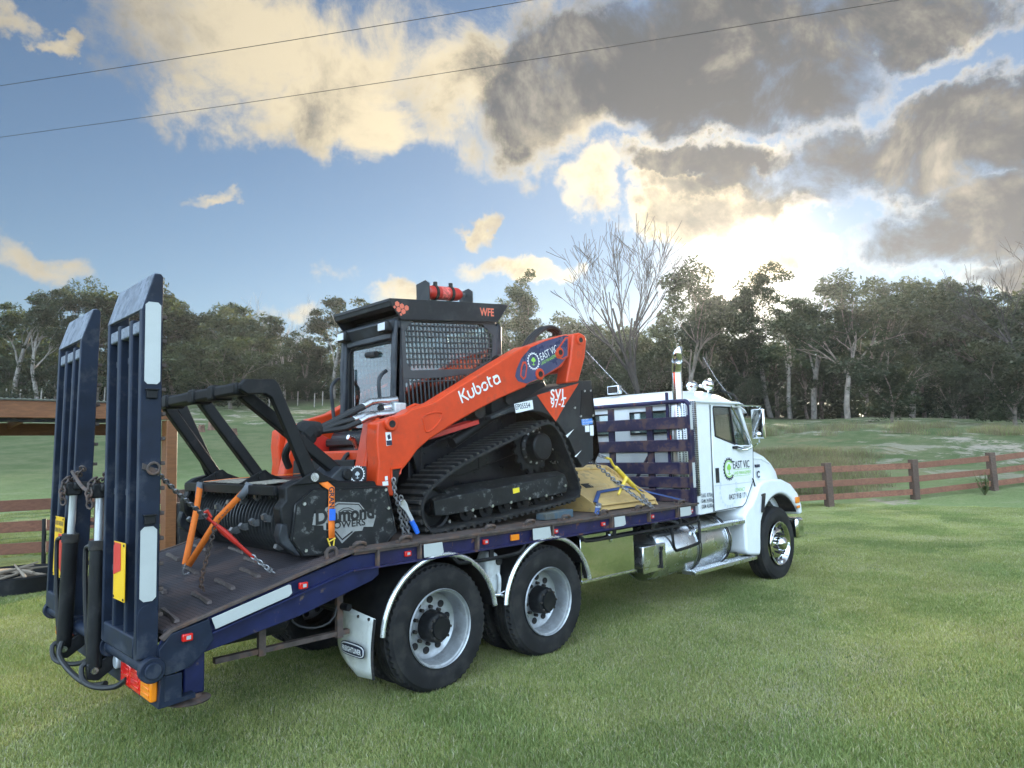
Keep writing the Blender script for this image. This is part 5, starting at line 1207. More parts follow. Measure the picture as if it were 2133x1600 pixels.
obj('gear_emblem', gear(gx, gz, .070, -.9625, 0, 360, 20, .12), dec_white, W4); obj('leaf_emblem', tree_mark(gx, gz-.005, .042, -.9635), dec_grey, W4)
obj('hitch_plate', MB().prism([(-.44, 1.42), (-.40, 1.42), (-.36, 1.90), (-.41, 1.90)], -.55, .55), blk, W4, .01)
# rotor with ring discs and teeth
RC = (-.985, 1.435)
ROT = obj('rotor', MB().cyl((RC[0], -.89, RC[1]), (RC[0], .89, RC[1]), .195, 40), blk, W4)
nd = 30
ring_me = None
for i in range(nd):
    y = -.86 + 1.72*i/(nd-1)
    o = shared('rotor_ring', lambda: MB().lathe([(.19, -.006), (.258, -.005), (.262, 0), (.258, .005), (.19, .006)], (0, 0, 0), (0, 1, 0), 44), M('ring_steel', (.075, .078, .082), .38, metal=.5, var=.3), ROT, (RC[0], y, RC[1]))
def tooth(): return MB().obox((0, 0, 0), (.05, .05, .035), (1, 0, 0), (0, 0, 1)).prism([(-.02, .018), (.028, .018), (.04, .03), (.02, .052), (-.01, .04)], -.024, .024)
for i in range(26):
    y = -.83 + 1.66*i/25; a = radians(215 - (i*97) % 150)
    o = shared('cutter_tooth', tooth, M('tooth_steel', (.26, .27, .28), .35, metal=.7, var=.4, scale=15), ROT, (RC[0] + .27*cos(a), y, RC[1] + .27*sin(a)))
    o.rotation_euler = (0, -(a - pi/2), 0)
for i in range(22):
    y = -.86 + 1.72*i/21; obj('hood_stud', MB().cyl((-1.262, y, 1.655), (-1.262, y, 1.63), .007, 6), blk, W4)
# push frame
near = [(-1.610, 2.430), (-1.610, 2.466), (-1.574, 2.506), (-1.357, 2.514), (-1.323, 2.483), (-1.228, 2.274), (-1.009, 1.807), (-1.061, 1.743), (-1.118, 1.791), (-1.268, 2.143), (-1.376, 2.378), (-1.424, 2.405), (-1.560, 2.398)]
obj('push_arm', MB().prism(near, -1.03, -.97), blk, W4, .008)
far_ = near
obj('push_arm', MB().prism(near, .86, .92), blk, W4, .008)
obj('push_bar', MB().box(-1.63, -1.50, -.97, .86, 2.395, 2.485), blk, W4, .02)
for y in (-.55, -.15, .45): obj('bar_clamp', MB().box(-1.645, -1.485, y-.06, y+.06, 2.38, 2.497), blk, W4, .02)
def strut(y, y2, x2=-1.06, z2=1.79):
    a = Vector((-1.50, y, 2.42)); b = Vector((x2, y2, z2)); d = (b-a)
    return obj('push_strut', MB().obox((a+b)/2, (d.length, .09, .085), d, (0, 1, 0)), blk, W4, .012)
strut(-.02, -.10); strut(.80, .80); strut(-.80, -.80, -.70, 1.80)
for y in (-.99, -.10, .80):
    obj('strut_lug', MB().prism([(-1.25, 1.73), (-1.08, 1.82), (-1.02, 1.84), (-.97, 1.80), (-.85, 1.75)], y-.06, y-.04), blk, W4, .008)
    obj('strut_pin', MB().cyl((-1.055, y-.075, 1.785), (-1.055, y+.06, 1.785), .033, 14), zinc if y < -.5 else blk, W4)
obj('strut_pin', MB().cyl((-.72, -.98, 1.79), (-.72, -.72, 1.79), .045, 16), blk, W4, .01)
# hoses from the couplers into the head
for k, (pts) in enumerate(([(340, 1075), (250, 1110), (150, 1170), (60, 1205)], [(330, 1080), (230, 1125), (120, 1195), (40, 1230)], [(400, 985), (300, 1040), (180, 1110), (60, 1165)])):
    pass
def hosel(pl, y0, y1, r=.026):
    n = len(pl); obj('drive_hose', MB().tube(smooth_path([(a, y0 + (y1-y0)*i/(n-1), b) for i, (a, b) in enumerate(pl)], 3), r, 10), hose, W4)
hosel([(-0.408, 2.352), (-0.552, 2.285), (-0.709, 2.202), (-0.861, 2.140), (-0.959, 2.107)], -.72, -.62, .030)
hosel([(-0.517, 2.237), (-0.656, 2.202), (-0.810, 2.145), (-0.921, 2.101)], -.74, -.66, .026)
hosel([(-0.469, 2.222), (-0.603, 2.166), (-0.745, 2.149), (-0.870, 2.133)], -.76, -.68, .026)
hosel([(-0.857, 2.115), (-0.979, 2.060), (-1.016, 1.960), (-0.956, 1.858)], -.62, -.45, .030)
obj('hose_sleeve', MB().tube(smooth_path([(a, -.68, b) for a, b in [(-0.806, 2.160), (-0.866, 2.154), (-0.918, 2.134), (-0.955, 2.087), (-1.006, 2.101)]], 3), [.06, .065, .07, .075, .085, .10, .105, .10, .10, .095, .09, .085, .08], 10), M('cloth_sleeve', (.012, .012, .013), .9, bump=.6, bscale=12), W4)
obj('drive_hose', MB().tube([(-.30 + .085*cos(t), -.32, 1.83 + .12*sin(t)) for t in [i*2*pi/20 for i in range(20)]], .022, 8, closed=True), hose, W4)
obj('hose_fitting', MB().tube([(-.26, -.36, 2.0), (-.30, -.37, 2.08), (-.36, -.38, 2.10)], .022, 8), zinc, W4)

# ================================================================ what else is on the deck
# ochre bucket lying in front of the headboard
B = thing('loader_bucket', (2.95, -.45, 1.235), 'ochre yellow steel bucket lying between the loader and the headboard', 'bucket')
bk = [(2.362, 1.683), (3.291, 1.697), (3.467, 1.608), (3.883, 1.233), (2.636, 1.223), (2.478, 1.236)]
def quad_slab(pts, t, mat, name, par, bev=.006):
    P = [Vector(p) for p in pts]; n = (P[1]-P[0]).cross(P[3]-P[0]).normalized()*t
    mb = MB().add([p for p in P] + [p+n for p in P], [(0, 1, 2, 3), (7, 6, 5, 4), (0, 4, 5, 1), (1, 5, 6, 2), (2, 6, 7, 3), (3, 7, 4, 0)])
    return obj(name, mb, mat, par, bev)
fl0 = (2.42, -.98, 1.27); fl1 = (3.20, -.98, 1.27); br = (3.20, -.10, 1.72); bl = (2.42, -.10, 1.72)
prof_b = [(-.98, 1.245), (-.96, 1.29), (-.22, 1.665), (-.14, 1.665), (-.14, 1.60), (-.20, 1.58), (-.90, 1.245)]
obj('bucket_shell', MB().prism([(p[0], p[1]) for p in prof_b], 2.35, 3.45, 'x'), tan, B, .008)
for x in (2.335, 3.4505): obj('bucket_cheek', MB().prism([(-1.0, 1.238), (-.94, 1.33), (-.25, 1.70), (-.08, 1.72), (-.06, 1.50), (-.10, 1.238)], x, x+.015, 'x'), tan, B, .004)
obj('bucket_back', MB().box(2.35, 3.45, -.14, -.10, 1.24, 1.70), tan, B, .006)
obj('top_roll', MB().prism([(-.24, 1.655), (-.24, 1.69), (-.02, 1.72), (-.02, 1.685)], 2.33, 3.47, 'x'), tan, B, .01)
obj('wear_strip', MB().prism([(-.985, 1.30), (-.85, 1.362), (-.85, 1.375), (-.985, 1.312)], 2.36, 3.44, 'x'), tan, B, .003)
for x in (2.62, 3.22): obj('bucket_slot', MB().prism([(-.60, 1.4755), (-.52, 1.516), (-.52, 1.522), (-.60, 1.4815)], x, x+.14, 'x'), dark, B)
obj('chalk_lettering', text_mb('MA/23-4\n2/2102', .085, (2.72, -.60, 1.486), (1, 0, 0), (0, .892, .452), sx_=1.0), M('chalk_print', (.55, .44, .26), .8), B)
# blocks under the track
obj('chock_block', MB().prism([(1.45, 1.236), (1.86, 1.236), (1.86, 1.315), (1.45, 1.30)], -1.06, -.92), M('weathered_block', (.10, .105, .095), .85, var=.3, col2=(.035, .08, .12), amt=.7, s2=6, th=.5), None, .006, label='grey timber block under the rear of the near track', cat='block')
# --- webbing and chains
def webbing(name, pts, w, nrm_, mat, label, cat, solid=.004, parts=()):
    mb = MB().ribbon([Vector(p) for p in pts], w, nrm_)
    return obj(name, mb, mat, None, solid=solid, label=label, cat=cat)
# orange strap round the rotor, two legs to one hook on the tail deck
hk = Vector((-1.61, -.02, ZT(-1.61)+.03))
s1 = webbing('tie_down_strap', [(-1.31, .50, 1.735), (-1.32, .49, 1.70), (-1.40, .35, 1.50), hk + Vector((.0, .02, .05))], .05, (.37, .92, 0), strap_o, 'orange webbing strap hanging straight down in front of the mulcher drum', 'strap')
obj('strap_sleeve', MB().ribbon([(-1.312, .503, 1.738), (-1.323, .493, 1.70), (-1.352, .435, 1.612)], .056, (.37, .92, 0)), strap_g, s1, solid=.008)
s2 = webbing('tie_down_strap', [(-1.29, -.45, 1.74), (-1.31, -.45, 1.70), (-1.45, -.24, 1.47), hk + Vector((.01, -.02, .04))], .05, (.37, .92, 0), strap_o, 'orange webbing strap slanting across the mulcher drum to the tail deck', 'strap')
obj('strap_sleeve', MB().ribbon([(-1.288, -.455, 1.745), (-1.31, -.452, 1.70), (-1.345, -.40, 1.63)], .056, (.37, .92, 0)), strap_g, s2, solid=.008)
obj('strap_lettering', text_mb('GRANE', .052, (-1.395, -.325, 1.555), (-.38, .58, -.72), (-.3, .55, .55), sx_=1.15, bold=.001), dec_dark, s2)
obj('hook', MB().tube(smooth_path([hk + Vector((0, 0, .06)), hk + Vector((-.02, .01, .0)), hk + Vector((-.01, .02, -.03)), hk + Vector((.03, 0, -.02))], 3), .010, 6), zinc, s2)
top_s = obj('tie_down_strap', MB().ribbon([(-1.28, .50, 1.742), (-1.1, .45, 1.756), (-.80, .2, 1.775), (-.62, -.1, 1.79), (-.62, -.5, 1.80)], .05, (0, 0, 1)), strap_o, None, solid=.004, label='orange strap lying across the top of the mulcher hood', cat='strap')
# orange strap down the side cover with ratchet and hook
p_ = [(-1.031, 1.809), (-0.958, 1.729), (-0.915, 1.693), (-0.916, 1.603), (-0.919, 1.508), (-0.918, 1.414), (-0.917, 1.320)]
s3_ = obj('tie_down_strap', MB().ribbon([(p_[0][0], -1.0, p_[0][1]), (p_[1][0], -1.045, p_[1][1])] + [(a, -1.063, b) for a, b in p_[2:]], .052, (0, 1, 0)), strap_o, None, solid=.004, label='orange webbing strap hooked down over the mulcher side cover', cat='strap')
(lx, lz), = [(-0.937, 1.707)]
obj('strap_lettering', text_mb('GRANE', .060, (lx, -1.0665, lz), (0, 0, -1), (1, 0, 0), sx_=.95, bold=.0015), dec_dark, s3_)
obj('keeper', MB().prism([(-0.940, 1.541), (-0.887, 1.537), (-0.889, 1.450), (-0.943, 1.454)], -1.074, -1.066), bluegrip, s3_, .003)
hx_ = [(-0.955, 1.324), (-0.888, 1.319), (-0.906, 1.253), (-0.927, 1.242)]
obj('wire_hook', MB().tube([(a, -1.068, b) for a, b in [(-0.955, 1.323), (-0.924, 1.241), (-0.906, 1.251), (-0.897, 1.320)]], .006, 6), yellowtool, s3_)
obj('wire_hook', MB().tube([(a, -1.072, b) for a, b in [(-0.891, 1.318), (-0.948, 1.296)]], .006, 6), yellowtool, s3_)
p2 = [(-1.006, 1.175), (-1.016, 1.227), (-0.996, 1.256), (-0.959, 1.261), (-0.935, 1.240), (-0.931, 1.193)]
obj('anchor_shackle', MB().tube(smooth_path([(a, -1.16, b) for a, b in p2], 3), .016, 8), steel_rust, T)
# front chain with red lever binder: ramp hook to the deck
C1_ = Vector((-2.22, -1.235, 1.885)); C2_ = Vector((-1.78, -.55, 1.50)); C3_ = Vector((-1.60, -.68, 1.28)); C4_ = Vector((-1.42, -1.05, ZT(-1.42)+.02))
FC = thing('lashing_chain', (-1.42, -1.0, ZT(-1.42)), 'grey chain with a red load binder from the near ramp down to the tail deck', 'chain')
ppx = [c for c in (#
 [(-2.237, 1.858)][0], )]
A_ = Vector((-2.24, -1.225, 1.90))
pb = [(-1.784, 1.543), (-1.669, 1.434), (-1.418, 1.194)]
Bv, Cv, Dv = (Vector((a, -.9, b)) for a, b in pb)
Ev = Vector((-1.36, -1.05, ZT(-1.36)+.02))
obj('chain_run', chain_mb([A_, A_.lerp(Bv, .5) - Vector((0, 0, .015)), Bv], .042, .006, .014), chain_m, FC)
obj('chain_run', chain_mb([Dv + Vector((-.06, 0, .06)), Dv.lerp(Ev, .5), Ev], .042, .006, .014), chain_m, FC)
obj('chain_run', chain_mb([Bv.lerp(Cv, .5), Vector((-1.78, -.80, ZT(-1.78)+.12)), Vector((-1.74, -.75, ZT(-1.74)+.02))], .042, .006, .014), steel_rust, FC)
bind = obj('load_binder', MB().tube([Bv, Bv.lerp(Cv, .25), Bv.lerp(Cv, .5)], [.014, .010, .013], 8), red, FC)
obj('binder_body', MB().tube([Bv.lerp(Cv, .55), Cv, Cv.lerp(Dv, .35)], [.016, .024, .018], 8), red, FC)
obj('binder_lever', MB().tube([Cv.lerp(Dv, .1), Cv.lerp(Dv, .6), Dv], [.018, .014, .010], 8), red, FC)
obj('grab_hook', MB().tube([Bv + Vector((-.03, 0, .03)), Bv + Vector((.0, .0, .045)), Bv + Vector((.025, 0, .0)), Bv], .013, 6), red, FC)
obj('ring_link', MB().tube([A_ + Vector((.035*cos(t), -.01, .035*sin(t))) for t in [i*2*pi/12 for i in range(12)]], .009, 6, closed=True), steel_rust, FC)
# side chain with chrome and blue ratchet lever beside the near track
SC = thing('lashing_chain', (-.1, -1.2, 1.24), 'hanging chain with a silver and blue lever binder beside the near track', 'chain')
cq = [(a, -1.04, b) for a, b in [(-0.333, 1.757), (-0.329, 1.683), (-0.319, 1.609), (-0.287, 1.506), (-0.266, 1.422), (-0.251, 1.329), (-0.219, 1.243)]]
obj('chain_run', chain_mb(cq, .045, .007, .015), chain_m, SC); obj('chain_run', chain_mb([(a+.035, b-.02, c) for a, b, c in cq[2:]], .045, .007, .015), chain_m, SC)
lv = obj('binder_lever', MB().prism([(-0.318, 1.538), (-0.303, 1.564), (-0.264, 1.563), (-0.242, 1.532), (-0.221, 1.475), (-0.171, 1.388), (-0.202, 1.377), (-0.260, 1.469), (-0.310, 1.514)], -1.10, -1.085), rod_steel, SC, .004)
obj('lever_pivot', MB().cyl([(-0.295, 1.544)][0][:1] + (-1.112,) + [(-0.295, 1.544)][0][1:], [(-0.295, 1.544)][0][:1] + (-1.101,) + [(-0.295, 1.544)][0][1:], .02, 12), zinc, SC)
obj('lever_grip', MB().tube([(a, -1.092, b) for a, b in [(-0.198, 1.386), (-0.162, 1.328), (-0.138, 1.280)]], [.020, .022, .020], 10), bluegrip, SC)
obj('anchor_shackle', MB().tube(smooth_path([(a, -1.17, b) for a, b in [(-0.345, 1.217), (-0.355, 1.258), (-0.322, 1.277), (-0.278, 1.259), (-0.246, 1.210)]], 3), .017, 8), steel_rust, SC)
# chain with yellow ratchet binder over the bucket
YC2 = thing('lashing_chain', (3.0, -1.2, 1.24), 'chain with a yellow ratchet binder stretched over the ochre bucket', 'chain')
q0 = Vector((2.38, -.86, 1.90)); q5 = Vector((3.02, -1.22, 1.25))
pz = [(2.496, 1.827), (2.624, 1.739), (2.860, 1.570), (3.105, 1.402)] ; qa, qb, qc, qd = (Vector((a, -1.0, b)) for a, b in pz)
obj('chain_run', chain_mb([q0, q0.lerp(qa, .5), qa], .05, .008, .018), chain_m, YC2); obj('chain_run', chain_mb([qd, qd.lerp(q5, .5), q5], .05, .008, .018), chain_m, YC2)
obj('chain_run', chain_mb([q0 + Vector((-.03, 0, -.05)), q0.lerp(q5, .35) + Vector((-.02, 0, -.06)), q0.lerp(q5, .7) + Vector((-.02, -.02, -.05)), q5], .05, .008, .018), chain_m, YC2)
obj('binder_hook', MB().tube([qa, qa.lerp(qb, .5) + Vector((.02, 0, .02)), qb], .014, 8), yellowtool, YC2)
obj('binder_barrel', MB().tube([qb, qb.lerp(qc, .15), qb.lerp(qc, .2), qc, qc.lerp(qd, .5), qc.lerp(qd, .6), qd], [.014, .014, .028, .028, .028, .014, .014], 12), yellowtool, YC2)
hb = [(2.821, 1.589), (2.731, 1.493), (2.657, 1.407)]; obj('ratchet_handle', MB().tube([(a, -1.03, b) for a, b in hb], [.024, .018, .014], 8), yellowtool, YC2)
obj('binder_hook', MB().tube([qd, qd + Vector((.03, -.01, -.05)), qd + Vector((.06, -.02, -.07))], .014, 8), yellowtool, YC2)
# blue strap over the bucket
bs = obj('tie_down_strap', MB().ribbon([(2.05, -1.21, 1.26), (2.30, -1.04, 1.345), (2.34, -.96, 1.345), (2.7, -.72, 1.428), (3.30, -.68, 1.452), (3.46, -.78, 1.40), (3.75, -1.19, 1.27)], .05, (.0, -.45, .9)), strap_b, None, solid=.004, label='blue webbing strap tied over the ochre bucket', cat='strap')
obj('ratchet_buckle', MB().obox((2.22, -1.10, 1.315), (.11, .06, .035), (.25, .17, .085), (0, 0, 1)), zinc, bs, .004)
for p in ((2.06, -1.20, 1.262), (3.74, -1.18, 1.272)): obj('wire_hook', MB().tube([Vector(p) + Vector((.05, .02, .02)), Vector(p), Vector(p) + Vector((-.02, -.02, -.02))], .008, 6), zinc, bs)
# --- fire extinguisher on the loader roof
FE = thing('fire_extinguisher', (.80, -.38, 3.44), 'red fire extinguisher lying in a black bracket on the loader roof', 'extinguisher')
e0 = Vector((.54, -.38, 3.53)); e1 = Vector((1.04, -.38, 3.566))
d_ = (e1-e0).normalized()
obj('cylinder', MB().lathe([(.001, 0), (.055, .004), (.068, .02), (.070, .05), (.070, .36), (.066, .40), (.045, .44), (.03, .45), (.001, .452)], e0, d_, 28), red, FE)
for t in (.10, .30):
    c_ = e0 + d_*t; obj('clamp_band', MB().lathe([(.0715, -.018), (.076, -.018), (.076, .018), (.0715, .018)], c_, d_, 28, closed=True), dark, FE)
    obj('clamp_latch', MB().obox(c_ + Vector((0, -.02, .085)), (.04, .03, .05), d_, (0, 0, 1)), dark, FE, .008)
obj('label_print', MB().lathe([(.0705, .0), (.0705, .10)], e0 + d_*.16, d_, 28), M('extinguisher_label', (.62, .12, .10), .4, var=.5, scale=40), FE)
obj('valve', MB().tube([e0 + d_*.44, e0 + d_*.50], .02, 8), zinc, FE)
for (x, zt) in ((.50, 3.64), (1.06, 3.63)):
    z = 3.385 + (x-.04)*math.tan(TI) + .004
    obj('bracket_plate', MB().prism([(-.48, z), (-.27, z), (-.27, zt-.02), (-.42, zt), (-.48, zt-.04)], x, x+.008, 'x'), charcoal, FE)
obj('bracket_base', MB().obox((.785, -.375, 3.445), (.56, .20, .012), UX, UZ), charcoal, FE)

# ================================================================ fences and yard things
def wood(name, c1, c2, rough=.65):
    m = bpy.data.materials.new(name); m.use_nodes = True; nt = m.node_tree; b = nt.nodes['Principled BSDF']
    tc = nt.nodes.new('ShaderNodeTexCoord'); mp = nt.nodes.new('ShaderNodeMapping'); mp.inputs['Scale'].default_value = (1.2, 14, 14); nt.links.new(tc.outputs['Object'], mp.inputs[0])
    oi = nt.nodes.new('ShaderNodeObjectInfo'); r_ = E(nt, oi.outputs['Random'])
    n1 = noise(nt, mp.outputs[0], 2.0, 6, .65, .4); n2 = noise(nt, tc.outputs['Object'], 1.5, 3)
    c = mixc(nt, n1.ramp(.3, .7), c1, c2); c = mixc(nt, n2.ramp(.5, .75)*.5, c, tuple(q*.45 for q in c1))
    c = mixc(nt, r_*.5, c, tuple(q*.55 for q in c2))
    lk(nt, c, b.inputs['Base Color']); b.inputs['Roughness'].default_value = rough
    bp = nt.nodes.new('ShaderNodeBump'); bp.inputs['Strength'].default_value = .25; bp.inputs['Distance'].default_value = .01; lk(nt, n1, bp.inputs['Height']); nt.links.new(bp.outputs[0], b.inputs['Normal'])
    return m
rail_w = wood('rail_timber', (.165, .060, .035), (.28, .115, .065)); post_w = wood('post_timber', (.060, .036, .026), (.125, .072, .050)); shed_w = wood('oiled_timber', (.17, .062, .022), (.29, .115, .042), .5)
def fence(name, label, pts, zs, lean=0.0, rails=((.98, 1.16), (.58, .76), (.20, .37))):
    base = Vector((pts[0][0], pts[0][1], zs[0])); F = thing(name, base, label, 'fence')
    for i, ((x, y), z) in enumerate(zip(pts, zs)):
        d = Vector((pts[min(i+1, len(pts)-1)][0]-pts[max(i-1, 0)][0], pts[min(i+1, len(pts)-1)][1]-pts[max(i-1, 0)][1], 0)).normalized()
        mb = MB().obox((0, 0, 0), (.20, .20, 1.36), d, (0, 0, 1)).xf(Matrix.Translation((x, y, z+.58)) @ Matrix.Rotation(rnd.uniform(-.02, .02) + lean, 4, 'X'))
        obj('post', mb, post_w, F, .012)
    for i in range(len(pts)-1):
        a = Vector((pts[i][0], pts[i][1], 0)); b = Vector((pts[i+1][0], pts[i+1][1], 0)); d = (b-a).normalized(); n = Vector((-d.y, d.x, 0))
        for (z0, z1) in rails:
            za, zb = zs[i], zs[i+1]; j = rnd.uniform(-.012, .012)
            A = a + d*.10; B_ = b - d*.10; t = .022
            mb = MB().add([A - n*t + Vector((0, 0, za+z0+j)), B_ - n*t + Vector((0, 0, zb+z0-j)), B_ + n*t + Vector((0, 0, zb+z0-j)), A + n*t + Vector((0, 0, za+z0+j)),
                           A - n*t + Vector((0, 0, za+z1+j)), B_ - n*t + Vector((0, 0, zb+z1-j)), B_ + n*t + Vector((0, 0, zb+z1-j)), A + n*t + Vector((0, 0, za+z1+j))],
                          [(0, 3, 2, 1), (4, 5, 6, 7), (0, 1, 5, 4), (1, 2, 6, 5), (2, 3, 7, 6), (3, 0, 4, 7)])
            o = obj('rail', mb, rail_w, F, .006)
    return F
t_ = Vector((.884, -.468))
P1 = Vector((17.15, 2.6)); fpts = [P1 - t_*3.1, P1, P1 + t_*3.1, P1 + t_*6.15, P1 + t_*9.3, P1 + t_*12.4]
fence('rail_fence', 'brown three-rail timber fence crossing the lawn to the right of the cab', [tuple(p) for p in fpts], [ground_z(p.x, p.y) if False else z for p, z in zip(fpts, (0, 0, 0, .12, .30, .5))])
lp = [(-5.2, 11.95), (-2.5, 10.80), (.2, 9.65), (1.55, 9.1)]
fence('rail_fence', 'brown three-rail timber fence behind the upright ramps', lp, [.05]*4, rails=((.99, 1.20), (.60, .80), (.20, .40)))
# open-fronted timber shelter at the left
A0 = -1.72, 7.50, 0.96, 1.90; A1_ = 0.93, 7.89, 0.67, 2.19
SH = thing('timber_shelter', (A1_[0], A1_[1], 0), 'open timber shelter with a corrugated roof behind the ramps', 'shelter')
a0 = Vector((A0[0], A0[1], 0)); a1 = Vector((A1_[0], A1_[1], 0)); dv = (a1-a0).normalized(); a0 = a0 - dv*2.2; nb = Vector((-dv.y, dv.x, 0)); nb = nb if nb.dot(Vector((GX, GY, 0)) - a1) < 0 else -nb
ztop = 2.94
def beam(name, p, q, w, h, mat, par, bev=.008):
    d = q-p; return obj(name, MB().obox((p+q)/2, (d.length, w, h), d, (0, 0, 1) if abs(d.z) < .9*d.length else nb), mat, par, bev)
beam('fascia_beam', a0 + Vector((0, 0, ztop-.15)), a1 + Vector((0, 0, ztop-.15)), .06, .27, shed_w, SH)
beam('rear_beam', a0 + nb*1.8 + Vector((0, 0, ztop-.40)), a1 + nb*1.8 + Vector((0, 0, ztop-.40)), .10, .22, shed_w, SH)
beam('underside_shade', a0 + nb*.12 + Vector((0, 0, ztop-.315)), a1 + nb*.12 - dv*.2 + Vector((0, 0, ztop-.315)), .14, .06, dark, SH)  # near-black strip: shade under the roof edge put into the colour
for p in (a1 - dv*.06 + nb*.02, a1 + nb*1.8 - dv*.1, a0 + nb*.02, a0 + nb*1.8): beam('post', p + Vector((0, 0, -.1)), p + Vector((0, 0, ztop-.30)), .20, .20, shed_w, SH)
corr = M('corrugated_sheet', (.55, .57, .58), .35, metal=.7, var=.1)
rl = (a1-a0).length; mb = MB(); rows = []
nw = int(rl/.019)
for i in range(nw+1):
    p = a0 + dv*(rl+.12)*i/nw; zz = .009*sin(i*pi/2)
    rows.append([p - nb*.10 + Vector((0, 0, ztop+.015+zz)), p + nb*2.0 + Vector((0, 0, ztop-.25+zz))])
mb.add([q for r in rows for q in r], [(2*i, 2*i+1, 2*i+3, 2*i+2) for i in range(nw)])
obj('roof_sheet', mb, corr, SH, solid=.003)
for i in range(6):
    p = a0 + dv*(rl*i/5.2); beam('rafter', p + nb*.05 + Vector((0, 0, ztop-.10)), p + nb*1.9 + Vector((0, 0, ztop-.35)), .05, .12, shed_w, SH)
(tbx, tby), = [(1.349, 9.456)]
obj('timber_block', MB().box(tbx-.16, tbx+.16, tby, tby+.4, 0, .24), shed_w, None, .012, label='square timber block on the grass beside the shelter post', cat='block')
obj('black_bin', MB().prism([(1.02, 0), (1.40, 0), (1.44, 1.12), (.98, 1.12)], 7.75, 8.2), dark, None, .03, label='black bin standing beside the shelter post behind the mulcher', cat='bin')
# fire pit of a dark steel ring with sticks, a stake, a wire basket
pc = Vector((-1.55, 7.6, 0))
obj('fire_pit', MB().lathe([(.80, 0), (.86, .02), (.86, .24), (.80, .26), (.74, .24), (.74, .02)], pc, (0, 0, 1), 40, closed=True), blk, None, label='low dark ring fire pit on the lawn at the left edge', cat='fire pit')
stick_w = wood('dry_stick', (.16, .12, .09), (.34, .28, .21), .85)
for i in range(16):
    a = rnd.uniform(0, pi); r_ = rnd.uniform(.25, .6); c_ = pc + Vector((rnd.uniform(-.3, .3), rnd.uniform(-.3, .3), rnd.uniform(.08, .26))); d = Vector((cos(a), sin(a), rnd.uniform(-.12, .3)))*r_
    obj('stick', MB().tube([c_-d, c_ + Vector((0, 0, .02)), c_+d], [.022, .026, .012], 6), stick_w, None, label='dry stick lying in the fire pit ring', cat='stick', group='sticks in the fire pit')
obj('metal_stake', MB().cyl((-.95, 8.45, -.1), (-.96, 8.45, .98), .035, 10), blk, None, .004, label='thin dark stake standing beside the fire pit', cat='stake')
wb = MB()
for i in range(9):
    z = .05 + i*.06; wb.tube([(.20 + .30*cos(t), 8.2 + .30*sin(t), z) for t in [k*2*pi/18 for k in range(18)]], .006, 4, closed=True)
for k in range(22): t = k*2*pi/22; wb.cyl((.20 + .30*cos(t), 8.2 + .30*sin(t), 0), (.20 + .30*cos(t), 8.2 + .30*sin(t), .56), .006, 4)
obj('wire_basket', wb, blk, None, label='black wire basket seen between the two ramps', cat='basket')
# power lines
for (z, p, q, lb) in ((9.0, (-1.619, 9.799), (4.111, 1.281), 'upper of the two thin power lines crossing the sky'), (9.0, (-1.242, 12.387), (9.21, -3.231), 'lower of the two thin power lines crossing the sky')):
    p = Vector((p[0], p[1], z)); q = Vector((q[0], q[1], z)); d = (q-p).normalized(); m = (p+q)/2
    pts = [p + d*(t) + Vector((0, 0, .0009*((t-5)**2) - .012)) for t in range(-30, 46, 3)]
    obj('power_line', MB().tube(pts, .0055, 5), dark, None, label=lb, cat='power line')

# ================================================================ vegetation
def leaf_mat(name, c1, c2, tr=.35):
    m = bpy.data.materials.new(name); m.use_nodes = True; nt = m.node_tree; nt.nodes.clear()
    oi = nt.nodes.new('ShaderNodeObjectInfo'); geo = nt.nodes.new('ShaderNodeNewGeometry')
    n = noise(nt, geo.outputs['Position'], .9, 3, .6)
    rp = E(nt, geo.outputs['Random Per Island'])
    c = mixc(nt, (n*.5 + rp*.5).ramp(.25, .75), c1, c2); c = mixc(nt, E(nt, oi.outputs['Random'])*.5, c, tuple(q*.5 for q in c1))
    df = nt.nodes.new('ShaderNodeBsdfDiffuse'); nt.links.new(c, df.inputs[0])
    tl = nt.nodes.new('ShaderNodeBsdfTranslucent'); nt.links.new(mixc(nt, 1.0, c, (1.25, 1.15, .55), 'MULTIPLY'), tl.inputs[0])
    gl = nt.nodes.new('ShaderNodeBsdfGlossy'); gl.inputs['Roughness'].default_value = .5; gl.inputs['Color'].default_value = (.5, .5, .5, 1)
    mx = nt.nodes.new('ShaderNodeMixShader'); mx.inputs[0].default_value = tr; nt.links.new(df.outputs[0], mx.inputs[1]); nt.links.new(tl.outputs[0], mx.inputs[2])
    m2 = nt.nodes.new('ShaderNodeMixShader'); m2.inputs[0].default_value = .05; nt.links.new(mx.outputs[0], m2.inputs[1]); nt.links.new(gl.outputs[0], m2.inputs[2])
    o = nt.nodes.new('ShaderNodeOutputMaterial'); nt.links.new(m2.outputs[0], o.inputs[0]); return m
leaf_a = leaf_mat('gum_leaves', (.026, .042, .021), (.070, .092, .045)); leaf_b = leaf_mat('olive_leaves', (.036, .050, .030), (.082, .098, .056)); leaf_c = leaf_mat('shrub_leaves', (.06, .085, .025), (.13, .15, .045))
bark = M('gum_bark', (.16, .13, .105), .9, var=.35, scale=3, bump=.4, bscale=9, col2=(.30, .26, .22), amt=.5, s2=2); dead_bark = M('dead_bark', (.035, .029, .026), .9, var=.3, scale=3); bark_pale = M('pale_bark', (.27, .24, .21), .85, var=.25, scale=3, col2=(.12, .09, .07), amt=.6, s2=2.5, bump=.3, bscale=9)
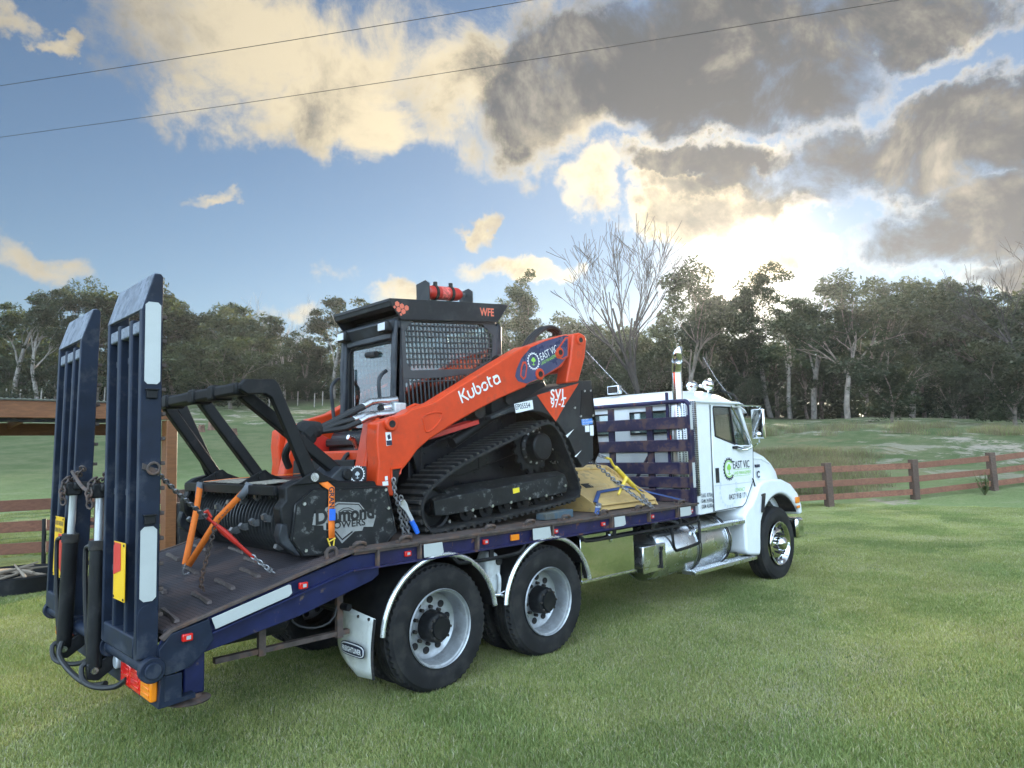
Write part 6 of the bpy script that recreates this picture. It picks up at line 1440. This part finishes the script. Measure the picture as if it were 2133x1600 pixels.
def grow(seed, H, trunk_frac, spread, depth, nb0, clump, leaves, lsz, droop=.25, bushy=0.0, bare=False, up=.0):
    R = random.Random(seed); wood_ = MB(); tips = []
    def limb(p, d, L_, r, lev):
        n = 4; pts = [p]; rad = [r]; q = p.copy(); dd = d.copy()
        for i in range(n):
            dd = (dd + Vector((R.gauss(0, .10), R.gauss(0, .10), R.gauss(0, .06) + up*.12))).normalized(); q = q + dd*L_/n; pts.append(q.copy()); rad.append(max(r*(1 - .45*(i+1)/n), .020 if bare else .0))
        wood_.tube(pts, rad, 8 if lev == 0 else (5 if lev < 3 else 3))
        if lev >= depth:
            tips.append(q); return
        k = nb0 if lev == 0 else R.choice((2, 2, 3) if not bare else (2, 3, 3))
        for j in range(k):
            ax = dd.orthogonal().normalized(); ax.rotate(Matrix.Rotation(R.uniform(0, 2*pi) if lev else 2*pi*j/k + R.uniform(-.5, .5), 3, dd)); 
            ang = R.uniform(.30, .80)*spread
            nd = (dd*cos(ang) + ax*sin(ang)); nd.z += .10; nd.normalize()
            t = R.uniform(.55, 1.0) if lev else R.uniform(.62, 1.0)
            k2 = int(t*n); st = pts[min(k2, n)]
            limb(st, nd, L_*R.uniform(.58, .82)*(1.0 if lev else .9*(1-trunk_frac)/trunk_frac*.95), rad[min(k2, n)]*R.uniform(.5, .72), lev+1)
        if lev > 0 and R.random() < .6: tips.append(q)
    limb(Vector((0, 0, -.2)), Vector((R.gauss(0, .05), R.gauss(0, .05), 1)).normalized(), H*trunk_frac, .020*H, 0)
    zmax = max(p[2] for p in wood_.v)
    if bare: return wood_, None, zmax
    crown = MB(); V = []; F_ = []
    if bushy:
        for i in range(int(bushy*36)):
            a = R.uniform(0, 2*pi); z = R.uniform(.08, .75)*H; rr = H*.24*math.sqrt(R.random())*(1.15 - .6*z/H); tips.append(Vector((rr*cos(a), rr*sin(a), z)))
    for tp_ in tips:
        cr = clump*R.uniform(.65, 1.25); n = int(leaves*R.uniform(.6, 1.2))
        for i in range(n):
            while True:
                o = Vector((R.uniform(-1, 1), R.uniform(-1, 1), R.uniform(-1, 1)))
                if o.length < 1: break
            o.z *= .55; c = tp_ + o*cr; c.z -= droop*cr*(o.x*o.x + o.y*o.y)
            s = lsz*R.uniform(.6, 1.3); a = R.uniform(0, 2*pi); tl_ = R.uniform(-.9, .9)
            u = Vector((cos(a), sin(a), tl_ - .3)).normalized()*s; w = Vector((-sin(a)*R.uniform(.2, 1), cos(a)*R.uniform(.2, 1), R.uniform(-.7, .7))).normalized()*s*.42
            k = len(V); V += [tuple(c-u), tuple(c+w), tuple(c+u), tuple(c-w)]; F_.append((k, k+1, k+2, k+3))
    crown.v = V; crown.f = F_
    return wood_, crown, max(v[2] for v in V)
PROTO = {}
def proto(kind, i):
    key = (kind, i)
    if key not in PROTO:
        sd = {'gum': 100, 'tall': 200, 'bush': 300, 'narrow': 400, 'dead': 517, 'umb': 600}[kind] + i*7
        if kind == 'gum': w, c, zm = grow(sd, 14, .45, 1.0, 4, 4, 1.05, 95, .24, bushy=1.1)
        elif kind == 'tall': w, c, zm = grow(sd, 16, .55, .85, 4, 4, 1.0, 95, .22, bushy=.25)
        elif kind == 'bush': w, c, zm = grow(sd, 8, .30, 1.15, 4, 5, .85, 80, .17, bushy=1.6)
        elif kind == 'narrow': w, c, zm = grow(sd, 15, .5, .45, 4, 4, .95, 90, .20, bushy=.35)
        elif kind == 'umb': w, c, zm = grow(sd, 12, .42, 1.25, 4, 5, 1.05, 95, .20)
        else: w, c, zm = grow(sd, 17, .32, .80, 5, 6, 1, 1, 1, bare=True, up=.30)
        bm_ = bark_pale if (kind == 'tall' or (kind == 'dead' and i == 1)) else (dead_bark if kind == 'dead' else bark)
        wm = mesh_of('trunk', w, bm_, 60, fix=False); cm = mesh_of('crown', c, leaf_b if (kind == 'bush' or i % 3 == 2) else leaf_a, 0, fix=False) if c else None
        PROTO[key] = (wm, cm, zm)
    return PROTO[key]
def tree(name, kind, i, x, y, z, h, label, group=None, wide=1.0, rz=None):
    wm, cm, zm = proto(kind, i); z = ground_z(x, y) if z is None else z
    T_ = thing(name, (x, y, z), label, 'tree', group); s = h/zm; T_.scale = (s*wide, s*wide, s); T_.rotation_euler.z = rnd.uniform(0, 6.28) if rz is None else rz
    for nm, me in (('trunk', wm), ('crown', cm)):
        if me is None: continue
        o = bpy.data.objects.new(nm, me); COL.objects.link(o); o.parent = T_; WO[o] = Vector((x, y, z))
    return T_
def by_px(px, top, D):   # filled by the tables below: x, y from azimuth, height from the top elevation
    pass
TREES = [  # x, y, z(line of sight base, unused), height above that base, kind, variant, width factor
 (4.63, 64.41, 3.27, 12.72, 'gum', 0, 0.91, 'first leafy gum tree from the left over the shelter roof'),
 (8.36, 71.12, 3.33, 13.96, 'tall', 1, 1.00, 'first tall gum tree from the left over the shelter roof'),
 (8.87, 63.87, 3.17, 13.80, 'tall', 2, 0.96, 'second tall gum tree from the left over the shelter roof'),
 (11.65, 67.25, 3.19, 14.08, 'gum', 3, 0.89, 'first leafy gum tree from the left beyond the far ramp'),
 (14.51, 69.22, 3.17, 16.38, 'tall', 0, 0.88, 'first tall gum tree from the left beyond the far ramp'),
 (15.60, 65.40, 3.07, 14.99, 'gum', 1, 0.98, 'first leafy gum tree from the left beyond the near ramp'),
 (17.01, 65.41, 3.04, 15.77, 'gum', 2, 1.00, 'second leafy gum tree from the left beyond the near ramp'),
 (21.06, 67.36, 3.01, 13.86, 'gum', 3, 1.09, 'first leafy gum tree from the left over the push frame of the mulcher'),
 (21.40, 62.43, 2.90, 12.52, 'gum', 0, 1.01, 'second leafy gum tree from the left over the push frame of the mulcher'),
 (24.26, 65.75, 2.91, 15.22, 'tall', 1, 0.92, 'first tall gum tree from the left over the push frame of the mulcher'),
 (23.92, 58.38, 2.76, 12.98, 'gum', 2, 1.09, 'third leafy gum tree from the left over the push frame of the mulcher'),
 (26.88, 60.32, 2.74, 11.28, 'gum', 3, 0.93, 'fourth leafy gum tree from the left over the push frame of the mulcher'),
 (33.26, 63.77, 2.69, 13.73, 'gum', 0, 1.00, 'first leafy gum tree from the left between push frame and loader cab'),
 (33.55, 58.81, 2.58, 15.28, 'tall', 1, 1.04, 'first tall gum tree from the left between push frame and loader cab'),
 (33.28, 53.84, 2.48, 11.48, 'gum', 2, 1.03, 'first leafy gum tree from the left behind the loader cab'),
 (37.30, 55.34, 2.44, 11.63, 'gum', 3, 0.87, 'second leafy gum tree from the left behind the loader cab'),
 (41.37, 55.99, 2.37, 11.89, 'gum', 0, 1.08, 'third leafy gum tree from the left behind the loader cab'),
 (41.18, 50.44, 2.26, 11.74, 'gum', 1, 1.01, 'fourth leafy gum tree from the left behind the loader cab'),
 (44.01, 49.27, 2.18, 11.41, 'gum', 2, 1.04, 'fifth leafy gum tree from the left behind the loader cab'),
 (48.91, 50.57, 2.11, 13.96, 'gum', 3, 0.90, 'sixth leafy gum tree from the left behind the loader cab'),
 (54.09, 46.87, 1.93, 14.93, 'gum', 0, 1.01, 'first leafy gum tree from the left behind the loader arm'),
 (54.87, 43.76, 1.85, 14.34, 'gum', 1, 1.06, 'second leafy gum tree from the left behind the loader arm'),
 (54.50, 40.20, 1.78, 13.04, 'gum', 2, 1.04, 'first leafy gum tree from the left behind the truck cab roof'),
 (59.76, 40.73, 1.69, 13.21, 'gum', 3, 0.88, 'second leafy gum tree from the left behind the truck cab roof'),
 (61.29, 38.06, 1.61, 14.12, 'gum', 0, 0.95, 'third leafy gum tree from the left behind the truck cab roof'),
 (61.24, 31.16, 1.46, 15.67, 'gum', 1, 0.89, 'first leafy gum tree from the left under the sun'),
 (64.28, 30.17, 1.38, 12.83, 'gum', 2, 0.92, 'second leafy gum tree from the left under the sun'),
 (67.09, 28.44, 1.29, 19.08, 'tall', 3, 0.92, 'first tall gum tree from the left under the sun'),
 (65.07, 25.48, 1.27, 15.33, 'tall', 0, 0.95, 'second tall gum tree from the left under the sun'),
 (66.42, 23.68, 1.21, 16.21, 'tall', 1, 0.90, 'first tall gum tree from the left behind the first fence post'),
 (64.45, 16.65, 1.10, 14.26, 'gum', 2, 1.04, 'first leafy gum tree from the left behind the second fence post'),
 (70.60, 16.14, 0.97, 16.89, 'tall', 3, 0.99, 'first tall gum tree from the left behind the second fence post'),
 (72.86, 14.33, 0.88, 16.10, 'gum', 0, 0.90, 'second leafy gum tree from the left behind the second fence post'),
 (72.61, 12.48, 0.85, 17.01, 'tall', 1, 0.89, 'first tall gum tree from the left behind the third fence post'),
 (74.13, 10.91, 0.79, 15.26, 'gum', 2, 1.01, 'first leafy gum tree from the left behind the third fence post'),
 (70.99, 8.45, 0.80, 13.91, 'gum', 3, 1.09, 'first leafy gum tree from the left at the right edge'),
 (73.09, 6.92, 0.72, 15.70, 'tall', 0, 1.05, 'first tall gum tree from the left at the right edge'),
 (66.12, 4.07, 0.80, 12.44, 'gum', 1, 0.94, 'second leafy gum tree from the left at the right edge'),
 (4.55, 79.79, 3.59, 11.23, 'gum', 1, 1.21, ''),
 (6.91, 82.34, 3.60, 11.69, 'tall', 2, 1.20, ''),
 (9.14, 79.22, 3.49, 9.16, 'gum', 3, 1.11, ''),
 (10.87, 83.67, 3.55, 10.53, 'gum', 0, 1.06, ''),
 (14.05, 82.99, 3.47, 11.14, 'tall', 1, 1.11, ''),
 (15.10, 80.99, 3.41, 11.15, 'gum', 2, 0.99, ''),
 (18.60, 83.04, 3.38, 11.97, 'gum', 3, 1.07, ''),
 (19.43, 76.93, 3.24, 12.84, 'tall', 0, 1.17, ''),
 (23.50, 83.08, 3.29, 12.80, 'gum', 1, 1.07, ''),
 (24.57, 78.24, 3.16, 12.51, 'gum', 2, 0.98, ''),
 (28.38, 77.74, 3.08, 12.20, 'tall', 3, 1.17, ''),
 (31.42, 78.47, 3.03, 11.18, 'gum', 0, 1.19, ''),
 (31.78, 75.47, 2.96, 11.37, 'gum', 1, 1.05, ''),
 (34.20, 72.55, 2.86, 13.23, 'tall', 2, 1.14, ''),
 (36.36, 72.88, 2.82, 12.38, 'gum', 3, 1.07, ''),
 (37.54, 69.16, 2.72, 11.68, 'gum', 0, 1.10, ''),
 (41.93, 68.50, 2.62, 13.11, 'tall', 1, 1.01, ''),
 (42.60, 65.89, 2.55, 11.07, 'gum', 2, 1.03, ''),
 (47.20, 67.50, 2.50, 13.80, 'gum', 3, 1.23, ''),
 (50.84, 66.49, 2.40, 14.88, 'tall', 0, 1.22, ''),
 (51.99, 63.94, 2.33, 11.49, 'gum', 1, 1.21, ''),
 (52.80, 58.53, 2.20, 14.41, 'gum', 2, 1.18, ''),
 (53.81, 55.39, 2.11, 11.07, 'tall', 3, 0.97, ''),
 (58.05, 54.43, 2.01, 13.22, 'gum', 0, 1.15, ''),
 (62.61, 56.42, 1.96, 13.96, 'gum', 1, 1.04, ''),
 (63.95, 51.80, 1.84, 13.71, 'tall', 2, 1.19, ''),
 (64.61, 50.21, 1.79, 13.08, 'gum', 3, 1.21, ''),
 (64.05, 43.71, 1.67, 12.15, 'gum', 0, 1.05, ''),
 (69.95, 45.08, 1.58, 12.15, 'tall', 1, 1.15, ''),
 (71.50, 42.52, 1.50, 12.55, 'gum', 2, 1.12, ''),
 (73.68, 41.34, 1.43, 13.41, 'gum', 3, 1.13, ''),
 (69.75, 35.35, 1.38, 11.93, 'tall', 0, 1.11, ''),
 (76.66, 35.53, 1.25, 12.40, 'gum', 1, 1.07, ''),
 (72.87, 30.43, 1.22, 13.12, 'gum', 2, 1.21, ''),
 (74.66, 27.88, 1.13, 11.33, 'tall', 3, 0.98, ''),
 (76.46, 27.07, 1.08, 11.37, 'gum', 0, 1.06, ''),
 (79.25, 25.94, 1.00, 12.30, 'gum', 1, 1.15, ''),
 (83.07, 24.92, 0.90, 12.38, 'tall', 2, 1.08, ''),
 (79.15, 19.92, 0.88, 12.31, 'gum', 3, 1.22, ''),
 (78.72, 17.43, 0.83, 12.65, 'gum', 0, 1.13, ''),
 (79.11, 14.67, 0.77, 10.31, 'tall', 1, 1.14, ''),
 (82.07, 14.33, 0.70, 10.59, 'gum', 2, 1.16, ''),
 (84.82, 12.28, 0.61, 11.12, 'gum', 3, 1.15, ''),
 (84.68, 9.78, 0.56, 11.97, 'tall', 0, 1.16, ''),
 (83.52, 8.03, 0.54, 11.17, 'gum', 1, 1.23, ''),
 (79.59, 5.79, 0.57, 11.36, 'gum', 2, 1.21, ''),
 (5.13, 61.13, 3.19, 5.37, 'bush', 0, 0.88, 'first low bushy tree from the left over the shelter roof'),
 (9.88, 62.92, 3.13, 8.22, 'bush', 1, 0.95, 'first low bushy tree from the left beyond the far ramp'),
 (13.92, 59.17, 2.98, 6.35, 'bush', 2, 1.06, 'first low bushy tree from the left beyond the near ramp'),
 (21.30, 61.20, 2.87, 8.27, 'bush', 0, 1.04, 'first low bushy tree from the left over the push frame of the mulcher'),
 (22.77, 58.30, 2.78, 6.65, 'bush', 1, 0.98, 'second low bushy tree from the left over the push frame of the mulcher'),
 (24.88, 55.01, 2.67, 7.70, 'bush', 2, 0.95, 'third low bushy tree from the left over the push frame of the mulcher'),
 (30.19, 57.98, 2.63, 7.10, 'bush', 0, 0.81, 'first low bushy tree from the left between push frame and loader cab'),
 (31.28, 52.69, 2.50, 7.69, 'bush', 1, 0.84, 'first low bushy tree from the left behind the loader cab'),
 (43.98, 47.41, 2.14, 10.19, 'bush', 2, 1.09, 'second low bushy tree from the left behind the loader cab'),
 (46.37, 41.06, 1.96, 8.42, 'bush', 0, 0.95, 'first low bushy tree from the left behind the loader arm'),
 (51.36, 39.22, 1.82, 7.56, 'bush', 1, 0.82, 'first low bushy tree from the left behind the truck cab roof'),
 (54.63, 36.37, 1.70, 9.83, 'bush', 2, 0.95, 'second low bushy tree from the left behind the truck cab roof'),
 (57.88, 30.26, 1.51, 7.95, 'bush', 0, 0.99, 'third low bushy tree from the left behind the truck cab roof'),
 (58.15, 26.43, 1.42, 7.39, 'bush', 1, 0.87, 'first low bushy tree from the left under the sun'),
 (67.04, 11.86, 0.95, 8.62, 'bush', 2, 0.80, 'first low bushy tree from the left behind the third fence post'),
 (66.82, 9.33, 0.90, 6.80, 'bush', 0, 0.87, 'second low bushy tree from the left behind the third fence post'),
 (63.96, 6.46, 0.89, 8.17, 'bush', 1, 0.90, 'first low bushy tree from the left at the right edge'),
 (64.50, 4.43, 0.84, 6.85, 'bush', 2, 1.08, 'second low bushy tree from the left at the right edge'),
]
for (x, y, zb, h, kind, i, wd, own) in TREES:
    g_ = ground_z(x, y); H_ = h + (zb - g_)
    lab = own or {'gum': 'leafy gum tree half hidden in the back row of the wood', 'tall': 'tall gum tree half hidden in the back row of the wood'}[kind]
    tree('gum_tree' if kind != 'bush' else 'bushy_tree', kind, i, x, y, g_, H_, lab, ('front trees of the wood' if own else 'back-row trees of the wood: ' + kind), wd)
SPECIAL = [
 (41.94, 26.49, 1.74, 18.59, 'dead', 0, 0.95, 'dead_tree', 'large bare dead tree rising above the wood behind the loader arm'),
 (31.66, 65.81, 2.77, 16.60, 'dead', 1, 0.90, 'dead_tree', 'pale bare dead tree at the wood edge left of the loader cab'),
 (55.40, 4.36, 1.02, 14.82, 'dead', 2, 0.90, 'dead_tree', 'bare dead branches reaching in at the right edge of the wood'),
 (43.18, 40.50, 2.01, 16.20, 'narrow', 0, 0.80, 'gum_tree', 'tall slim gum tree standing alone just right of the loader roof'),
 (52.15, 29.21, 1.60, 16.40, 'umb', 0, 0.85, 'gum_tree', 'broad flat-topped tree beside the bare dead tree, under the sun'),
 (56.18, 16.63, 1.26, 15.54, 'umb', 1, 1.00, 'gum_tree', 'tall round-headed gum tree rising highest to the right of the sun'),
 (45.78, 10.02, 1.33, 7.76, 'bush', 1, 1.25, 'bushy_tree', 'big rounded bushy tree in front of the wood, with low bare branches'),
 (19.16, 49.52, 2.67, 9.13, 'bush', 2, 1.30, 'bushy_tree', 'broad olive bushy tree behind the push frame of the mulcher'),
 (51.33, 4.40, 1.10, 7.40, 'bush', 0, 1.20, 'bushy_tree', 'bushy grey-green tree at the right edge of the picture'),
 (5.14, 51.37, 2.99, 4.49, 'bush', 1, 1.20, 'shrub', 'small yellowish green shrub above the shelter roof at the left edge'),
]
for (x, y, zb, h, kind, i, wd, nm, lab) in SPECIAL:
    g_ = ground_z(x, y); tree(nm, kind, i, x, y, g_, h + (zb - g_), lab, None, wd)
# darker mass of the wood further back
R = random.Random(5); V = []; F_ = []
for i in range(90000):
    a = radians(R.uniform(-4, 100)); d = R.uniform(98, 124); x, y = GX + d*cos(a), GY + d*sin(a); z = ground_z(x, y) + (R.random()**1.1)*(9.5 + 2.5*sin(a*23) + 1.5*sin(a*61))
    s = R.uniform(.35, .75); t = R.uniform(0, 6.28); u = Vector((cos(t), sin(t), R.uniform(-.8, .8))).normalized()*s; w = Vector((-sin(t), cos(t), R.uniform(-.8, .8))).normalized()*s*.5; c = Vector((x, y, z)); k = len(V)
    V += [tuple(c-u), tuple(c+w), tuple(c+u), tuple(c-w)]; F_.append((k, k+1, k+2, k+3))
obj('far_wood', MB().add(V, F_), leaf_a, None, smooth=0, fix=False, kind='stuff', label='dark mass of the wood further back')
# stumps, fallen branches, far posts
def stump(px, D, h, r, lab, mat):
    x, y = px; z = ground_z(x, y); n = 14; R = random.Random(int(x*10)); rg = []
    for (t, q) in ((-.1, 1.5), (.12, 1.15), (.5, 1.0), (1.0, .92)):
        rg.append([(x + r*q*cos(2*pi*k/n)*(1 + .12*sin(k*2.3)), y + r*q*sin(2*pi*k/n)*(1 + .12*sin(k*2.3)), z + h*t + (.12*h*sin(k*1.9) if t == 1 else 0)) for k in range(n)])
    obj('tree_stump', MB().loft(rg), mat, None, label=lab, cat='stump')
red_st = M('split_stump', (.13, .07, .045), .9, var=.4, scale=4, bump=.5, bscale=12)
stump((12.52, 36.02), 0, 0.80, 0.19, 'tall reddish split tree stump out in the paddock', red_st)
stump((11.71, 30.96), 0, 0.32, 0.15, 'low reddish tree stump nearer the mulcher frame in the paddock', red_st)
stump((11.30, 34.35), 0, 0.42, 0.17, 'dark rounded burnt stump beside the tall reddish one', red_st)
FARPOSTS = [(6.01, 59.33), (6.89, 59.19), (8.39, 59.95), (12.88, 60.00), (16.05, 57.02), (24.31, 53.81), (26.80, 50.31), (28.37, 51.73), (30.02, 53.10), (26.94, 53.63), (31.19, 53.57)]
for (x, y) in FARPOSTS:
    z = ground_z(x, y); obj('paddock_post', MB().tube([(x, y, z-.2), (x+.03, y, z+.6), (x+.05, y, z+1.25)], .05, 6), bark_pale, None, label='thin grey paddock post along the edge of the wood', cat='fence post', group='paddock posts')
# tall weed by the fence
def weed(x, y, h, n, label):
    z = ground_z(x, y); R = random.Random(int(x*7)); W_ = thing('weed_plant', (x, y, z), label, 'plant'); st = MB(); lf = MB()
    for i in range(n):
        a = R.uniform(0, 6.28); l = h*R.uniform(.5, 1.0); tip = Vector((x + .30*cos(a)*R.random(), y + .30*sin(a)*R.random(), z + l)); st.tube([(x, y, z), Vector((x, y, z)).lerp(tip, .5) + Vector((.03*cos(a), .03*sin(a), 0)), tip], [.012, .009, .004], 4)
        for j in range(12):
            t = R.uniform(.2, 1); c = Vector((x, y, z)).lerp(tip, t); b = R.uniform(0, 6.28); u = Vector((cos(b), sin(b), R.uniform(-.2, .7)))*R.uniform(.06, .14); w = Vector((-sin(b), cos(b), 0))*.02; k = len(lf.v)
            lf.add([c, c + u*.5 + w, c + u, c + u*.5 - w], [(0, 1, 2, 3)])
    obj('stem', st, leaf_c, W_); obj('leaves', lf, leaf_c, W_, smooth=0, fix=False)
wp = P1 + t_*5.35 + Vector((-.25, -.35)); weed(wp.x, wp.y, .75, 12, 'leafy green weed growing against the fence post at the right')
# ---------------------------------------------------------------- grass
gb = leaf_mat('lawn_blades', (.26, .32, .085), (.50, .50, .21), .30); gd = leaf_mat('dry_blades', (.46, .42, .28), (.62, .58, .43), .35)
gl_ = leaf_mat('lush_blades', (.16, .23, .06), (.36, .42, .16), .30)
def blades(seed, n, size, hmin, hmax, wd, lean, mats_dry, green=None, straw=None):
    R = random.Random(seed); V = []; F_ = []; mi = []
    for i in range(n):
        x, y = R.uniform(-size/2, size/2), R.uniform(-size/2, size/2); h = R.uniform(hmin, hmax); a = R.uniform(0, 6.28); ln = R.uniform(.1, lean)*h; b = R.uniform(0, 6.28); w = wd*R.uniform(.6, 1.2)
        dx_, dy_ = cos(b)*w/2, sin(b)*w/2; ex, ey = cos(a)*ln, sin(a)*ln; k = len(V)
        V += [(x-dx_, y-dy_, -.01), (x+dx_, y+dy_, -.01), (x+dx_*.7+ex*.4, y+dy_*.7+ey*.4, h*.6), (x-dx_*.7+ex*.4, y-dy_*.7+ey*.4, h*.6), (x+ex, y+ey, h)]
        F_ += [(k, k+1, k+2, k+3), (k+3, k+2, k+4)]; m = 1 if R.random() < mats_dry else 0; mi += [m, m]
    me = mesh_of('blades', MB().add(V, F_), [green or gb, straw or gd], 0, fix=False); me.polygons.foreach_set('material_index', mi); return me
gcol = bpy.data.collections.new('grass_patches')
for i, (n, h0, h1, dry, gm_) in enumerate(((1700, .016, .050, .04, gl_), (1600, .014, .042, .08, gl_), (1600, .013, .036, .12, gb), (1600, .013, .036, .18, gb), (1500, .010, .030, .36, gb), (1200, .008, .026, .62, gb))):
    o = bpy.data.objects.new('grass_patch', blades(40+i, int(n*1.5), .78, h0, h1, .0050, 1.3, dry, gm_)); gcol.objects.link(o)
def instancer(name, pts, coll, label, smin, smax, patchy=0):
    me = bpy.data.meshes.new(name); me.from_pydata(pts, [], []); o = bpy.data.objects.new(name, me); COL.objects.link(o); o['kind'] = 'stuff'; o['label'] = label
    ng = bpy.data.node_groups.new(name, 'GeometryNodeTree'); ng.interface.new_socket('Geometry', in_out='INPUT', socket_type='NodeSocketGeometry'); ng.interface.new_socket('Geometry', in_out='OUTPUT', socket_type='NodeSocketGeometry')
    gi = ng.nodes.new('NodeGroupInput'); go = ng.nodes.new('NodeGroupOutput'); ip = ng.nodes.new('GeometryNodeInstanceOnPoints'); ci = ng.nodes.new('GeometryNodeCollectionInfo')
    ci.inputs['Collection'].default_value = coll; ci.inputs['Separate Children'].default_value = True; ci.inputs['Reset Children'].default_value = True
    ng.links.new(gi.outputs[0], ip.inputs['Points']); ng.links.new(ci.outputs[0], ip.inputs['Instance']); ip.inputs['Pick Instance'].default_value = True
    rv = ng.nodes.new('FunctionNodeRandomValue'); rv.data_type = 'FLOAT_VECTOR'; rv.inputs[0].default_value = (0, 0, 0); rv.inputs[1].default_value = (0, 0, 6.283)
    ng.links.new(rv.outputs[0], ip.inputs['Rotation'])
    r2_ = ng.nodes.new('FunctionNodeRandomValue'); r2_.data_type = 'FLOAT'; r2_.inputs[2].default_value = smin; r2_.inputs[3].default_value = smax; r2_.inputs['Seed'].default_value = 3
    ng.links.new(r2_.outputs[1], ip.inputs['Scale']); ng.links.new(ip.outputs[0], go.inputs[0])
    if patchy:
        ps = ng.nodes.new('GeometryNodeInputPosition'); nz = ng.nodes.new('ShaderNodeTexNoise'); nz.inputs['Scale'].default_value = .75; nz.inputs['Detail'].default_value = 4; nz.inputs['Roughness'].default_value = .65
        ng.links.new(ps.outputs[0], nz.inputs['Vector'])
        mr = ng.nodes.new('ShaderNodeMapRange'); mr.inputs[1].default_value = .36; mr.inputs[2].default_value = .66; mr.inputs[3].default_value = 0; mr.inputs[4].default_value = patchy - .01
        ng.links.new(nz.outputs[0], mr.inputs[0])
        fl_ = ng.nodes.new('ShaderNodeMath'); fl_.operation = 'FLOOR'; ng.links.new(mr.outputs[0], fl_.inputs[0]); ng.links.new(fl_.outputs[0], ip.inputs['Instance Index'])
    md = o.modifiers.new('scatter', 'NODES'); md.node_group = ng; return o
R = random.Random(11); pts = []
d = 2.0
while d < 23:
    st = .40 if d < 12 else .52
    n = int(radians(112)*d/st)
    for k in range(n):
        a = radians(-12 + 112*(k + R.uniform(-.4, .4))/n); r_ = d + R.uniform(-.12, .12); x, y = GX + r_*cos(a), GY + r_*sin(a); pts.append((x, y, ground_z(x, y)))
    d += st
instancer('lawn_grass', pts, gcol, 'short mown grass of the lawn', .95, 1.25, 6)
# tall dry grass beyond the right-hand fence
straw_m = leaf_mat('straw_blades', (.19, .155, .09), (.31, .26, .16), .35)
dcol = bpy.data.collections.new('dry_patches')
for i in range(3):
    o = bpy.data.objects.new('dry_patch', blades(80+i, 240, .9, .15, .48, .010, .9, .80, gl_, straw_m)); dcol.objects.link(o)
pts = []
for k in range(620):
    a = radians(R.uniform(19, 31)); r_ = R.uniform(25.5, 34); x, y = GX + r_*cos(a), GY + r_*sin(a)
    if (a > radians(21.5) or R.random() < .3): pts.append((x, y, ground_z(x, y)))
for k in range(70):
    a = radians(R.uniform(4, 28)); r_ = R.uniform(39, 44); x, y = GX + r_*cos(a), GY + r_*sin(a); pts.append((x, y, ground_z(x, y)))
instancer('dry_grass', pts, dcol, 'tall straw-coloured grass between the fence and the mound', .7, 1.2)

# ---------------------------------------------------------------- evening haze
hz = bpy.data.materials.new('haze_air'); hz.use_nodes = True; nt = hz.node_tree; nt.nodes.clear()
pv = nt.nodes.new('ShaderNodeVolumePrincipled'); pv.inputs['Color'].default_value = (.86, .90, .97, 1); pv.inputs['Density'].default_value = .00032; pv.inputs['Anisotropy'].default_value = .6
oo = nt.nodes.new('ShaderNodeOutputMaterial'); nt.links.new(pv.outputs[0], oo.inputs['Volume'])
obj('haze', MB().box(-1000, 1000, -1000, 1000, -1.5, 26.0), hz, None, smooth=0, kind='stuff', label='thin evening haze hanging over the paddock')
scene.cycles.volume_bounces = 1
